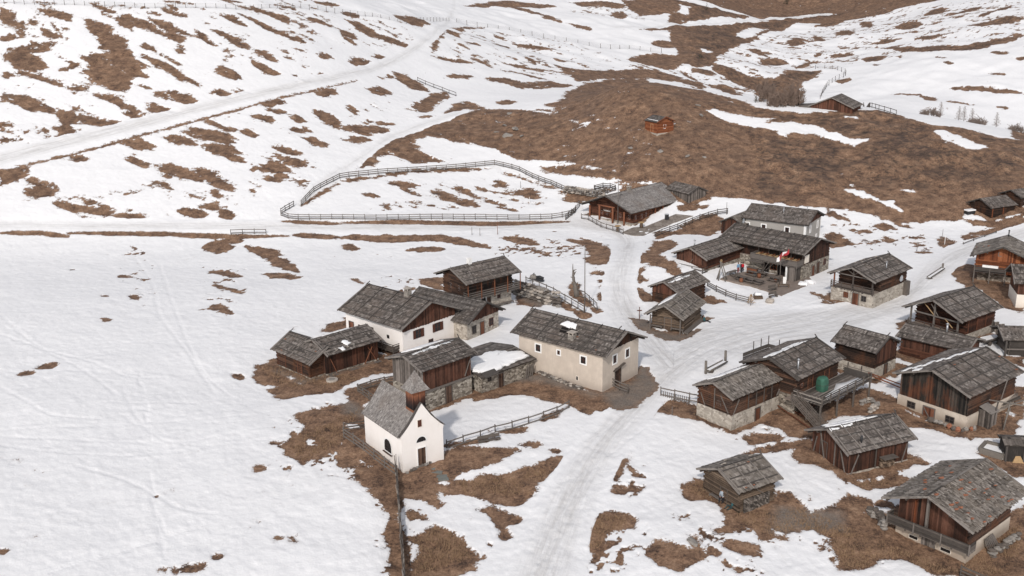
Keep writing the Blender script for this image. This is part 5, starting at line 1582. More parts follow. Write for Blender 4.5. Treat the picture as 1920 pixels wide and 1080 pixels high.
    MB().box(h.gs*(h.xw-9.3)-.0+7.9 if False else h.xw-.7, h.xw+.25, -h.yw-.75, -h.yw-.08, .1, 2.3).build('wooden_closet', 'wood_grey', h.root)
    dish(h, (h.xw-2.1, -h.yw-.35, 3.1), .5, 'satellite_dish')
def dish(h, p, r, name):
    m = MB(); n = 14; m.v.append((p[0], p[1]+.12, p[2]))
    for k in range(n): a = 2*math.pi*k/n; m.v.append((p[0]+r*math.cos(a), p[1]-.05, p[2]+r*math.sin(a)))
    for k in range(n): m.face((0, 1+k, 1+(k+1) % n), .5, True)
    m.tube([(p[0], p[1]+.1, p[2]-.1), (p[0], p[1]+.35, p[2]-.45)], .04, 5); m.tube([(p[0], p[1]-.05, p[2]-r), (p[0], p[1]-.4, p[2]-.1)], .02, 4)
    return m.build('satellite_dish', 'dish', h.root)
def houses_right():
    h = H_('open_gable_barn', 'barn with timber braces in its open gable, biggest roof of the right cluster', 'barn', (60.95, 140.24), 36.8, 10.1, 9.1, 3.4, 5.4, .02, 'R', .8, .7)
    h.solid(-1.5, .9, 'stone_pale', 'base_wall', .1); h.boards(.9, None, 'log', 'wood_red', ix=1.8, base=(.1, .8))
    h.roof('shingle'); h.barge('lath', .18); h.ridge('lath_dark', .25); h.poles(4, 'lath_dark', .07); h.laths(4); h.stones(5, ('rock_dark', 'rock')); h.peg(1)
    MB().box(*sorted((h.gs*(h.xw-1.8), h.gs*(h.xw+.05))), -h.yw, h.yw, .84, .92).build('loft_floor', 'deck', h.root)
    h.balcony('G', 0, 1.0, .9, .15, 2, 'rail_dark', 2.4, h=.9, name='loft_gallery')
    for f in (.03, .5, .97): MB().beam(h.P('G', h.u('G', f), .6, -.05), h.P('G', h.u('G', f), h.rz(h.u('G', f))-.1, -.05), .2, .2).build('loft_post', 'rail', h.root)
    MB().beam(h.P('G', h.u('G', .02), 3.0, -.02), h.P('G', h.u('G', .9), 3.0, -.02), .16, .16).build('tie_beam', 'rail', h.root)
    h.plank('G', .5, 3.1, .72, 4.5, 0, .14, 'straw'); h.plank('G', .42, 3.1, .58, 4.6, 0, .14, 'rail'); h.plank('G', .28, 3.0, .12, 2.0, .02, .14, 'straw')
    for f in (.25, .5, .75): h.plank('F', f, 1, f, 3.1, .1, .14, 'door_red', 'wall_post')
    h = H_('board_shed', 'long red board shed with a steel stovepipe, in front of the open gable barn', 'shed', (55.46, 130.2), 136.6, 9.3, 6.0, 2.55, 3.55, .0, 'L', .6, .55)
    h.boards(-1.2, None, 'vert', 'wood_redv', base=(.2, .8)); h.boards(.0, 1.1, 'log', 'wood_red', 'side_boarding', 'F', .07)
    h.roof('shingle', .38); h.barge('lath', .15); h.ridge('lath_dark', .2); h.poles(2, 'lath', .04, f0=.35, f1=.36); h.laths(2, w=.06); h.stones(7, ('rock_pale', 'rock')); h.pipe(.42, 1.0, -1, 1.0, .12)
    h.win('F', .55, 1.0, .7, .7, None, 'wood_red')
    h = H_('hay_barn', 'small tall log hay barn on stone, projecting ridge board, between inn road and terrace house', 'barn', (44.69, 126.82), 131.7, 6.3, 6.2, 3.55, 5.0, -.1, 'L', .6, .45)
    h.solid(-1.5, 1.3, 'stone_pale', 'base_wall', .12); h.boards(1.3, None, 'log', 'wood_brown', base=(.1, .6)); h.boards(1.8, None, 'vert', 'wood_redv', 'gable_boarding', 'G', .06, base=(.1, .9))
    h.roof('shingle', .34); h.barge('lath_dark', .15); h.ridge('lath_dark', .9); h.stones(6, ('rock_pale', 'rock')); h.laths(2, w=.06); h.peg(1); h.peg(.05)
    h.door('G', .52, -.3, .7, 1.55, 'door', 'rail_dark', d=.1)
    for f in (.25, .6): MB().beam(h.P('F', h.u('F', f), -.2, .5), h.P('F', h.u('F', f), 1.4, .5), .1, .1).build('stake', 'rail_dark', h.root)
    # long house: old wing, and higher part with the deck
    h = H_('old_byre', 'old log byre with patched pale shingles on a stone base, joined to the terrace house', 'byre', (26.37, 114.44), 39.6, 10.4, 5.8, 3.95, 5.1, -.53, 'R', .5, .5)
    h.solid(-1.8, 1.75, 'stone_pale', 'base_wall', .12); h.boards(1.75, None, 'log', 'wood_brown', base=(.2, 1))
    h.roof('shingle_light', .34, .08, .2, .14, .03, .03); h.barge('lath', .14); h.ridge('lath_dark', .1)
    h.plank('G', .08, 1.9, .32, 3.7); h.plank('G', .92, 3.2, .78, 1.8); h.plank('F', .02, 1.8, .12, 3.4); h.plank('F', .94, 3.3, .84, 2.0, .2)
    for f in (.3, .45, .6, .75): h.plank('F', f, 1.8, f, 3.6, .1, .14, 'rail_dark', 'wall_post')
    h.door('F', .48, -.3, .8, 1.7, 'door_red', 'rail_dark', d=.1); h.win('F', .28, 2.7, .4, .55, 'wood_red', 'wood_red', fw=.04); h.win('G', .38, 2.4, .5, .5, 'rail', fw=.04)
    MB().beam(h.P('G', h.u('G', .5), 1.9, .1), h.P('G', h.u('G', .5), 4.3, .1), .14, .06).build('wall_post', 'rail', h.root)
    h.snowp([(.2, .1), (.7, .2), (.8, .5), (.3, .5)], 1, .1)
    h = H_('terrace_house', 'timber house with a raised railed deck and a steel flue, roof gridded by dark poles', 'house', (33.28, 118.76), 42.5, 10.0, 8.1, 4.71, 6.25, -.51, 'R', .7, .6)
    h.solid(-1.8, 2.4, 'stone', 'base_wall'); h.boards(2.4, None, 'log', 'wood_brown', base=(.2, .9))
    h.roof('shingle'); h.barge('lath_dark', .2); h.ridge('lath_dark', .2); h.poles(5, 'lath_dark', .07); h.laths(4); h.stones(10, ('rock', 'rock_dark')); h.peg(1); h.pipe(.18, .32, -1, 1.1, .1)
    for k, (f0, f1, v0, v1) in enumerate(((.05, .3, .7, .8), (.2, .5, .78, .93), (.45, .75, .68, .78), (.5, .8, .84, .97), (.1, .4, .9, .97))): h.snowp([(f0, v0), (f1, v0-.02), (f1+.03, v1), (f0+.02, v1)], 1, .09, jit=.1)
    h.door('F', .34, 2.5, .9, 1.75, 'wood_orange', 'post_orange'); h.door('F', .74, 2.5, .9, 1.75, 'wood_orange', 'post_orange'); h.win('F', .14, 3.1, .5, .5, 'wood_orange', 'curtain', fw=.05)
    D = 3.7; zt = 2.45
    ob = h.balcony('F', -.05, 1.17, zt, D, 4, 'wood_grey', 1.7, h=.95, legs=True, name='deck', zg=-.9)
    m = MB(); o = [h.P('F', h.u('F', f), zt+.01, c) for f, c in ((.14, D-.25), (1.12, D-.2), (1.12, D-1.4), (.86, D-1.6), (.70, D-2.2), (.50, D-1.4), (.24, D-1.1))]
    cx = sum(p[0] for p in o)/7; cy = sum(p[1] for p in o)/7
    for zz, sc in ((zt+.005, 1), (zt+.13, .95)):
        for p in o: m.v.append((cx+(p[0]-cx)*sc, cy+(p[1]-cy)*sc, zz))
    m.v.append((cx, cy, zt+.18))
    for i in range(7): j = (i+1) % 7; m.face((i, j, 7+j, 7+i), .5, True); m.face((7+i, 7+j, 14), .5, True)
    m.build('snow_patch', 'snow', ob)
    MB().beam(h.P('F', h.u('F', 1.14), zt+.4, .3), h.P('F', h.u('F', 1.14), zt+.4, D-.4), .08, .8).build('end_screen', 'lath_dark', ob)
    xs = -5.9; st = MB()
    for k in range(11): t = k/10; st.box(xs, xs+1.0, -3.9-4.0*t-.3, -3.9-4.0*t, zt-.1-2.9*t-.05, zt-.1-2.9*t, .3+.05*k)
    st.box(xs, -4.75, -3.9, -2.9, zt-.1, zt-.02)
    so = st.build('stairs', 'deck', h.root)
    for e in (xs-.04, xs+1.06):
        for j in range(4): MB().beam((e, -3.8, zt+.05+.28*j), (e, -8.1, zt-3.0+.28*j), .05, .12).build('stair_rail', 'wood_grey', so)
        for t in (0, .5, 1): MB().beam((e, -3.9-4.0*t, zt-.3-2.9*t), (e, -3.9-4.0*t, zt+1.0-2.9*t), .09, .09).build('stair_post', 'wood_grey', so)
    h.boards(0, 2.2, 'vert', 'wood_redv', 'lower_boarding', 'F', .5, base=(.1, .8))
    globals()['TER'] = h
    h = H_('large_barn', 'large blackened plank barn on a whitewashed base with two small windows, right side', 'barn', (51.9, 115.74), 37.7, 11.8, 9.6, 4.45, 6.2, -.95, 'R', .6, .9)
    h.solid(-1.8, 1.75, 'plaster_patch', 'base_wall', .16); h.boards(1.75, None, 'vert', 'wood_black', base=(.05, .85)); h.boards(1.75, 4.45, 'log', 'wood_brown', 'side_wall', 'F', .04)
    h.roof('shingle', .38, .10, .26, .14, .035, .02); h.barge('lath', .18); h.ridge('lath_dark', .2); h.poles(5, 'lath_dark', .07); h.laths(4); h.stones(9, ('rock', 'rock_rust', 'rock_dark'))
    for k in range(9):
        f0 = .02+.09*k; v0 = .2+.07*k+.05*(k % 3)
        if v0 < .95: h.snowp([(f0, v0), (f0+.14, v0-.03), (f0+.16, v0+.06), (f0+.02, v0+.08)], 1, .08, jit=.08)
    h.snowp([(.0, .5), (.1, .45), (.12, .6), (.02, .65)], 1, .08)
    h.win('G', .22, .45, .95, .65, 'rail_dark', 'glass', d=.14, fw=.07); h.win('G', .80, .65, .9, .65, 'rail_dark', 'glass', d=.14, fw=.07)
    h.door('G', .53, -.4, 1.35, 1.75, 'door_red', 'rail', d=.14); MB().beam(h.P('G', h.u('G', .47), -.3, .3), h.P('G', h.u('G', .60), 1.2, .3), .12, .05).build('door_brace', 'rail', h.root)
    u = h.u('F', .30); cl = MB()
    for k in range(8): cl.box(u-.75+.19*k, u-.75+.19*k+.18, -h.yw-1.5, -h.yw-1.44, -1, 1.9, h.r.random())
    for k in range(7): cl.box(u-.80, u-.74, -h.yw-1.5+.2*k, -h.yw-1.5+.2*k+.19, -1, 2.1, h.r.random()); cl.box(u+.76, u+.82, -h.yw-1.5+.2*k, -h.yw-1.5+.2*k+.19, -1, 2.1, h.r.random())
    co = cl.build('closet', 'wood_greyv', h.root); MB().hexa([(u-.9, -h.yw-1.7, 1.9), (u+.9, -h.yw-1.7, 1.9), (u+.9, -h.yw-.2, 2.4), (u-.9, -h.yw-.2, 2.4), (u-.9, -h.yw-1.7, 1.96), (u+.9, -h.yw-1.7, 1.96), (u+.9, -h.yw-.2, 2.46), (u-.9, -h.yw-.2, 2.46)]).build('closet_roof', 'lath', co)
    MB().beam(h.P('F', h.u('F', .55), 2.6, .9), h.P('F', h.u('F', .68), 4.9, .75), .1, .05).build('leaning_board', 'rail', h.root)
    h = H_('log_cabin', 'reddish log cabin with a black stovepipe and woodpile, front row between two footpaths', 'cabin', (36.94, 104.11), 23.2, 9.2, 6.9, 2.6, 4.1, -1.34, 'R', .6, .7)
    h.solid(-1.2, .12, 'stone_pale', 'base_wall', .12); h.boards(.1, None, 'vert', 'wood_redv', base=(.15, .8))
    h.roof('shingle'); h.barge('lath', .16); h.ridge('lath_dark', .3); h.poles(6, 'lath', .06); h.laths(4); h.stones(7); h.pipe(.28, .30, -1, .8, .11, 'metal_dark', False); h.peg(1)
    h.snowp([(.02, .9), (.14, .86), (.16, .97), (.04, .99)], -1, .07); h.snowp([(.1, .6), (.6, .5), (.8, .8), (.2, .9)], 1, .12); h.snowp([(.2, .15), (.6, .1), (.8, .35), (.2, .4)], 1, .12); h.snowp([(.2, .93), (.34, .93), (.36, 1.0), (.2, 1.0)], -1, .07)
    for a, b in ((.05, .2), (.35, .35), (.62, .78), (.95, .86)): h.plank('G', a, .1, b, 2.3 if a < .2 or a > .9 else 3.3, .14, .13, 'rail')
    h.plank('F', .02, .1, .13, 2.2, .3, .12, 'rail'); h.plank('F', .88, .1, .96, 2.2, .3, .12, 'rail'); h.plank('F', .45, .1, .45, 2.3, .1, .14, 'rail_dark', 'wall_post')
    h.door('G', .68, .1, 1.0, 2.0, 'door', 'rail_dark')
    m = MB()
    for k in range(6):
        for j in range(9): q = h.P('F', h.u('F', .52)+.2*j, .15+.17*k, .45+h.r.uniform(0, .15)); m.tube([q, (q[0]+.02, q[1]+.45, q[2])], .085, 6, h.r.random())
    m.build('stacked_firewood', 'log_pale', h.root)
    m = MB(); m.beam(h.P('F', h.u('F', .50), 1.25, .6), h.P('F', h.u('F', .74), 1.25, .6), .9, .05); m.build('woodpile_cover', 'wood_grey', h.root)
    h = H_('small_hut', 'small grey log hut where people sit by the door, front row of the village', 'hut', (22.29, 95.82), 30.8, 5.7, 6.2, 2.45, 3.75, -1.37, 'R', .6, .6)
    h.boards(-1.2, None, 'log', 'log_pale', base=(.0, .7)); h.roof('shingle_light', .40, .12, .3, .14); h.barge('lath', .14); h.ridge('lath_dark', .1); h.poles(4, 'lath', .05); h.laths(3); h.stones(9, ('rock', 'rock_rust', 'rock_dark')); h.stones(5, ('rock_pale',), 1, 2); h.peg(1)
    h.door('G', .42, -.1, .85, 1.75, 'door', 'rail_dark'); h.balcony('G', .45, .75, .4, .4, 1, 'rail', 9, h=.02, name='bench')
    m = MB()
    for k in range(9):
        for j in range(16): q = h.P('F', h.u('F', .12)+.21*j, -.3+.19*k, .10); m.tube([q, (q[0], q[1]-.22, q[2])], .08, 5, h.r.random())
    m.build('stacked_firewood', 'wood_grey', h.root)
    h.plank('F', .45, 2.0, .8, .8, .34, .1, 'rail', 'leaning_board'); h.balcony('F', -.05, 1.0, -.25, .8, 1, 'rail', 9, h=.02, name='plank_step')
    h = H_('stone_weighted_barn', 'barn with rust red stones all over its silver shingle roof, bottom right corner', 'barn', (41.5, 90.1), 40.9, 11.2, 8.8, 4.02, 5.85, -2.57, 'R', 1.05, 1.5)
    h.solid(-2.4, 1.55, 'plaster_patch', 'base_wall', .12); h.boards(1.55, None, 'vert', 'wood_redv', base=(.05, 1)); h.boards(1.55, 4.2, 'log', 'wood_brown', 'side_wall', 'F', .05)
    h.boards(1.55, 3.2, 'log', 'wood_red', 'gable_logs', 'G', .07, base=(.1, .6)) if False else None
    h.roof('shingle_light', .36, .07, .19, .22, .03, .05, .05, .012); h.barge('lath', .2); h.ridge('shingle_light', .05, w=.2)
    for k in range(62): h.stone(h.r.uniform(-h.L/2+.3, h.L/2-.3), h.S*((k % 7)+.4)/7+h.r.uniform(-.15, .15), -1, h.r.uniform(.16, .26), h.r.choice(('rock_rust', 'rock_rust', 'rock', 'rock_dark')))
    for k in range(16): h.stone(h.r.uniform(-h.L/2+.3, h.L/2-.3), h.S*h.r.uniform(.35, .97), 1, h.r.uniform(.17, .26), h.r.choice(('rock_rust', 'rock', 'rock_dark')))
    h.balcony('G', -.12, 1.08, 1.6, 1.15, 5, 'wood_grey', 2.3, h=.9, boards=True, name='gallery', pmat='rail')
    MB().beam(h.P('G', h.u('G', .55), 1.6, .5), h.P('G', h.u('G', .55), 5.3, .5), .28, .2).build('gable_post', 'rail', h.root)
    h.plank('G', .75, 1.7, .75, 4.4, .1, .5, 'wood_orange', 'gable_plank')
    h.win('G', .27, .35, .95, .32, 'plaster_cream', 'dark', d=.1, fw=.04, bars=False); h.win('G', .74, .35, .85, .32, 'plaster_cream', 'dark', d=.1, fw=.04, bars=False)
    h.door('G', .52, -.9, 1.15, 1.9, 'wood_greyv', 'rail', d=.1)
    for k in range(7): MB().beam(h.P('F', h.u('F', .40)+.22*k, -.9+.0*k, 1.1+.12*k), h.P('F', h.u('F', .36)+.25*k, 1.3, .25), .2, .05).build('leaning_board', 'rail', h.root)
def houses_far():
    h = H_('orange_hut', 'small bright orange cabin with a single window, alone on the brown hillside', 'cabin', (33.24, 236.9), 119.6, 4.9, 4.9, 2.55, 3.6, 13.35, 'L', .3, .3)
    h.solid(-1.6, .12, 'stone_pale', 'base_wall', .1); h.boards(.1, None, 'log', 'wood_orange', base=(.4, .9)); h.roof('shingle_dark', .35); h.barge('wood_orange', .12); h.snowp([(.1, .2), (.9, .22), (.9, .26), (.1, .26)], -1, .05, jit=.03)
    h.win('G', .46, 1.1, .55, .8, 'trim_white', fw=.09); h.door('F', .45, .1, .8, 1.8, 'wood_orange', 'straw')
    h = H_('far_barn', 'red gabled barn with a lean-to, on the crest of the brown hill', 'barn', (78.3, 257.0), 58.0, 8.6, 10.8, 2.3, 4.6, 13.7, 'R', .5, .5)
    h.boards(-2, None, 'vert', 'wood_redv', base=(.3, 1)); h.roof('shingle'); h.barge('lath', .15); h.laths(4); h.stones(4)
    MB().hexa([(-4.2, 5.0, 1.9), (1, 5.0, 1.9), (1, 8.4, 1.5), (-4.2, 8.4, 1.5), (-4.2, 5.0, 2.5), (1, 5.0, 2.5), (1, 8.6, 2.1), (-4.2, 8.6, 2.1)], .5).build('lean_to_roof', 'shingle_dark', h.root)
    MB().box(-3.8, .6, 5.0, 8.2, -2, 1.6).build('lean_to_wall', 'wood_redv', h.root)
    h = H_('field_hut', 'dark log hut below the brown hill with a snow covered sled at its gable', 'hut', (92.75, 200.91), 23.7, 6.7, 6.2, 2.0, 3.35, 2.13, 'R', .4, .4)
    h.boards(-1.6, None, 'log', 'wood_brown', base=(.0, .5)); h.roof('shingle', .4); h.barge('lath_dark', .14); h.stones(3); h.plank('F', .03, .1, .03, 1.9, .1, .2, 'wood_orange', 'corner_board'); h.plank('F', .5, .1, .5, 1.9, .1, .14, 'wood_orange', 'wall_post')
    h = H_('edge_hut', 'dark log hut cut by the right edge of the view, behind the field hut', 'hut', (99.8, 203.6), 25.9, 7.2, 5.4, 2.2, 3.3, 3.2, 'R', .4, .4)
    h.boards(-1.6, None, 'log', 'wood_brown', base=(.1, .7)); h.roof('shingle', .4); h.barge('lath_dark', .14); h.stones(3); dish(h, (-3.2, -3.2, 1.9), .4, 'd')
    # orange chalet on stilts: gable towards the viewer
    h = H_('stilted_chalet', 'orange gabled chalet standing on stilts with a dark gallery, right edge', 'chalet', (78.6, 163.9), 61.0, 8.6, 9.2, 4.3, 6.2, .24, 'R', .8, 1.2)
    h.solid(-1.5, 1.5, 'stone_rough', 'base_wall', -.4); h.boards(1.5, None, 'vert', 'wood_orange', base=(.1, .9)); h.boards(1.5, 3.6, 'log', 'wood_orange', 'lower_logs', 'G', .06)
    h.roof('shingle_light', .5, .2, .45); h.barge('lath_dark', .2); h.stones(22, ('rock', 'rock_rust', 'rock_dark'), -1, 5); h.stones(14, ('rock', 'rock_rust', 'rock_dark'), 1, 5); h.pipe(.9, .98, -1, .9, .09, 'metal_dark')
    h.balcony('G', .40, 1.0, 1.9, 1.3, 3, 'lath_dark', 2.2, h=.9, boards=True, legs=True, name='gallery', pmat='rail', zg=-.4)
    h.win('G', .55, 4.5, .4, .45, 'rail', fw=.12); MB().beam(h.P('G', h.u('G', .55), 2.9, 1.32), h.P('G', h.u('G', .85), 2.9, 1.32), .3, .35).build('laid_cloth', 'trim_white', h.root)
    h.balcony('G', -.02, .38, 1.9, .7, 4, 'wood_orange', 2.2, h=.9, boards=True, name='side_gallery')
    h = H_('tower_house', 'grey roofed hut with whitewashed base, half outside the right edge', 'house', (78.8, 151.6), -14.0, 9.0, 7.2, 3.9, 5.9, .0, 'R', .9, .8)
    h.solid(-1.5, 2.0, 'plaster_cream', 'base_wall', .1); h.boards(2.0, None, 'vert', 'wood_redv'); h.roof('shingle'); h.barge('lath'); h.laths(3); h.door('G', .3, 0, .8, 1.8, 'door'); h.door('F', .14, 0, .9, 1.9, 'door_red')
    h = H_('open_shed', 'open fronted timber shed with dark posts, right edge beside the plank screen', 'shed', (68.4, 132.0), -6, 9.2, 5.4, 2.25, 3.3, .0, 'R', .5, .5)
    h.boards(-1, None, 'log', 'wood_grey', 'wall', 'KHG', ix=.5, base=(.1, .6)); h.roof('shingle'); h.barge('lath'); h.stones(4)
    for f in (.0, .35, .7): MB().beam(h.P('F', h.u('F', f), -.8, .2), h.P('F', h.u('F', f), 2.1, .2), .22, .22).build('corner_post', 'lath_dark', h.root)
    MB().beam(h.P('F', h.u('F', 0), .9, .2), h.P('F', h.u('F', .7), .9, .2), .1, .2).build('rail', 'rail', h.root)
    h = H_('spring_shelter', 'little grey plank roof over a spring, right edge beside the framed trough', 'shelter', (54.1, 103.6), -8, 4.4, 2.6, 1.75, 2.15, -1.3, 'R', .3, .3)
    h.roof('wood_grey', .9, .2, .3); h.boards(-1, None, 'vert', 'wood_greyv', 'back_wall', 'K', base=(0, .5))
    for f in (.02, .5, .98): MB().beam(h.P('F', h.u('F', f), -1, 0), h.P('F', h.u('F', f), 1.75, 0), .2, .2).build('corner_post', 'lath_dark', h.root)
    m = MB(); m.hexa([(-1.2, -1.2, -.6), (.2, -1.2, -.6), (.2, .2, -.6), (-1.2, .2, -.6), (-.7, -.9, .7), (-.5, -.9, .7), (-.5, -.1, .7), (-.7, -.1, .7)]); m.build('spring_box', 'straw', h.root)
BUILD += [houses_left, chapel, houses_mid, houses_right, houses_far]
# ------------------------------------------------------------------ fences, poles, people, plants
UNIT = {}
def unit(kind, mat):
    k = (kind, mat)
    if k not in UNIT:
        m = MB()
        if kind == 'post': m.tube([(0, 0, -.4), (.01, 0, .5), (0, .01, 1)], [.075, .07, .06], 7)
        elif kind == 'rail': m.box(0, 1, -.025, .025, -.06, .06)
        elif kind == 'pole': m.tube([(0, 0, 0), (.5, 0, .01), (1, 0, 0)], .04, 5)
        elif kind == 'wire': m.box(0, 1, -.012, .012, -.012, .012)
        o = m.build('unit', mat); UNIT[k] = o.data; bpy.data.objects.remove(o)
    return UNIT[k]
def along(pts, sp):
    """even steps along a polyline lying on the ground"""
    P = [Vector(p) for p in pts]; out = [P[0].copy()]; acc = 0
    L = [0]
    for a, b in zip(P[:-1], P[1:]): L.append(L[-1]+(b.xy-a.xy).length)
    n = max(1, round(L[-1]/sp))
    for k in range(1, n+1):
        t = L[-1]*k/n
        for i in range(len(P)-1):
            if t <= L[i+1]+1e-6:
                q = P[i].lerp(P[i+1], (t-L[i])/max(1e-6, L[i+1]-L[i])); q.z = float(height(q.x, q.y))+.08; out.append(q); break
    return out
def fence(f, px, label, sp=2.3, h=1.05, rails=3, mat='rail', pmat='rail', kind='rail', name='pasture_fence', cat='fence', group=None, lean=.05, hw=1.0, extra=.12, z0=.25, rw=1.15):
    g = ground(*tr(f, px).T)
    P = along([tuple(p) for p in g], sp); r = random.Random(hash_s(label))
    root = thing(name, label, cat, P[0], 0, group); o = P[0]
    pm = unit('post', pmat); rm = unit(kind, mat)
    for p in P:
        M = Matrix.Translation(p-o) @ Matrix.Rotation(r.uniform(-lean, lean), 4, 'X') @ Matrix.Rotation(r.uniform(-lean, lean), 4, 'Y') @ Matrix.Diagonal((hw, hw, h+extra+r.uniform(-.04, .1), 1))
        inst(pm, 'post', root, M)
    for k in range(rails):
        z = z0+(h-z0)*(k/(rails-1) if rails > 1 else 1)
        if rails*(len(P)-1) > 96:
            mb = MB()
            for a, b in zip(P[:-1], P[1:]):
                mb.beam(a-o+Vector((0, -.09, z)), b-o+Vector((0, -.09, z)), .05, .17 if kind == 'rail' else .03)
            mb.build('rail', mat, root); continue
        for a, b in zip(P[:-1], P[1:]):
            d = b-a; a2 = a-o+Vector((0, 0, z+r.uniform(-.04, .04))); q = d.to_track_quat('X', 'Z').to_matrix().to_4x4()
            side = q @ Vector((0, -.09, 0))
            inst(rm, 'rail', root, Matrix.Translation(a2+side) @ q @ Matrix.Diagonal((d.length*1.02, rw, rw, 1)))
    return root
def fences():
    fence('0', [527,405, 545,413, 640,413, 760,413, 900,412, 1040,411, 1072,405, 1086,388], 'long rail fence along the track at the near side of the paddock', 2.2, 1.05, 3)
    fence('0', [565,386, 590,360, 640,334, 720,326, 800,321, 880,315, 928,310, 970,320, 1030,346, 1063,361], 'rail fence curving around the uphill side of the paddock', 2.2, 1.05, 3)
    fence('0', [527,402, 551,388], 'short fence gate at the left corner of the paddock', 1.5, 1.1, 3, 'rail_dark', 'rail_dark')
    fence('0', [433,439, 466,439, 499,439], 'short free standing railing beside the straight track', 2.8, .85, 2, 'rail', 'rail_dark', name='track_railing', cat='railing')
    fence('0', [-30,6, 120,10, 280,17, 460,20, 560,16, 640,26, 700,33, 762,48], 'long grey snow fence along the top left slope', 2.8, 1.3, 4, 'rail', 'rail', 'wire', lean=.03)
    fence('0', [775,42, 842,41], 'short grey snow fence left of the upper track', 3.2, 1.3, 4, 'rail', 'rail', 'wire')
    fence('0', [856,43, 900,51, 940,57, 1000,68, 1060,79, 1130,91, 1180,93, 1240,99], 'snow fence running right from the upper track to the gully', 4.2, 1.5, 4, 'rail', 'rail', 'wire', hw=1.3)
    fence('0', [783,152, 800,160, 830,171, 855,181], 'thin fence above the left end of the brown hill', 3, 1.0, 2, 'rail_dark', 'rail_dark')
    fence('D', [1005,752, 1100,715, 1240,670, 1400,600, 1540,545, 1700,500, 1822,485], 'black and white railed fence curving beside the restaurant terrace', 2.0, .95, 3, 'rail_dark', 'rail_dark')
    fence('D', [2,560, 75,505, 110,480], 'fence corner joining paddock and log restaurant', 1.6, 1.2, 4, 'rail_dark', 'rail_dark')
    fence('D', [180,545, 260,560, 400,640, 490,670, 580,690, 650,725], 'pale railing in front of the log restaurant', 1.7, .95, 2, 'rail', 'rail')
    fence('D', [325,225, 470,262, 572,225, 450,192, 325,225], 'small square pen of dark rails above the log restaurant', 1.8, 1.0, 3, 'rail_dark', 'rail_dark', name='pen', cat='pen')
    fence('N', [368,500, 490,550, 630,610, 775,665, 930,765, 1065,840, 1240,945], 'grey rail fence running down towards the tall bare pole', 1.9, 1.15, 2, 'rail', 'rail')
    fence('N', [1155,690, 1275,745, 1435,905], 'grey rail fence right of the carved tree pillar', 1.9, 1.15, 2, 'rail', 'rail')
    fence('E', [385,670, 490,730, 590,770, 690,795], 'low rail fence between inn and log barn', 2.2, .9, 3, 'rail', 'rail_dark')
    fence('B', [790,815, 905,780, 1010,755, 1130,705, 1240,680, 1365,648, 1465,610, 1585,575, 1705,510], 'rail fence along the snowy chapel yard', 2.1, 1.0, 2, 'rail', 'rail_dark')
    fence('B', [20,720, 180,835, 300,930, 410,1010], 'weathered fence of double rails at the left of the chapel', 2.2, 1.1, 3, 'rail', 'rail')
    fence('B', [20,680, 180,662], 'thin rail fence from the field to the chapel back wall', 2.2, 1.0, 3, 'rail_dark', 'rail')
    fence('B', [125,380, 180,420, 250,470], 'plank fence corner behind the chapel, left section', 1.6, 1.0, 3, 'wood_grey', 'rail')
    fence('B', [125,380, 290,335, 430,310], 'plank fence behind the chapel covered by snow, right section', 2.2, .95, 3, 'wood_grey', 'rail')
    fence('F', [75,570, 245,615, 365,630, 400,640], 'picket gate and rail fence left of the old byre', 2.0, 1.1, 2, 'rail', 'rail')
    fence('I', [1560,900, 1620,935, 1700,965], 'old dark fence at the bottom right corner', 2.0, 1.0, 3, 'rail_dark', 'rail_dark')
    fence('3', [580,420, 590,395, 610,360, 650,335, 685,320, 690,310, 660,298, 620,290, 560,290], 'curving fence in the far snowfield behind the far barn', 3.4, 1.4, 3, 'rail_dark', 'rail_dark', 'wire', hw=1.2)
    fence('3', [762,448, 790,455, 830,465, 900,487], 'short fence on the crest right of the far barn', 3.0, 1.1, 2, 'rail_dark', 'rail_dark')
    fence('C', [940,955, 1040,1005, 1110,1030], 'small gate rails beside the door of the buff house', 1.6, 1.0, 3, 'rail', 'rail_dark')
    fence('J', [1310,690, 1450,640, 1640,575], 'low kerb rail at the upper side of the village street', 3.5, .35, 1, 'rail_dark', 'rail_dark')
    # palisade of old boards running to the viewer
    pts = [gp(*tr('4', p)[0]) for p in ([583,400], [590,520], [600,660], [610,770], [618,900], [622,1000])]
    P = along(pts, .34); root = thing('board_fence', 'old fence of upright weathered boards running from the chapel to the bottom edge', 'fence', P[0]); r = random.Random(5); o = P[0]
    for k, p in enumerate(P[:-1]):
        d = (P[k+1]-p).normalized(); h = 1.15 if k > 2 else 1.9
        MB().beam(p-o+Vector((r.uniform(-.03, .03), 0, -.3)), p-o+Vector((r.uniform(-.12, .12), r.uniform(-.08, .08), h+r.uniform(-.15, .2))), .07, .26, r.random(), up=d).build('board', 'wood_grey', root)
    for z in (.4, .85): 
        m = MB()
        for a, b in zip(P[:-1:3], P[3::3]): m.beam(a-o+Vector((.12, 0, z)), b-o+Vector((.12, 0, z)), .07, .09)
        m.build('rail', 'rail', root)
    # pickets on the gate by the old byre
    g = [gp(*tr('F', p)[0]) for p in ([85,572], [290,622])]; root = thing('picket_gate', 'grey picket gate in front of the old byre', 'gate', g[0])
    for k in range(13):
        p = g[0].lerp(g[1], (k+.5)/13)-g[0]; MB().beam(p+Vector((0, -.2, -.1)), p+Vector((0, -.2, .8)), .09, .03).build('picket', 'rail', root)
    # plank screen and rack
    g = [gp(1740+p[0]/4.155, 440+p[1]/4.155) for p in ([470,745], [610,800])]; root = thing('plank_screen', 'leaning screen of upright grey boards between open gable barn and open shed', 'screen', g[0])
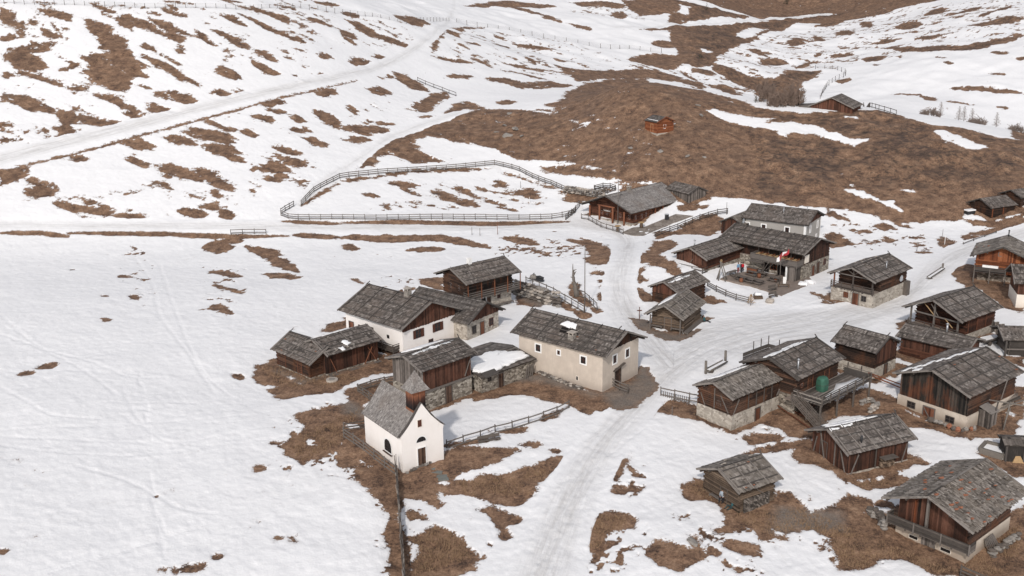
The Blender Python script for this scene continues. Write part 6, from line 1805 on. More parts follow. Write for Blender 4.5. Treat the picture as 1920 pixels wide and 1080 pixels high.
    for k in range(11):
        p = g[0].lerp(g[1], k/10)-g[0]; MB().beam(p+Vector((0, 0, -.2)), p+Vector((.1, .35, 1.4+.12*(k % 3))), .3, .04, (k*37 % 10)/10).build('board', 'wood_grey', root)
    root = thing('hay_rack', 'dark fenced rack with tall stakes behind the roof of the terrace house', 'rack', gp(*tr('F', [690,310])[0])); o = Vector(root.location)
    a, b, c = [gp(*tr('F', p)[0]) for p in ([690,312], [880,240], [960,262])]
    for s0, s1 in ((a, b), (b, c)):
        for z in (.2, .5, .8, 1.05): MB().beam(s0-o+Vector((0, 0, z)), s1-o+Vector((0, 0, z)), .05, .24, .3).build('board', 'lath_dark', root)
    for f in (.4, .7, 1.0): p = a.lerp(b, f)-o; MB().beam(p+Vector((0, 0, -.3)), p+Vector((0, 0, 2.3)), .1, .1).build('stake', 'lath_dark', root)
    MB().beam(c-o, c-o+Vector((0, 0, 2.1)), .1, .1).build('stake', 'lath_dark', root)
def troughs():
    def trough(f, pa, pb, label, w=.75, post=(0, 1), hp=1.7):
        a, b = [gp(*tr(f, p)[0]) for p in (pa, pb)]; root = thing('log_trough', label, 'trough', a); d = b-a; q = d.to_track_quat('X', 'Z').to_matrix().to_4x4(); L = d.length
        m = MB(); n = 8
        for k in range(n+1):
            t = math.pi*k/n; m.v += [(0, math.cos(t)*w/2, .5-math.sin(t)*w/2+.05), (L, math.cos(t)*w/2, .5-math.sin(t)*w/2+.05), (.12, math.cos(t)*w/2*.72, .52-math.sin(t)*w/2*.66), (L-.12, math.cos(t)*w/2*.72, .52-math.sin(t)*w/2*.66)]
        for k in range(n):
            i, j = 4*k, 4*k+4
            m.face((i, j, j+1, i+1), .5, True); m.face((j+2, i+2, i+3, j+3), .5, True); m.face((i, i+2, j+2, j)); m.face((i+1, j+1, j+3, i+3))
        o = m.build('hollow_log', 'post', root, q); MB().box(.12, L-.12, -w*.33, w*.33, .40, .44).build('snow_fill', 'snow', root, q)
        for t in post: MB().tube([(L*t-.0+(.3 if t else -.25), .2, -.3), (L*t+(.3 if t else -.25), .2, hp)], .17, 8).build('post', 'post', root, q)
        MB().box(.5, .9, -.3, .3, -.2, .2).build('foot', 'rock_dark', root, q)
    trough('F', [430,400], [560,330], 'log fountain trough between two thick posts, left of the terrace house', .8)
    trough('J', [965,1040], [1110,945], 'lone hollow log trough in the snow right of the stone base chalet', .7, (1,), 1.1)
    c = [gp(*tr('0', p)[0]) for p in ([1836,849], [1848,836], [1893,847], [1880,862])]; o = c[0]; root = thing('framed_trough', 'rectangular wooden trough frame filled with snow at the right edge', 'trough', o); m = MB()
    for k in range(4): MB().beam(c[k]-o+Vector((0, 0, .3)), c[(k+1) % 4]-o+Vector((0, 0, .3)), .32, .7).build('side_board', 'post', root)
    m = MB(); m.hexa([p-o+Vector((0, 0, -.1)) for p in c]+[p-o+Vector((0, 0, .36)) for p in c]).build('snow_fill', 'snow', root)
def poles():
    def pole(name, label, cat, p, h, r, mat='rail', top=None):
        o = MB().tube([(0, 0, -.5), (0, 0, h)], [r, r*.6], 8).build(name, mat); o.location = p; tag(o, label, cat); return o
    pole('bare_pole', 'tall bare metal pole at the lower end of a rail fence', 'pole', gp(*tr('N', [1250,945])[0]), 10.2, .085, 'rail')
    pole('flagpole', 'tall bare flagpole in front of the log restaurant porch', 'flagpole', gp(*tr('D', [590,600])[0]), 8.6, .09, 'rail')
    for i, (x, y, h, l) in enumerate(((1362,402,2.4,'thin pole at the right end of the terrace fence'), (1165,381,2.2,'thin pole behind the log restaurant porch roof'), (885,441,1.6,'marker stake left of two by the straight track'), (900,443,1.6,'marker stake right of two by the straight track'), (933,440,2.6,'orange tipped snow stake by the straight track'), (861,368,1.1,'red marker stake inside the paddock'), (976,352,1.4,'brown stake in the bare patch of the paddock'), (993,380,1.2,'white capped stake inside the paddock'), (1771,459,1.7,'white sign stake in the snow above the village street'), (1719,471,1.7,'wooden marker stake beside the village street'), (1766,452,2.2,'yellow snow stake above the village street'), (1260,780,1.2,'thin stake in the snow below the byre'))):
        pole('stake', l, 'stake', gp(x, y), h, .06, 'post_orange' if 'orange' in l or 'red' in l else 'trim_white' if 'white' in l else 'rail')
    # wayside cross
    root = thing('wayside_cross', 'small red brown wooden cross beside the pale log hut', 'cross', gp(*tr('C', [1195,475])[0])); MB().box(-.05, .05, -.05, .05, -.2, 1.9).build('upright', 'door_red', root); MB().box(-.35, .35, -.055, .055, 1.3, 1.42).build('crossbar', 'door_red', root)
    # carved tree pillar
    p = gp(*tr('N', [1120,690])[0]); root = thing('carved_tree_pillar', 'gnarled upright tree trunk with stub branches beside the rail fences', 'tree trunk', p); r = random.Random(4)
    m = MB(); m.tube([(.1, 0, -.4), (0, 0, .8), (-.2, 0, 1.9), (-.45, 0, 3.0), (-.5, 0, 4.3), (-.5, 0, 5.3)], [.42, .36, .27, .18, .09, .04], 8); m.build('trunk', 'post', root)
    for k in range(16):
        z = .6+k*.24; a = r.uniform(0, 6.3); x0 = -.1*z; m = MB().tube([(x0, 0, z), (x0+math.cos(a)*(.75-.1*z*.6), math.sin(a)*.5, z+.25)], [.16-.02*z*.5, .05], 6); m.build('stub_branch', 'post', root)
    # flag on the inn terrace
    p = gp(*tr('T', [970,610])[0]); root = thing('flag', 'red and white flag waving on a pole in the inn yard', 'flag', p); MB().tube([(0, 0, 0), (0, 0, 5.3)], [.07, .045], 8).build('flag_pole', 'rail', root)
    m = MB(); nu, nv = 16, 6
    def fp(u, v): return (.05+u*1.5-.5*v*0-(v)*.0, -.35*math.sin(u*5+v)*u, 4.95+u*.95-(1-v)*1.15-.25*math.sin(u*3.5+v*2)*u)
    base = 0
    for i in range(nu+1):
        for j in range(nv+1): u, v = i/nu*2-0.75, j/nv; m.v.append((u*.95, .24*math.sin(u*4+v*1.5), 4.5+u*.75+v*.72+.12*math.sin(u*5)))
    for i in range(nu):
        for j in range(nv): m.cm = 1 if (i < 4 or (7 < i < 13 and j > (i-8)*.9+.5)) else 0; b = i*(nv+1)+j; m.face((b, b+1, b+nv+2, b+nv+1), .5, True)
    m.build('cloth', ['red', 'white'], root)
    # loose poles leaning by the large barn
    p = gp(*tr('H', [1715,850])[0]); root = thing('pole_frame', 'bare pole frame with a long crossbar right of the large barn', 'pole frame', p)
    MB().tube([(0, 0, -.3), (.75, .6, 3.3)], [.11, .08], 7).build('post', 'post', root); MB().tube([(-1.4, 1.2, 3.3), (4.2, -.2, 2.7)], .08, 7).build('crossbar', 'post', root)
    MB().tube([(.3, .3, .9), (1.0, .9, 2.4)], .06, 6).build('brace', 'post', root); MB().tube([(-.9, .9, -.3), (-.4, 1.0, 3.2)], .08, 6).build('post', 'lath_dark', root)
    p = gp(*tr('H', [1740,640])[0]); root = thing('board_heap', 'slanting heap of grey boards behind the pole frame', 'board heap', p); r = random.Random(8)
    for k in range(14): MB().beam((-2+r.uniform(-.4, .4), .2*k-1, .1), (1.5+r.uniform(-.3, .3), .2*k-.6, 1.5+r.uniform(-.2, .3)), .22, .05, r.random()).build('board', 'wood_grey', root)
    # long pink boards over the snow
    for (fa, a, b, l) in (('H', [440,350], [770,440], 'long thin reddish pole lying over snow, upper of two by the large barn'), ('H', [450,372], [760,470], 'long thin reddish pole lying over snow, lower of two by the large barn'), ('F', [920,650], [1190,830], 'long reddish plank propped down the slope beside the byre door'), ('F', [930,635], [1150,745], 'second reddish plank lying above the propped one by the byre')):
        A, Bq = gp(*tr(fa, a)[0]), gp(*tr(fa, b)[0]); o = MB().beam((0, 0, .75 if fa == 'H' else .5), Bq-A+Vector((0, 0, .35)), .16, .08).build('plank', 'door_red' if fa == 'F' else 'wood_orange'); o.location = A; tag(o, l, 'plank')
def bench(p, rz, label, l=1.9, name='bench', mat='wood_grey', back=True):
    root = thing(name, label, 'bench', p, rz)
    MB().box(-l/2, l/2, -.2, .2, .42, .48).build('seat', mat, root)
    if back: MB().box(-l/2, l/2, .22, .27, .55, .95).build('backrest', mat, root)
    for s in (-1, 1): MB().box(s*l*.4-.06, s*l*.4+.06, -.2, .27, -.2, .42).build('leg', mat, root)
    return root
def yard():
    bench(gp(*tr('B', [1110,765])[0]), R(22), 'weathered bench on the chapel yard fence facing the street', 2.6)
    # stepping slabs by the chapel
    for i, (x, y) in enumerate(((670,955), (720,985), (755,1015), (765,1035))):
        o = MB().hexa([(-.55, -.28, -.1), (.55, -.32, -.1), (.5, .3, -.1), (-.5, .26, -.1), (-.55, -.28, .06), (.55, -.32, .06), (.5, .3, .06), (-.5, .26, .06)]).build('stepping_slab', 'slate'); o.location = gp(*tr('B', [x, y])[0])+Vector((0, 0, .05)); o.rotation_euler.z = R(-20+9*i)
        tag(o, ['flat grey slab nearest to the chapel door', 'second flat grey slab from the chapel door', 'third flat grey slab from the chapel door', 'lowest flat grey slab before the chapel'][i], 'stone slab', 'slabs leading to the chapel')
    # paved areas
    def sheet(name, f, px, mat, lift=.13):
        p = tr(f, px); g = ground(*p.T); n = 9; m = MB(); q = [Vector(v) for v in g]
        c = sum(q, Vector())/len(q); N_ = len(q); rings = 5
        for k in range(rings+1):
            for v in q: w = c.lerp(v, 1-k/rings*.999); m.v.append((w.x, w.y, float(height(w.x, w.y))+lift))
        b = len(m.v)
        for v in q: m.v.append((v.x, v.y, float(height(v.x, v.y))-.5))
        for i in range(N_):
            j = (i+1) % N_
            m.face((b+i, b+j, j, i))
            for k in range(rings): m.face((k*N_+i, k*N_+j, (k+1)*N_+j, (k+1)*N_+i))
        o = m.build(name, mat); o['kind'] = 'structure'
    sheet('terrace', 'D', [640,705, 740,735, 870,748, 1010,690, 1200,600, 1440,520, 1300,505, 1240,500, 900,640, 760,650], 'paving', .22)
    sheet('yard', 'E', [480,620, 700,665, 860,720, 940,745, 1130,668, 1170,630, 1130,590, 1000,600, 700,560, 520,600], 'deck', .22)
    # tables and benches of the inn yard
    def table(p, rz, label, group):
        root = thing('picnic_table', label, 'table', p, rz, group)
        MB().box(-1.0, 1.0, -.38, .38, .70, .76).build('table_top', 'wood_grey', root)
        for s in (-1, 1):
            MB().box(-1.0, 1.0, s*.72-.14, s*.72+.14, .42, .47).build('bench_board', 'wood_grey', root)
            MB().beam((s*.7, -.8, .05), (s*.7, .8, .05), .08, .1).build('foot', 'wood_grey', root); MB().box(s*.7-.05, s*.7+.05, -.78, .78, .34, .41).build('leg', 'wood_grey', root); MB().box(s*.7-.05, s*.7+.05, -.05, .05, .1, .7).build('leg', 'wood_grey', root)
    zt = .24
    L = [([270,470], 'dark table by the stone wall of the inn wing'), ([400,545], 'table at the front left of the inn yard'), ([640,600], 'table at the front middle of the inn yard'), ([690,485], 'table at the rear middle of the inn yard'), ([520,575], 'table between the two front ones of the inn yard'), ([890,560], 'table at the right beside the flag pole'), ([570,475], 'small table left of the rear middle one')]
    for i, (p, l) in enumerate(L):
        q = gp(*tr('T', p)[0]); q.z += zt-.05; table(q, R(-45 if i != 0 else 40), l, 'tables in the inn yard')
    for x, y, l in ((395,575, 'orange barrel planter under the front left table end'), (665,505, 'orange barrel planter in the middle of the inn yard'), (915,560, 'orange barrel planter near the flag pole')):
        q = gp(*tr('T', [x, y])[0]); o = MB().tube([(0, 0, 0), (0, 0, .35), (0, 0, .7)], [.26, .32, .26], 10).build('barrel', 'post_orange'); o.location = q+Vector((0, 0, zt-.05)); tag(o, l, 'barrel', 'barrels in the inn yard')
    q = gp(*tr('T', [560,450])[0]); root = thing('counter', 'brick red counter with a dark roof of hanging mugs in the inn yard', 'counter', q+Vector((0, 0, .2)), R(-45)); MB().box(-.9, .9, -.3, .3, 0, 1.1).build('front', 'post_orange', root); MB().box(-1.0, 1.0, -.4, .4, 1.1, 1.16).build('counter_top', 'wood_grey', root)
    MB().box(-1.2, 1.6, .2, .9, 2.05, 2.15).build('canopy', 'wood_grey', root)
    q = gp(*tr('T', [1045,600])[0]); root = thing('sign_board', 'white standing board beside the flag pole', 'sign', q+Vector((0, 0, .2)), R(-15)); MB().box(-.25, .25, -.03, .03, .1, 1.2).build('panel', 'trim_white', root); MB().box(-.28, -.22, -.1, .1, 0, .3).build('leg', 'rail', root); MB().box(.22, .28, -.1, .1, 0, .3).build('leg', 'rail', root)
    q = gp(*tr('T', [1030,650])[0]); bench(q+Vector((0, 0, .2)), R(-8), 'pale log bench in front of the flag pole', 1.9, mat='log_pale', back=False)
    q = gp(*tr('T', [880,790])[0]); bench(q, R(32), 'grey bench at the street corner of the inn yard', 1.7); q = gp(*tr('T', [870,700])[0]); bench(q+Vector((0, 0, .15)), R(32), 'grey bench behind the corner bench of the inn yard', 1.6)
    q = gp(*tr('T', [660,800])[0]); root = thing('wood_stack', 'round wood stack capped with snow at the inn yard corner', 'wood stack', q)
    r = random.Random(2)
    for k in range(16): MB().tube([(-.7+.2*(k % 7), -.4, .15+.2*(k//7)), (-.7+.2*(k % 7), .4, .15+.2*(k//7))], .1, 6).build('log', 'log_pale', root)
    MB().hexa([(-.7, -.45, .65), (.5, -.45, .65), (.5, .45, .65), (-.7, .45, .65), (-.5, -.3, 1.0), (.3, -.3, .95), (.3, .3, .95), (-.5, .3, 1.0)]).build('snow_cap', 'snow', root, smooth=True)
    def stone_at(p, s, label, mat='rock_pale', dz=0): o = inst(rock_mesh(mat, r.randrange(5)), 'boulder', None, Matrix.Translation(p+Vector((0, 0, s[2]*.3+dz))) @ Matrix.Diagonal((*s, 1))); return tag(o, label, 'boulder')
    stone_at(gp(*tr('T', [820,860])[0]), (.9, .7, .9), 'pale rounded boulder in front of the inn yard')
    m = MB(); o = thing('shrub', 'small dry conical shrub at the end of the low rail fence', 'shrub', gp(*tr('T', [540,900])[0]))
    twigs(o, .9, 1.7, 260, 'straw', 3, True)
    # rack leaning poles left of yard
    q = gp(*tr('T', [110,540])[0]); root = thing('drying_rack', 'tripod rack of pale poles in front of the inn wing', 'rack', q)
    for a, b in (((-.6, 0, 0), (-.2, .3, 3.2)), ((.5, -.2, 0), (-.4, .3, 3.3)), ((.9, .4, 0), (.0, .3, 3.0)), ((-.8, .5, 0), (-.1, .2, 3.0))): MB().tube([a, b], [.11, .07], 6).build('pole', 'post', root)
    # green covered stack on the deck
    t = TER; u = t.u('F', .42); q = t.pt(u-.2, -t.yw-1.3, 2.46); root = thing('covered_stack', 'tall stack wrapped in a green tarpaulin on the raised deck', 'covered stack', q, t.root.rotation_euler.z)
    m = MB(); n = 14; rr = random.Random(3)
    for z, rad in ((0, .66), (.5, .70), (1.0, .67), (1.45, .64), (1.62, .5), (1.66, .1)):
        for k in range(n): a = 2*math.pi*k/n; w = rad*(1+rr.uniform(-.05, .05))*(1.12 if k % 4 in (0, 1) else .95); m.v.append((w*math.cos(a), w*math.sin(a)*.85, z))
    for i in range(5):
        for k in range(n): m.face((i*n+k, i*n+(k+1) % n, (i+1)*n+(k+1) % n, (i+1)*n+k), .5, False)
    m.face(tuple(5*n+k for k in range(n))); m.build('tarpaulin', 'tarp', root)
    MB().tube([(.78*math.cos(2*math.pi*k/12), .67*math.sin(2*math.pi*k/12), .8) for k in range(13)], .02, 4).build('strap', 'rail_dark', root)
    # manhole lid
    q = gp(*tr('A', [570,1014])[0]); root = thing('well_cover', 'round concrete well cover in the grass before the woodshed', 'well cover', q+Vector((0, 0, .12)))
    MB().tube([(0, 0, -.3), (0, 0, .08)], .75, 20).build('ring', 'rock_pale', root); MB().tube([(0, 0, .081), (0, 0, .12)], .38, 18).build('lid', 'rock', root)
    # snowmobile
    q = gp(*tr('N', [560,470])[0]); root = thing('snowmobile', 'parked snowmobile under a grey cover in the snow above the fence', 'snowmobile', q+Vector((0, 0, .1)), R(150))
    MB().hexa([(-.9, -.25, .1), (.5, -.25, .1), (.5, .25, .1), (-.9, .25, .1), (-.8, -.2, .55), (.6, -.22, .6), (.6, .22, .6), (-.8, .2, .55)]).build('track_body', 'metal_dark', root)
    m = MB(); m.tube([(.4, 0, .5), (.9, 0, .75), (1.3, 0, .6), (1.6, 0, .35)], [.3, .42, .38, .15], 8); m.build('hood', 'rock', root)
    m = MB(); m.tube([(-.9, 0, .65), (-.2, 0, .78), (.4, 0, .7)], [.2, .26, .2], 8); m.build('seat', 'metal_dark', root)
    for s in (-.45, .45): MB().beam((.7, s, .06), (2.0, s, .12), .14, .05).build('ski', 'metal_dark', root); MB().beam((1.2, s, .1), (1.1, s*.4, .5), .06, .06).build('ski_leg', 'metal', root)
    MB().beam((.75, -.38, 1.05), (.75, .38, 1.05), .06, .06).build('handlebar', 'metal_dark', root); MB().hexa([(1.0, -.3, .9), (1.1, -.3, .9), (1.1, .3, .9), (1.0, .3, .9), (.85, -.22, 1.3), (.9, -.22, 1.3), (.9, .22, 1.3), (.85, .22, 1.3)]).build('windshield', 'glass', root)
    # bin and stumps at the restaurant
    q = gp(*tr('D', [1140,560])[0]); root = thing('waste_bin', 'black waste bin at the long wall of the log restaurant', 'bin', q+Vector((0, 0, .2))); MB().box(-.35, .35, -.3, .3, 0, 1.0).build('body', 'metal_dark', root); MB().box(-.38, .38, -.33, .33, 1.0, 1.07).build('lid', 'dish', root)
    for x, y, l in ((855,650, 'round stump table on the restaurant terrace'), (590,690, 'pale stump table at the restaurant railing')):
        q = gp(*tr('D', [x, y])[0]); root = thing('stump_table', l, 'table', q+Vector((0, 0, .15))); MB().tube([(0, 0, 0), (0, 0, 1.0)], [.35, .28], 9).build('stump', 'log_pale', root); MB().tube([(0, 0, 1.0), (0, 0, 1.08)], .6, 12).build('table_top', 'straw', root)
    q = gp(*tr('G', [1600,620])[0]); root = thing('snowy_wagon', 'flat cart loaded with snow between open gable barn and open shed', 'cart', q, R(25)); MB().box(-1.5, 1.5, -.7, .7, .45, .6).build('bed', 'lath_dark', root); MB().box(-1.3, 1.3, -.6, .6, .6, .85).build('snow_load', 'snow', root)
    MB().tube([(-2.5, -.9, .8), (2.6, -1.0, 1.0)], .12, 7).build('side_pole', 'lath_dark', root)
    for s in (-1, 1):
        for e in (-1, 1): MB().tube([(s, e*.75, .3), (s, e*.85, .3)], .32, 12).build('wheel', 'rail_dark', root)
    # snow heap at the inn corner
    for i, (x, y, l) in enumerate(((1320,600, 'shovelled snow heap left of two by the inn wall'), (1430,575, 'shovelled snow heap right of two by the inn wall'))):
        o = inst(rock_mesh('snow', i), 'snow_heap', None, Matrix.Translation(gp(*tr('T', [x, y])[0])+Vector((0, 0, .2))) @ Matrix.Diagonal((1.1, .8, .9, 1))); tag(o, l, 'snow heap')
    q = gp(*tr('J', [1375,385])[0]); root = thing('sled', 'small vehicle half under snow at the gable of the field hut', 'sled', q, R(20)); MB().box(-.9, .9, -.5, .5, .2, .8).build('body', 'metal_dark', root); MB().box(-.95, .95, -.55, .55, .8, 1.0).build('snow_load', 'snow', root)
def stonework():
    r = random.Random(31)
    def wall(f, px, label, h, d, name='dry_stone_wall', mats=('rock_pale', 'rock', 'rock_dark'), s=.45, rows=3, cat='wall', back=0):
        P = along([tuple(v) for v in ground(*tr(f, px).T)], s*1.3); o = P[0]; mb = MB(); srcs = rocks()
        mb.cm = 0
        for k, p in enumerate(P):
            for j in range(rows):
                src = srcs[r.randrange(5)]; b = len(mb.v); sx = s*r.uniform(.7, 1.2); sz = h/rows*r.uniform(.6, .95); a = r.uniform(0, 6.3); c, q = math.cos(a), math.sin(a)
                off = Vector((r.uniform(-.1, .1), r.uniform(-.1, .1)+back*j, (j+.4)*h/rows)) + (p-o)
                mb.cm = r.randrange(len(mats))
                for v in src.v: x, y = v[0]*sx, v[1]*sx*.8; mb.v.append((off.x+c*x-q*y, off.y+q*x+c*y, off.z+v[2]*sz*1.5))
                for fc in src.f: mb.face(tuple(b+i for i in fc))
        w = mb.build(name, list(mats)); w.location = o; tag(w, label, cat)
    wall('D', [0,245, 120,262, 240,285, 330,300, 430,285], 'pale dry stone wall at the corner of the paddock', 1.5, .6, rows=4, s=.55)
    wall('N', [160,640, 300,690, 430,720, 560,770, 740,830, 860,850], 'pale rubble bank below the fence beside the log house', 1.9, .6, 'rubble_bank', s=.6, rows=5, cat='rubble bank', back=.45)
    wall('H', [1040,760, 1130,790, 1260,850, 1330,860, 1450,840], 'reddish rubble along the foot of the large barn', .5, .5, 'rubble', ('rock_rust', 'rock_dark', 'rock'), .4, 1, 'rubble')
    wall('I', [1050,555, 1110,590, 1130,640], 'mossy rubble at the far corner of the stone weighted barn', 1.0, .5, 'rubble', ('rock_dark', 'rock'), .45, 3, 'rubble')
    wall('I', [1740,790, 1790,760, 1840,720, 1880,700], 'tumbled grey rocks along the side of the stone weighted barn', .8, .5, 'rubble', ('rock_dark', 'rock'), .4, 3, 'rubble')
    wall('B', [1480,240, 1580,285, 1700,330, 1800,370], 'low rubble along the foot of the buff house', .45, .4, 'rubble', ('rock', 'rock_pale', 'rock_dark'), .32, 2, 'rubble')
    wall('B', [500,990, 600,950, 700,895, 770,850], 'small stones along the foot of the chapel', .3, .3, 'rubble', ('rock', 'rock_dark'), .25, 1, 'rubble')
    wall('F', [1580,640, 1640,620, 1700,660, 1640,700], 'stone pile beside the deck of the terrace house', .7, .5, 'rubble', ('rock', 'rock_pale'), .4, 2, 'rubble')
    # rocks on the brown hill
    for i, (f, x, y, s, l) in enumerate((('2', 700,575, 1.5, 'largest grey rock slab of the outcrop on the brown hill'), ('2', 735,545, 1.2, 'upper rock of the outcrop on the brown hill'), ('2', 690,530, .9, 'small upper left rock of the outcrop'), ('2', 655,560, .9, 'left rock of the outcrop on the brown hill'), ('2', 760,575, .8, 'right rock of the outcrop on the brown hill'),
            ('2', 1345,640, .9, 'pale rock below the orange hut'), ('2', 1220,625, .6, 'rock left of the pale rock below the orange hut'), ('L', 1240,690, .9, 'rock beside the long snow patch on the brown hill'), ('L', 1190,545, .8, 'rock above the long snow patch on the brown hill'), ('L', 430,140, .9, 'rock on the crest of the brown hill'), ('3', 20,660, .8, 'rock at the left foot of the brown hill slope'), ('3', 90,665, .6, 'small rock on the brown hill slope below the snow patch'), ('2', 712,482, 1.1, 'flat stone block on the left crest of the brown hill'),
            ('I', 60,715, .9, 'round rock in the bare ring at the bottom'), ('C', 100,680, .5, 'small rock on the bank by the buff house'))):
        o = inst(rock_mesh('rock', i % 5), 'rock', None, Matrix.Translation(gp(*tr(f, [x, y])[0])+Vector((0, 0, s*.1))) @ Matrix.Rotation(i*1.1, 4, 'Z') @ Matrix.Rotation(.35, 4, 'X') @ Matrix.Diagonal((s*1.1, s*.7, s*.6, 1))); tag(o, l, 'rock', 'rocks on the ground')
# ------------------------------------------------------------------ plants
def twigs(root, rad, h, n, mat, seed, dense=False, name='crown'):
    r = random.Random(seed); mb = MB()
    for k in range(n):
        a = r.uniform(0, 6.3); z = h*r.uniform(.15, 1); rr = rad*(1-z/h*.85) if not dense else rad*(1-z/h)
        x, y = math.cos(a)*rr*r.uniform(.1, 1), math.sin(a)*rr*r.uniform(.1, 1); l = r.uniform(.15, .45)*h*.25
        mb.beam((x, y, z), (x+math.cos(a)*l, y+math.sin(a)*l, z+l*r.uniform(.2, 1)), .025, .025)
    MB().tube([(0, 0, -.3), (0, 0, h*.7)], [.09*h/2, .02], 5).build('trunk', 'bark', root); return mb.build(name, mat, root)
def larch(p, h, label, seed, mat='twig', group='bare larches behind the hill'):
    root = thing('larch_tree', label, 'tree', p, 0, group); r = random.Random(seed)
    MB().tube([(0, 0, -1), (.05, 0, h*.5), (0, 0, h)], [.022*h, .013*h, .004*h], 6).build('trunk', 'bark', root)
    mb = MB()
    n = int(h*9)
    for k in range(n):
        t = .12+.86*k/n; z = h*t; L = h*.24*(1-t)**.6*r.uniform(.6, 1.15)+.1; a = k*2.4+r.uniform(-.4, .4); e = Vector((math.cos(a)*L, math.sin(a)*L, L*.25))
        b = Vector((0, 0, z)); mb.beam(b, b+e, .05, .05)
        for j in range(5):
            q = b+e*r.uniform(.25, 1); s = L*.32; mb.beam(q, q+Vector((r.uniform(-s, s), r.uniform(-s, s), r.uniform(-s*.3, s*.7))), .035, .035)
    mb.build('crown', mat, root)
def bush(p, rad, h, label, seed, mat='twig_red', name='bare_bush', group='bare bushes in the gully'):
    root = thing(name, label, 'bush', p, 0, group if 'crest' not in label and 'larches' not in label else 'bare bushes on the crest'); r = random.Random(seed); mb = MB(); tr_ = MB()
    for k in range(int(9*rad)+8):
        a = r.uniform(0, 6.3); d = rad*math.sqrt(r.random()); b = Vector((math.cos(a)*d, math.sin(a)*d, -.2)); hh = h*r.uniform(.5, 1.05)*(1-.6*(d/rad)**2); t = b+Vector((r.uniform(-.5, .5), r.uniform(-.5, .5), hh))
        tr_.tube([b, t], [.06, .015], 4)
        for j in range(17):
            q = b.lerp(t, r.uniform(.15, 1)); s = .7; e = q+Vector((r.uniform(-s, s), r.uniform(-s, s), r.uniform(.1, s*1.3))); mb.beam(q, e, .055, .055)
    tr_.build('trunk', 'bark', root); mb.build('crown', mat, root)
def firs(p, h, label, seed):
    root = thing('fir_tree', label, 'tree', p, 0, 'small evergreens'); r = random.Random(seed); MB().tube([(0, 0, -.5), (0, 0, h*.9)], [.03*h, .01], 5).build('trunk', 'bark', root); mb = MB()
    for k in range(170):
        t = r.random()**.8; z = h*(.08+.9*t); L = h*.26*(1-t)+.08; a = r.uniform(0, 6.3); c = Vector((math.cos(a)*L*r.uniform(.3, 1), math.sin(a)*L*r.uniform(.3, 1), z)); s = .09*h*(1.1-t)
        b = len(mb.v); mb.v += [tuple(c), tuple(c+Vector((math.cos(a+.5)*s, math.sin(a+.5)*s, -s*.6))), tuple(c+Vector((math.cos(a-.5)*s, math.sin(a-.5)*s, -s*.3)))]; mb.face((b, b+1, b+2), r.random())
    mb.build('crown', 'needle', root)
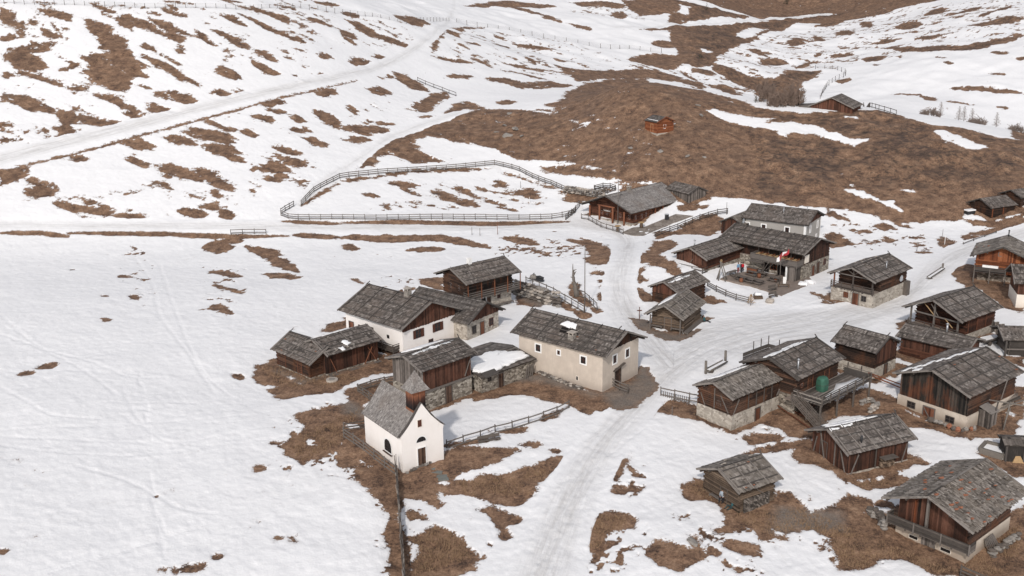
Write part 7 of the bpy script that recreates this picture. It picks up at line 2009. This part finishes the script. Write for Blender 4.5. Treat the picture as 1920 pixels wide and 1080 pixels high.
def plants():
    def behind(x, y, d):
        """a point on the ground at a given depth along a sight line column"""
        dd = ray(x, y); P = CAM+dd*d; return Vector((P[0], P[1], float(height(P[0], P[1]))))
    def P_(x, y, d): return CAM+ray(x, y)*d
    for i, (x, ytop, d, hh, l) in enumerate(((1764,205,262,7.8,'bare larch left of the pair right of the far barn'), (1809,207,262,8.6,'tallest bare larch on the right crest'), (1822,222,266,6.0,'bare larch touching the right side of the tallest one'), (1868,232,262,5.8,'lone bare larch at the far right crest'), (1798,218,268,5.6,'smaller bare larch left of the tallest one'))):
        p = behind(x, ytop+20, d); dd = ray(x, ytop); ztop = HC+dd[2]*d; p = Vector((P_(x, ytop, d)[0], P_(x, ytop, d)[1], 0)); p.z = float(height(p.x, p.y)); larch(p, max(4, ztop-p.z), l, i)
    for i, (x, yt, d, rad, l) in enumerate(((1744,214,264,2.4,'low bare bush left of the larches on the crest'), (1834,224,262,2.2,'low bare bush under the right larches'), (1905,240,262,1.8,'small bare bush at the right edge crest'))):
        P = P_(x, yt, d); q = Vector((P[0], P[1], float(height(P[0], P[1])))); bush(q, rad, max(2, P[2]-q.z), l, 60+i, 'twig')
    for i, (x, y, rad, h, l) in enumerate(((1488,198,2.6,8.2,'tall dense bare bush left of the far barn'), (1474,200,2.2,7.2,'bare bush at the left of the tall dense one'), (1460,199,1.8,5.0,'thin bare bush among the gully saplings'), (1437,192,2.4,6.0,'bare bush deep in the gully'), (1432,172,2.4,4.6,'upper bare bush in the gully'), (1449,200,1.5,4.2,'small bare sapling in the gully centre'), (1446,178,2.0,3.6,'low red brown bush in the gully'))):
        bush(gp(x, y), rad, h, l, 70+i, 'twig_red')
    for i, (x, y, h, l) in enumerate(((1314,112,3.6,'small dark evergreen at the gully edge'), (1474,8,6,'dark evergreen at the top of the view'), (1417,193,2.4,'tiny dark evergreen left of the gully bushes'), (1478,2,5,'second dark evergreen at the top of the view'), (1325,18,4,'dark evergreen on the far brown slope'))):
        firs(gp(x, y), h, l, 80+i)
    # dry grass standing in the turf near the viewer
    r = random.Random(9); mb = MB()
    zones = [tr('4', z) for z in ([640,560,760,560,930,780,660,864], [840,430,1330,350,1220,500,900,500], [1350,600,1650,590,1500,740,1340,740], [80,250,430,110,330,270,150,350])]+[tr('I', z) for z in ([230,560,680,520,1250,760,1560,880,900,850,400,640], [1560,850,1900,600,1900,890,1700,890], [640,200,900,320,1240,380,1000,400], [0,390,100,360,220,490,60,440])]+[tr('F', z) for z in ([80,610,600,810,1000,840,1200,870,600,820],)]+[tr('E', z) for z in ([1210,720,1900,700,1600,900,1300,800],)]+[tr('A', z) for z in ([0,900,900,1000,600,1060,200,1060],)]
    pts = []
    for z in zones:
        lo, hi = z.min(0), z.max(0); n = int((hi-lo).prod()*.10)
        for _ in range(n):
            x, y = r.uniform(lo[0], hi[0]), r.uniform(lo[1], hi[1]); ins = False; m_ = len(z)
            for i in range(m_):
                a, b = z[i], z[(i+1) % m_]
                if (a[1] > y) != (b[1] > y) and x < (b[0]-a[0])*(y-a[1])/(b[1]-a[1])+a[0]: ins = not ins
            if ins: pts.append((x, y))
    g = ground(*np.array(pts).T)
    tt, yy, MM = BARE; ci = np.clip(np.searchsorted(tt, g[:, 0]/g[:, 1]), 0, len(tt)-1); ri = np.clip(np.searchsorted(yy, g[:, 1]), 0, len(yy)-1); g = g[MM[ri, ci] > .3]
    for p in g:
        for k in range(3):
            a = r.uniform(0, 6.3); h = r.uniform(.12, .3); w = .03; dx, dy = r.uniform(-.25, .25), r.uniform(-.25, .25); lx, ly = r.uniform(-.15, .15), r.uniform(-.15, .15)
            b = len(mb.v); x, y, z = p[0]+dx, p[1]+dy, p[2]-.02; mb.v += [(x-w*math.cos(a), y-w*math.sin(a), z), (x+w*math.cos(a), y+w*math.sin(a), z), (x+lx, y+ly, z+h)]; mb.face((b, b+1, b+2))
    o = mb.build('dry_grass', 'dry'); o['kind'] = 'stuff'; tag(o, 'bleached dry grass standing in the bare turf around the houses', 'grass')
# ------------------------------------------------------------------ people
def person(p, rz, pose, coat, trousers, label, seed=0, skin=(.42, .26, .19), hair=(.05, .035, .025), s=1.0):
    """one continuous skinned body; the pose moves the joints"""
    J = {'pel': (0, 0, .95), 'spi': (0, .01, 1.15), 'che': (0, 0, 1.36), 'nek': (0, 0, 1.50), 'hea': (0, .015, 1.60), 'cro': (0, .01, 1.72)}
    for sd, n in ((-1, 'l'), (1, 'r')):
        J.update({'sh'+n: (sd*.19, 0, 1.41), 'el'+n: (sd*.24, .02, 1.13), 'wr'+n: (sd*.25, -.06, .89), 'ha'+n: (sd*.25, -.09, .80), 'hi'+n: (sd*.10, 0, .90), 'kn'+n: (sd*.12, -.02, .50), 'an'+n: (sd*.12, .02, .09), 'to'+n: (sd*.13, -.17, .04)})
    if pose == 'sit':
        for k in J: x, y, z = J[k]; J[k] = (x, y+.02, z-.47)
        for sd, n in ((-1, 'l'), (1, 'r')): J.update({'kn'+n: (sd*.15, -.43, .50), 'an'+n: (sd*.15, -.46, .09), 'to'+n: (sd*.16, -.63, .04), 'wr'+n: (sd*.15, -.24, .58), 'ha'+n: (sd*.12, -.31, .57), 'el'+n: (sd*.25, -.03, .70)})
    if pose == 'floor':
        for k in J: x, y, z = J[k]; J[k] = (x, y+.05+max(0, z-.95)*.35, z-.80)
        for sd, n in ((-1, 'l'), (1, 'r')): J.update({'kn'+n: (sd*.14, -.42, .38 if sd < 0 else .14), 'an'+n: (sd*.15, -.72, .08), 'to'+n: (sd*.16, -.84, .14), 'wr'+n: (sd*.27, .12, .10), 'ha'+n: (sd*.27, .05, .05), 'el'+n: (sd*.27, .15, .35)})
    if pose == 'walk':
        J['knl'] = (-.11, -.16, .52); J['anl'] = (-.11, -.22, .10); J['tol'] = (-.11, -.40, .05); J['anr'] = (.11, .25, .14); J['tor'] = (.11, .10, .04); J['wrl'] = (-.25, .12, .90); J['hal'] = (-.25, .14, .81); J['wrr'] = (.22, -.22, 1.0); J['har'] = (.2, -.3, .98)
    E_ = [('pel', 'spi'), ('spi', 'che'), ('che', 'nek'), ('nek', 'hea'), ('hea', 'cro')]
    for n in 'lr': E_ += [('che', 'sh'+n), ('sh'+n, 'el'+n), ('el'+n, 'wr'+n), ('wr'+n, 'ha'+n), ('pel', 'hi'+n), ('hi'+n, 'kn'+n), ('kn'+n, 'an'+n), ('an'+n, 'to'+n)]
    rad = {'pel': .155, 'spi': .15, 'che': .165, 'nek': .065, 'hea': .105, 'cro': .085, 'sh': .085, 'el': .06, 'wr': .042, 'ha': .045, 'hi': .11, 'kn': .075, 'an': .055, 'to': .045}
    ks = list(J); me = bpy.data.meshes.new('body'); me.from_pydata([tuple(c*s for c in J[k]) for k in ks], [(ks.index(a), ks.index(b)) for a, b in E_], [])
    o = bpy.data.objects.new('tmp', me); COL.objects.link(o)
    md = o.modifiers.new('s', 'SKIN'); me.skin_vertices
    for k, v in zip(ks, me.skin_vertices[0].data): q = rad.get(k, rad.get(k[:2])); v.radius = (q*s, q*s)
    me.skin_vertices[0].data[0].use_root = True
    sb = o.modifiers.new('u', 'SUBSURF'); sb.levels = 1; sb.render_levels = 1
    dg = bpy.context.evaluated_depsgraph_get(); m2 = bpy.data.meshes.new_from_object(o.evaluated_get(dg)); bpy.data.objects.remove(o); m2.name = 'body'
    cm = lambda n, c: MAT.setdefault(n, mat_plain(n, c, .85, .12))
    for m in (cm('coat_%d' % hash_s(str(coat)), coat), cm('trousers_%d' % hash_s(str(trousers)), trousers), cm('skin', skin), MAT['metal_dark']): m2.materials.append(m)
    segs = [(Vector(J[a])*s, Vector(J[b])*s, a, b) for a, b in E_]
    for f in m2.polygons:
        c = f.center; best = (9, 'pel')
        for a, b, na, nb in segs:
            d = b-a; t = max(0, min(1, (c-a).dot(d)/d.length_squared)); q = (c-a-d*t).length
            if q < best[0]: best = (q, nb)
        n = best[1]; f.material_index = 2 if n in ('hea', 'cro') or n[:2] == 'ha' else 1 if n[:2] in ('hi', 'kn', 'an') else 3 if n[:2] == 'to' else 0; f.use_smooth = True
    root = bpy.data.objects.new('person', m2); COL.objects.link(root); root.location = p; root.rotation_euler.z = rz; tag(root, label, 'person')
    h = Vector(J['cro'])*s; m = MB(); m.tube([(h.x, h.y+.035, h.z-.12), (h.x, h.y+.02, h.z-.02), (h.x, h.y+.015, h.z+.055), (h.x, h.y+.01, h.z+.085)], [.105*s, .125*s, .10*s, .03*s], 10); m.build('hair', cm('hair', hair), root)
    hd = Vector(J['hea'])*s; MB().tube([(hd.x, hd.y-.09*s, hd.z+.02), (hd.x, hd.y-.135*s, hd.z-.01)], [.02, .012], 5).build('nose', cm('skin', skin), root)
    for e in (-1, 1): MB().tube([(hd.x+e*.04*s, hd.y-.10*s, hd.z+.045), (hd.x+e*.04*s, hd.y-.112*s, hd.z+.045)], .012, 5).build('eye', 'dark', root)
    return root
RED, BLK, BLU, TEAL, WHT, GRY = (.48, .02, .03), (.02, .02, .024), (.16, .28, .40), (.03, .10, .11), (.6, .58, .56), (.14, .14, .15)
def people():
    z = Vector((0, 0, .18)); T_ = lambda x, y: gp(*tr('T', [x, y])[0])
    person(T_(415,425)+z, R(200), 'stand', RED, BLK, 'person in a red jacket standing at the inn wing wall', 1)
    person(T_(350,430)+z, R(20), 'stand', BLU, (.25, .04, .03), 'person in a light blue jacket standing left of the red jacket', 2)
    person(T_(390,420)+z, R(90), 'stand', BLK, BLK, 'person dressed in black between blue and red jackets', 3)
    person(T_(620,470)+z, R(-40), 'sit', BLK, BLU, 'person in a dark jacket sitting at the counter of the inn yard', 4)
    person(gp(*tr('C', [1640,470])[0])+Vector((.0, -.2, .35)), R(50), 'floor', (.05, .10, .16), BLK, 'person in dark blue leaning against the pale log hut', 5)
    person(gp(*tr('C', [1690,500])[0])+Vector((0, 0, .1)), R(60), 'floor', TEAL, BLK, 'person in dark teal reclining right of the pale log hut', 6)
    person(gp(*tr('I', [250,480])[0])+z*.3, R(-35), 'sit', (.03, .035, .07), BLK, 'person in navy sitting at the door of the small hut', 7)
    person(gp(*tr('I', [222,480])[0])+z*.3, R(-30), 'sit', (.30, .34, .38), BLK, 'person in grey sitting left of the navy one by the small hut', 8)
    person(gp(*tr('I', [275,520])[0])+z*.3, R(-60), 'floor', TEAL, (.04, .06, .06), 'person in teal stretched out on the turf by the small hut', 9)
    # guests and tables under the inn roof
    h = INN; r = random.Random(77); i = 0
    seat = ['leftmost', 'second', 'third', 'fourth', 'fifth', 'sixth', 'rightmost']
    cols = [(.55, .18, .10), GRY, WHT, (.5, .06, .05), (.10, .13, .22), (.35, .20, .12), BLK]
    for k in range(7):
        x = h.xw-7.6+1.12*k; q = h.pt(x, -h.yw-.5, h.TZ+.02)
        root = thing('dining_table', seat[k]+' wooden dining table on the upper terrace of the inn', 'table', q, h.root.rotation_euler.z, 'tables on the upper terrace')
        MB().box(-.4, .4, -.6, .6, .7, .76).build('table_top', 'straw', root); MB().box(-.06, .06, -.4, .4, 0, .7).build('leg', 'rail', root)
        person(h.pt(x+.1, -h.yw+.65, h.TZ), h.root.rotation_euler.z, 'sit', cols[k], BLK, seat[k]+' guest sitting at the rear row of the upper terrace', k)
        b = bench(h.pt(x+.55, -h.yw-.4, h.TZ), h.root.rotation_euler.z+R(90), seat[k]+' orange chair bench between tables of the upper terrace', 1.1, 'chair', 'wood_orange')
BUILD += [fences, troughs, poles, yard, stonework, plants, people]
# ------------------------------------------------------------------ assemble, light, camera
def main():
    global COL
    COL = new_collection(); make_materials()
    build_ground()
    for f in BUILD: f()
    sc = bpy.context.scene
    cam = bpy.data.cameras.new('camera'); co = bpy.data.objects.new('camera', cam); COL.objects.link(co)
    cam.sensor_width = 36; cam.lens = 36*FPX/1920; cam.clip_end = 5000; cam.clip_start = 1
    M = Matrix(((CX[0], CU[0], -CF[0], 0), (CX[1], CU[1], -CF[1], 0), (CX[2], CU[2], -CF[2], HC), (0, 0, 0, 1))); co.matrix_world = M
    sc.camera = co
    w = bpy.data.worlds.new('World'); sc.world = w; w.use_nodes = True; nt = w.node_tree
    sky = nt.nodes.new('ShaderNodeTexSky'); sky.sky_type = 'NISHITA'; sky.sun_disc = False
    EL, AZ = R(37), R(14)     # sun behind the viewer, a little to the left
    sky.sun_elevation = EL; sky.sun_rotation = math.pi+AZ; sky.dust_density = 5; sky.air_density = 1.0; sky.ozone_density = 1.0; sky.altitude = 1800
    bg = nt.nodes['Background']; bg.inputs['Strength'].default_value = .15
    hs = nt.nodes.new('ShaderNodeHueSaturation'); hs.inputs['Saturation'].default_value = .38   # thin high cloud greys the sky
    nt.links.new(sky.outputs[0], hs.inputs['Color']); nt.links.new(hs.outputs[0], bg.inputs['Color'])
    s = bpy.data.lights.new('sun', 'SUN'); s.energy = SUN_E; s.angle = R(SUN_A); s.color = (1, .95, .90)
    so = bpy.data.objects.new('sun', s); COL.objects.link(so)
    d = Vector((math.sin(AZ)*math.cos(EL), math.cos(AZ)*math.cos(EL), -math.sin(EL)))
    so.rotation_euler = d.to_track_quat('-Z', 'Y').to_euler()
    vs = sc.view_settings; vs.view_transform = 'Standard'; vs.look = 'None'; vs.gamma = 1; vs.exposure = EXPO
SUN_E, SUN_A, EXPO = 2.1, 2.5, .14
main()
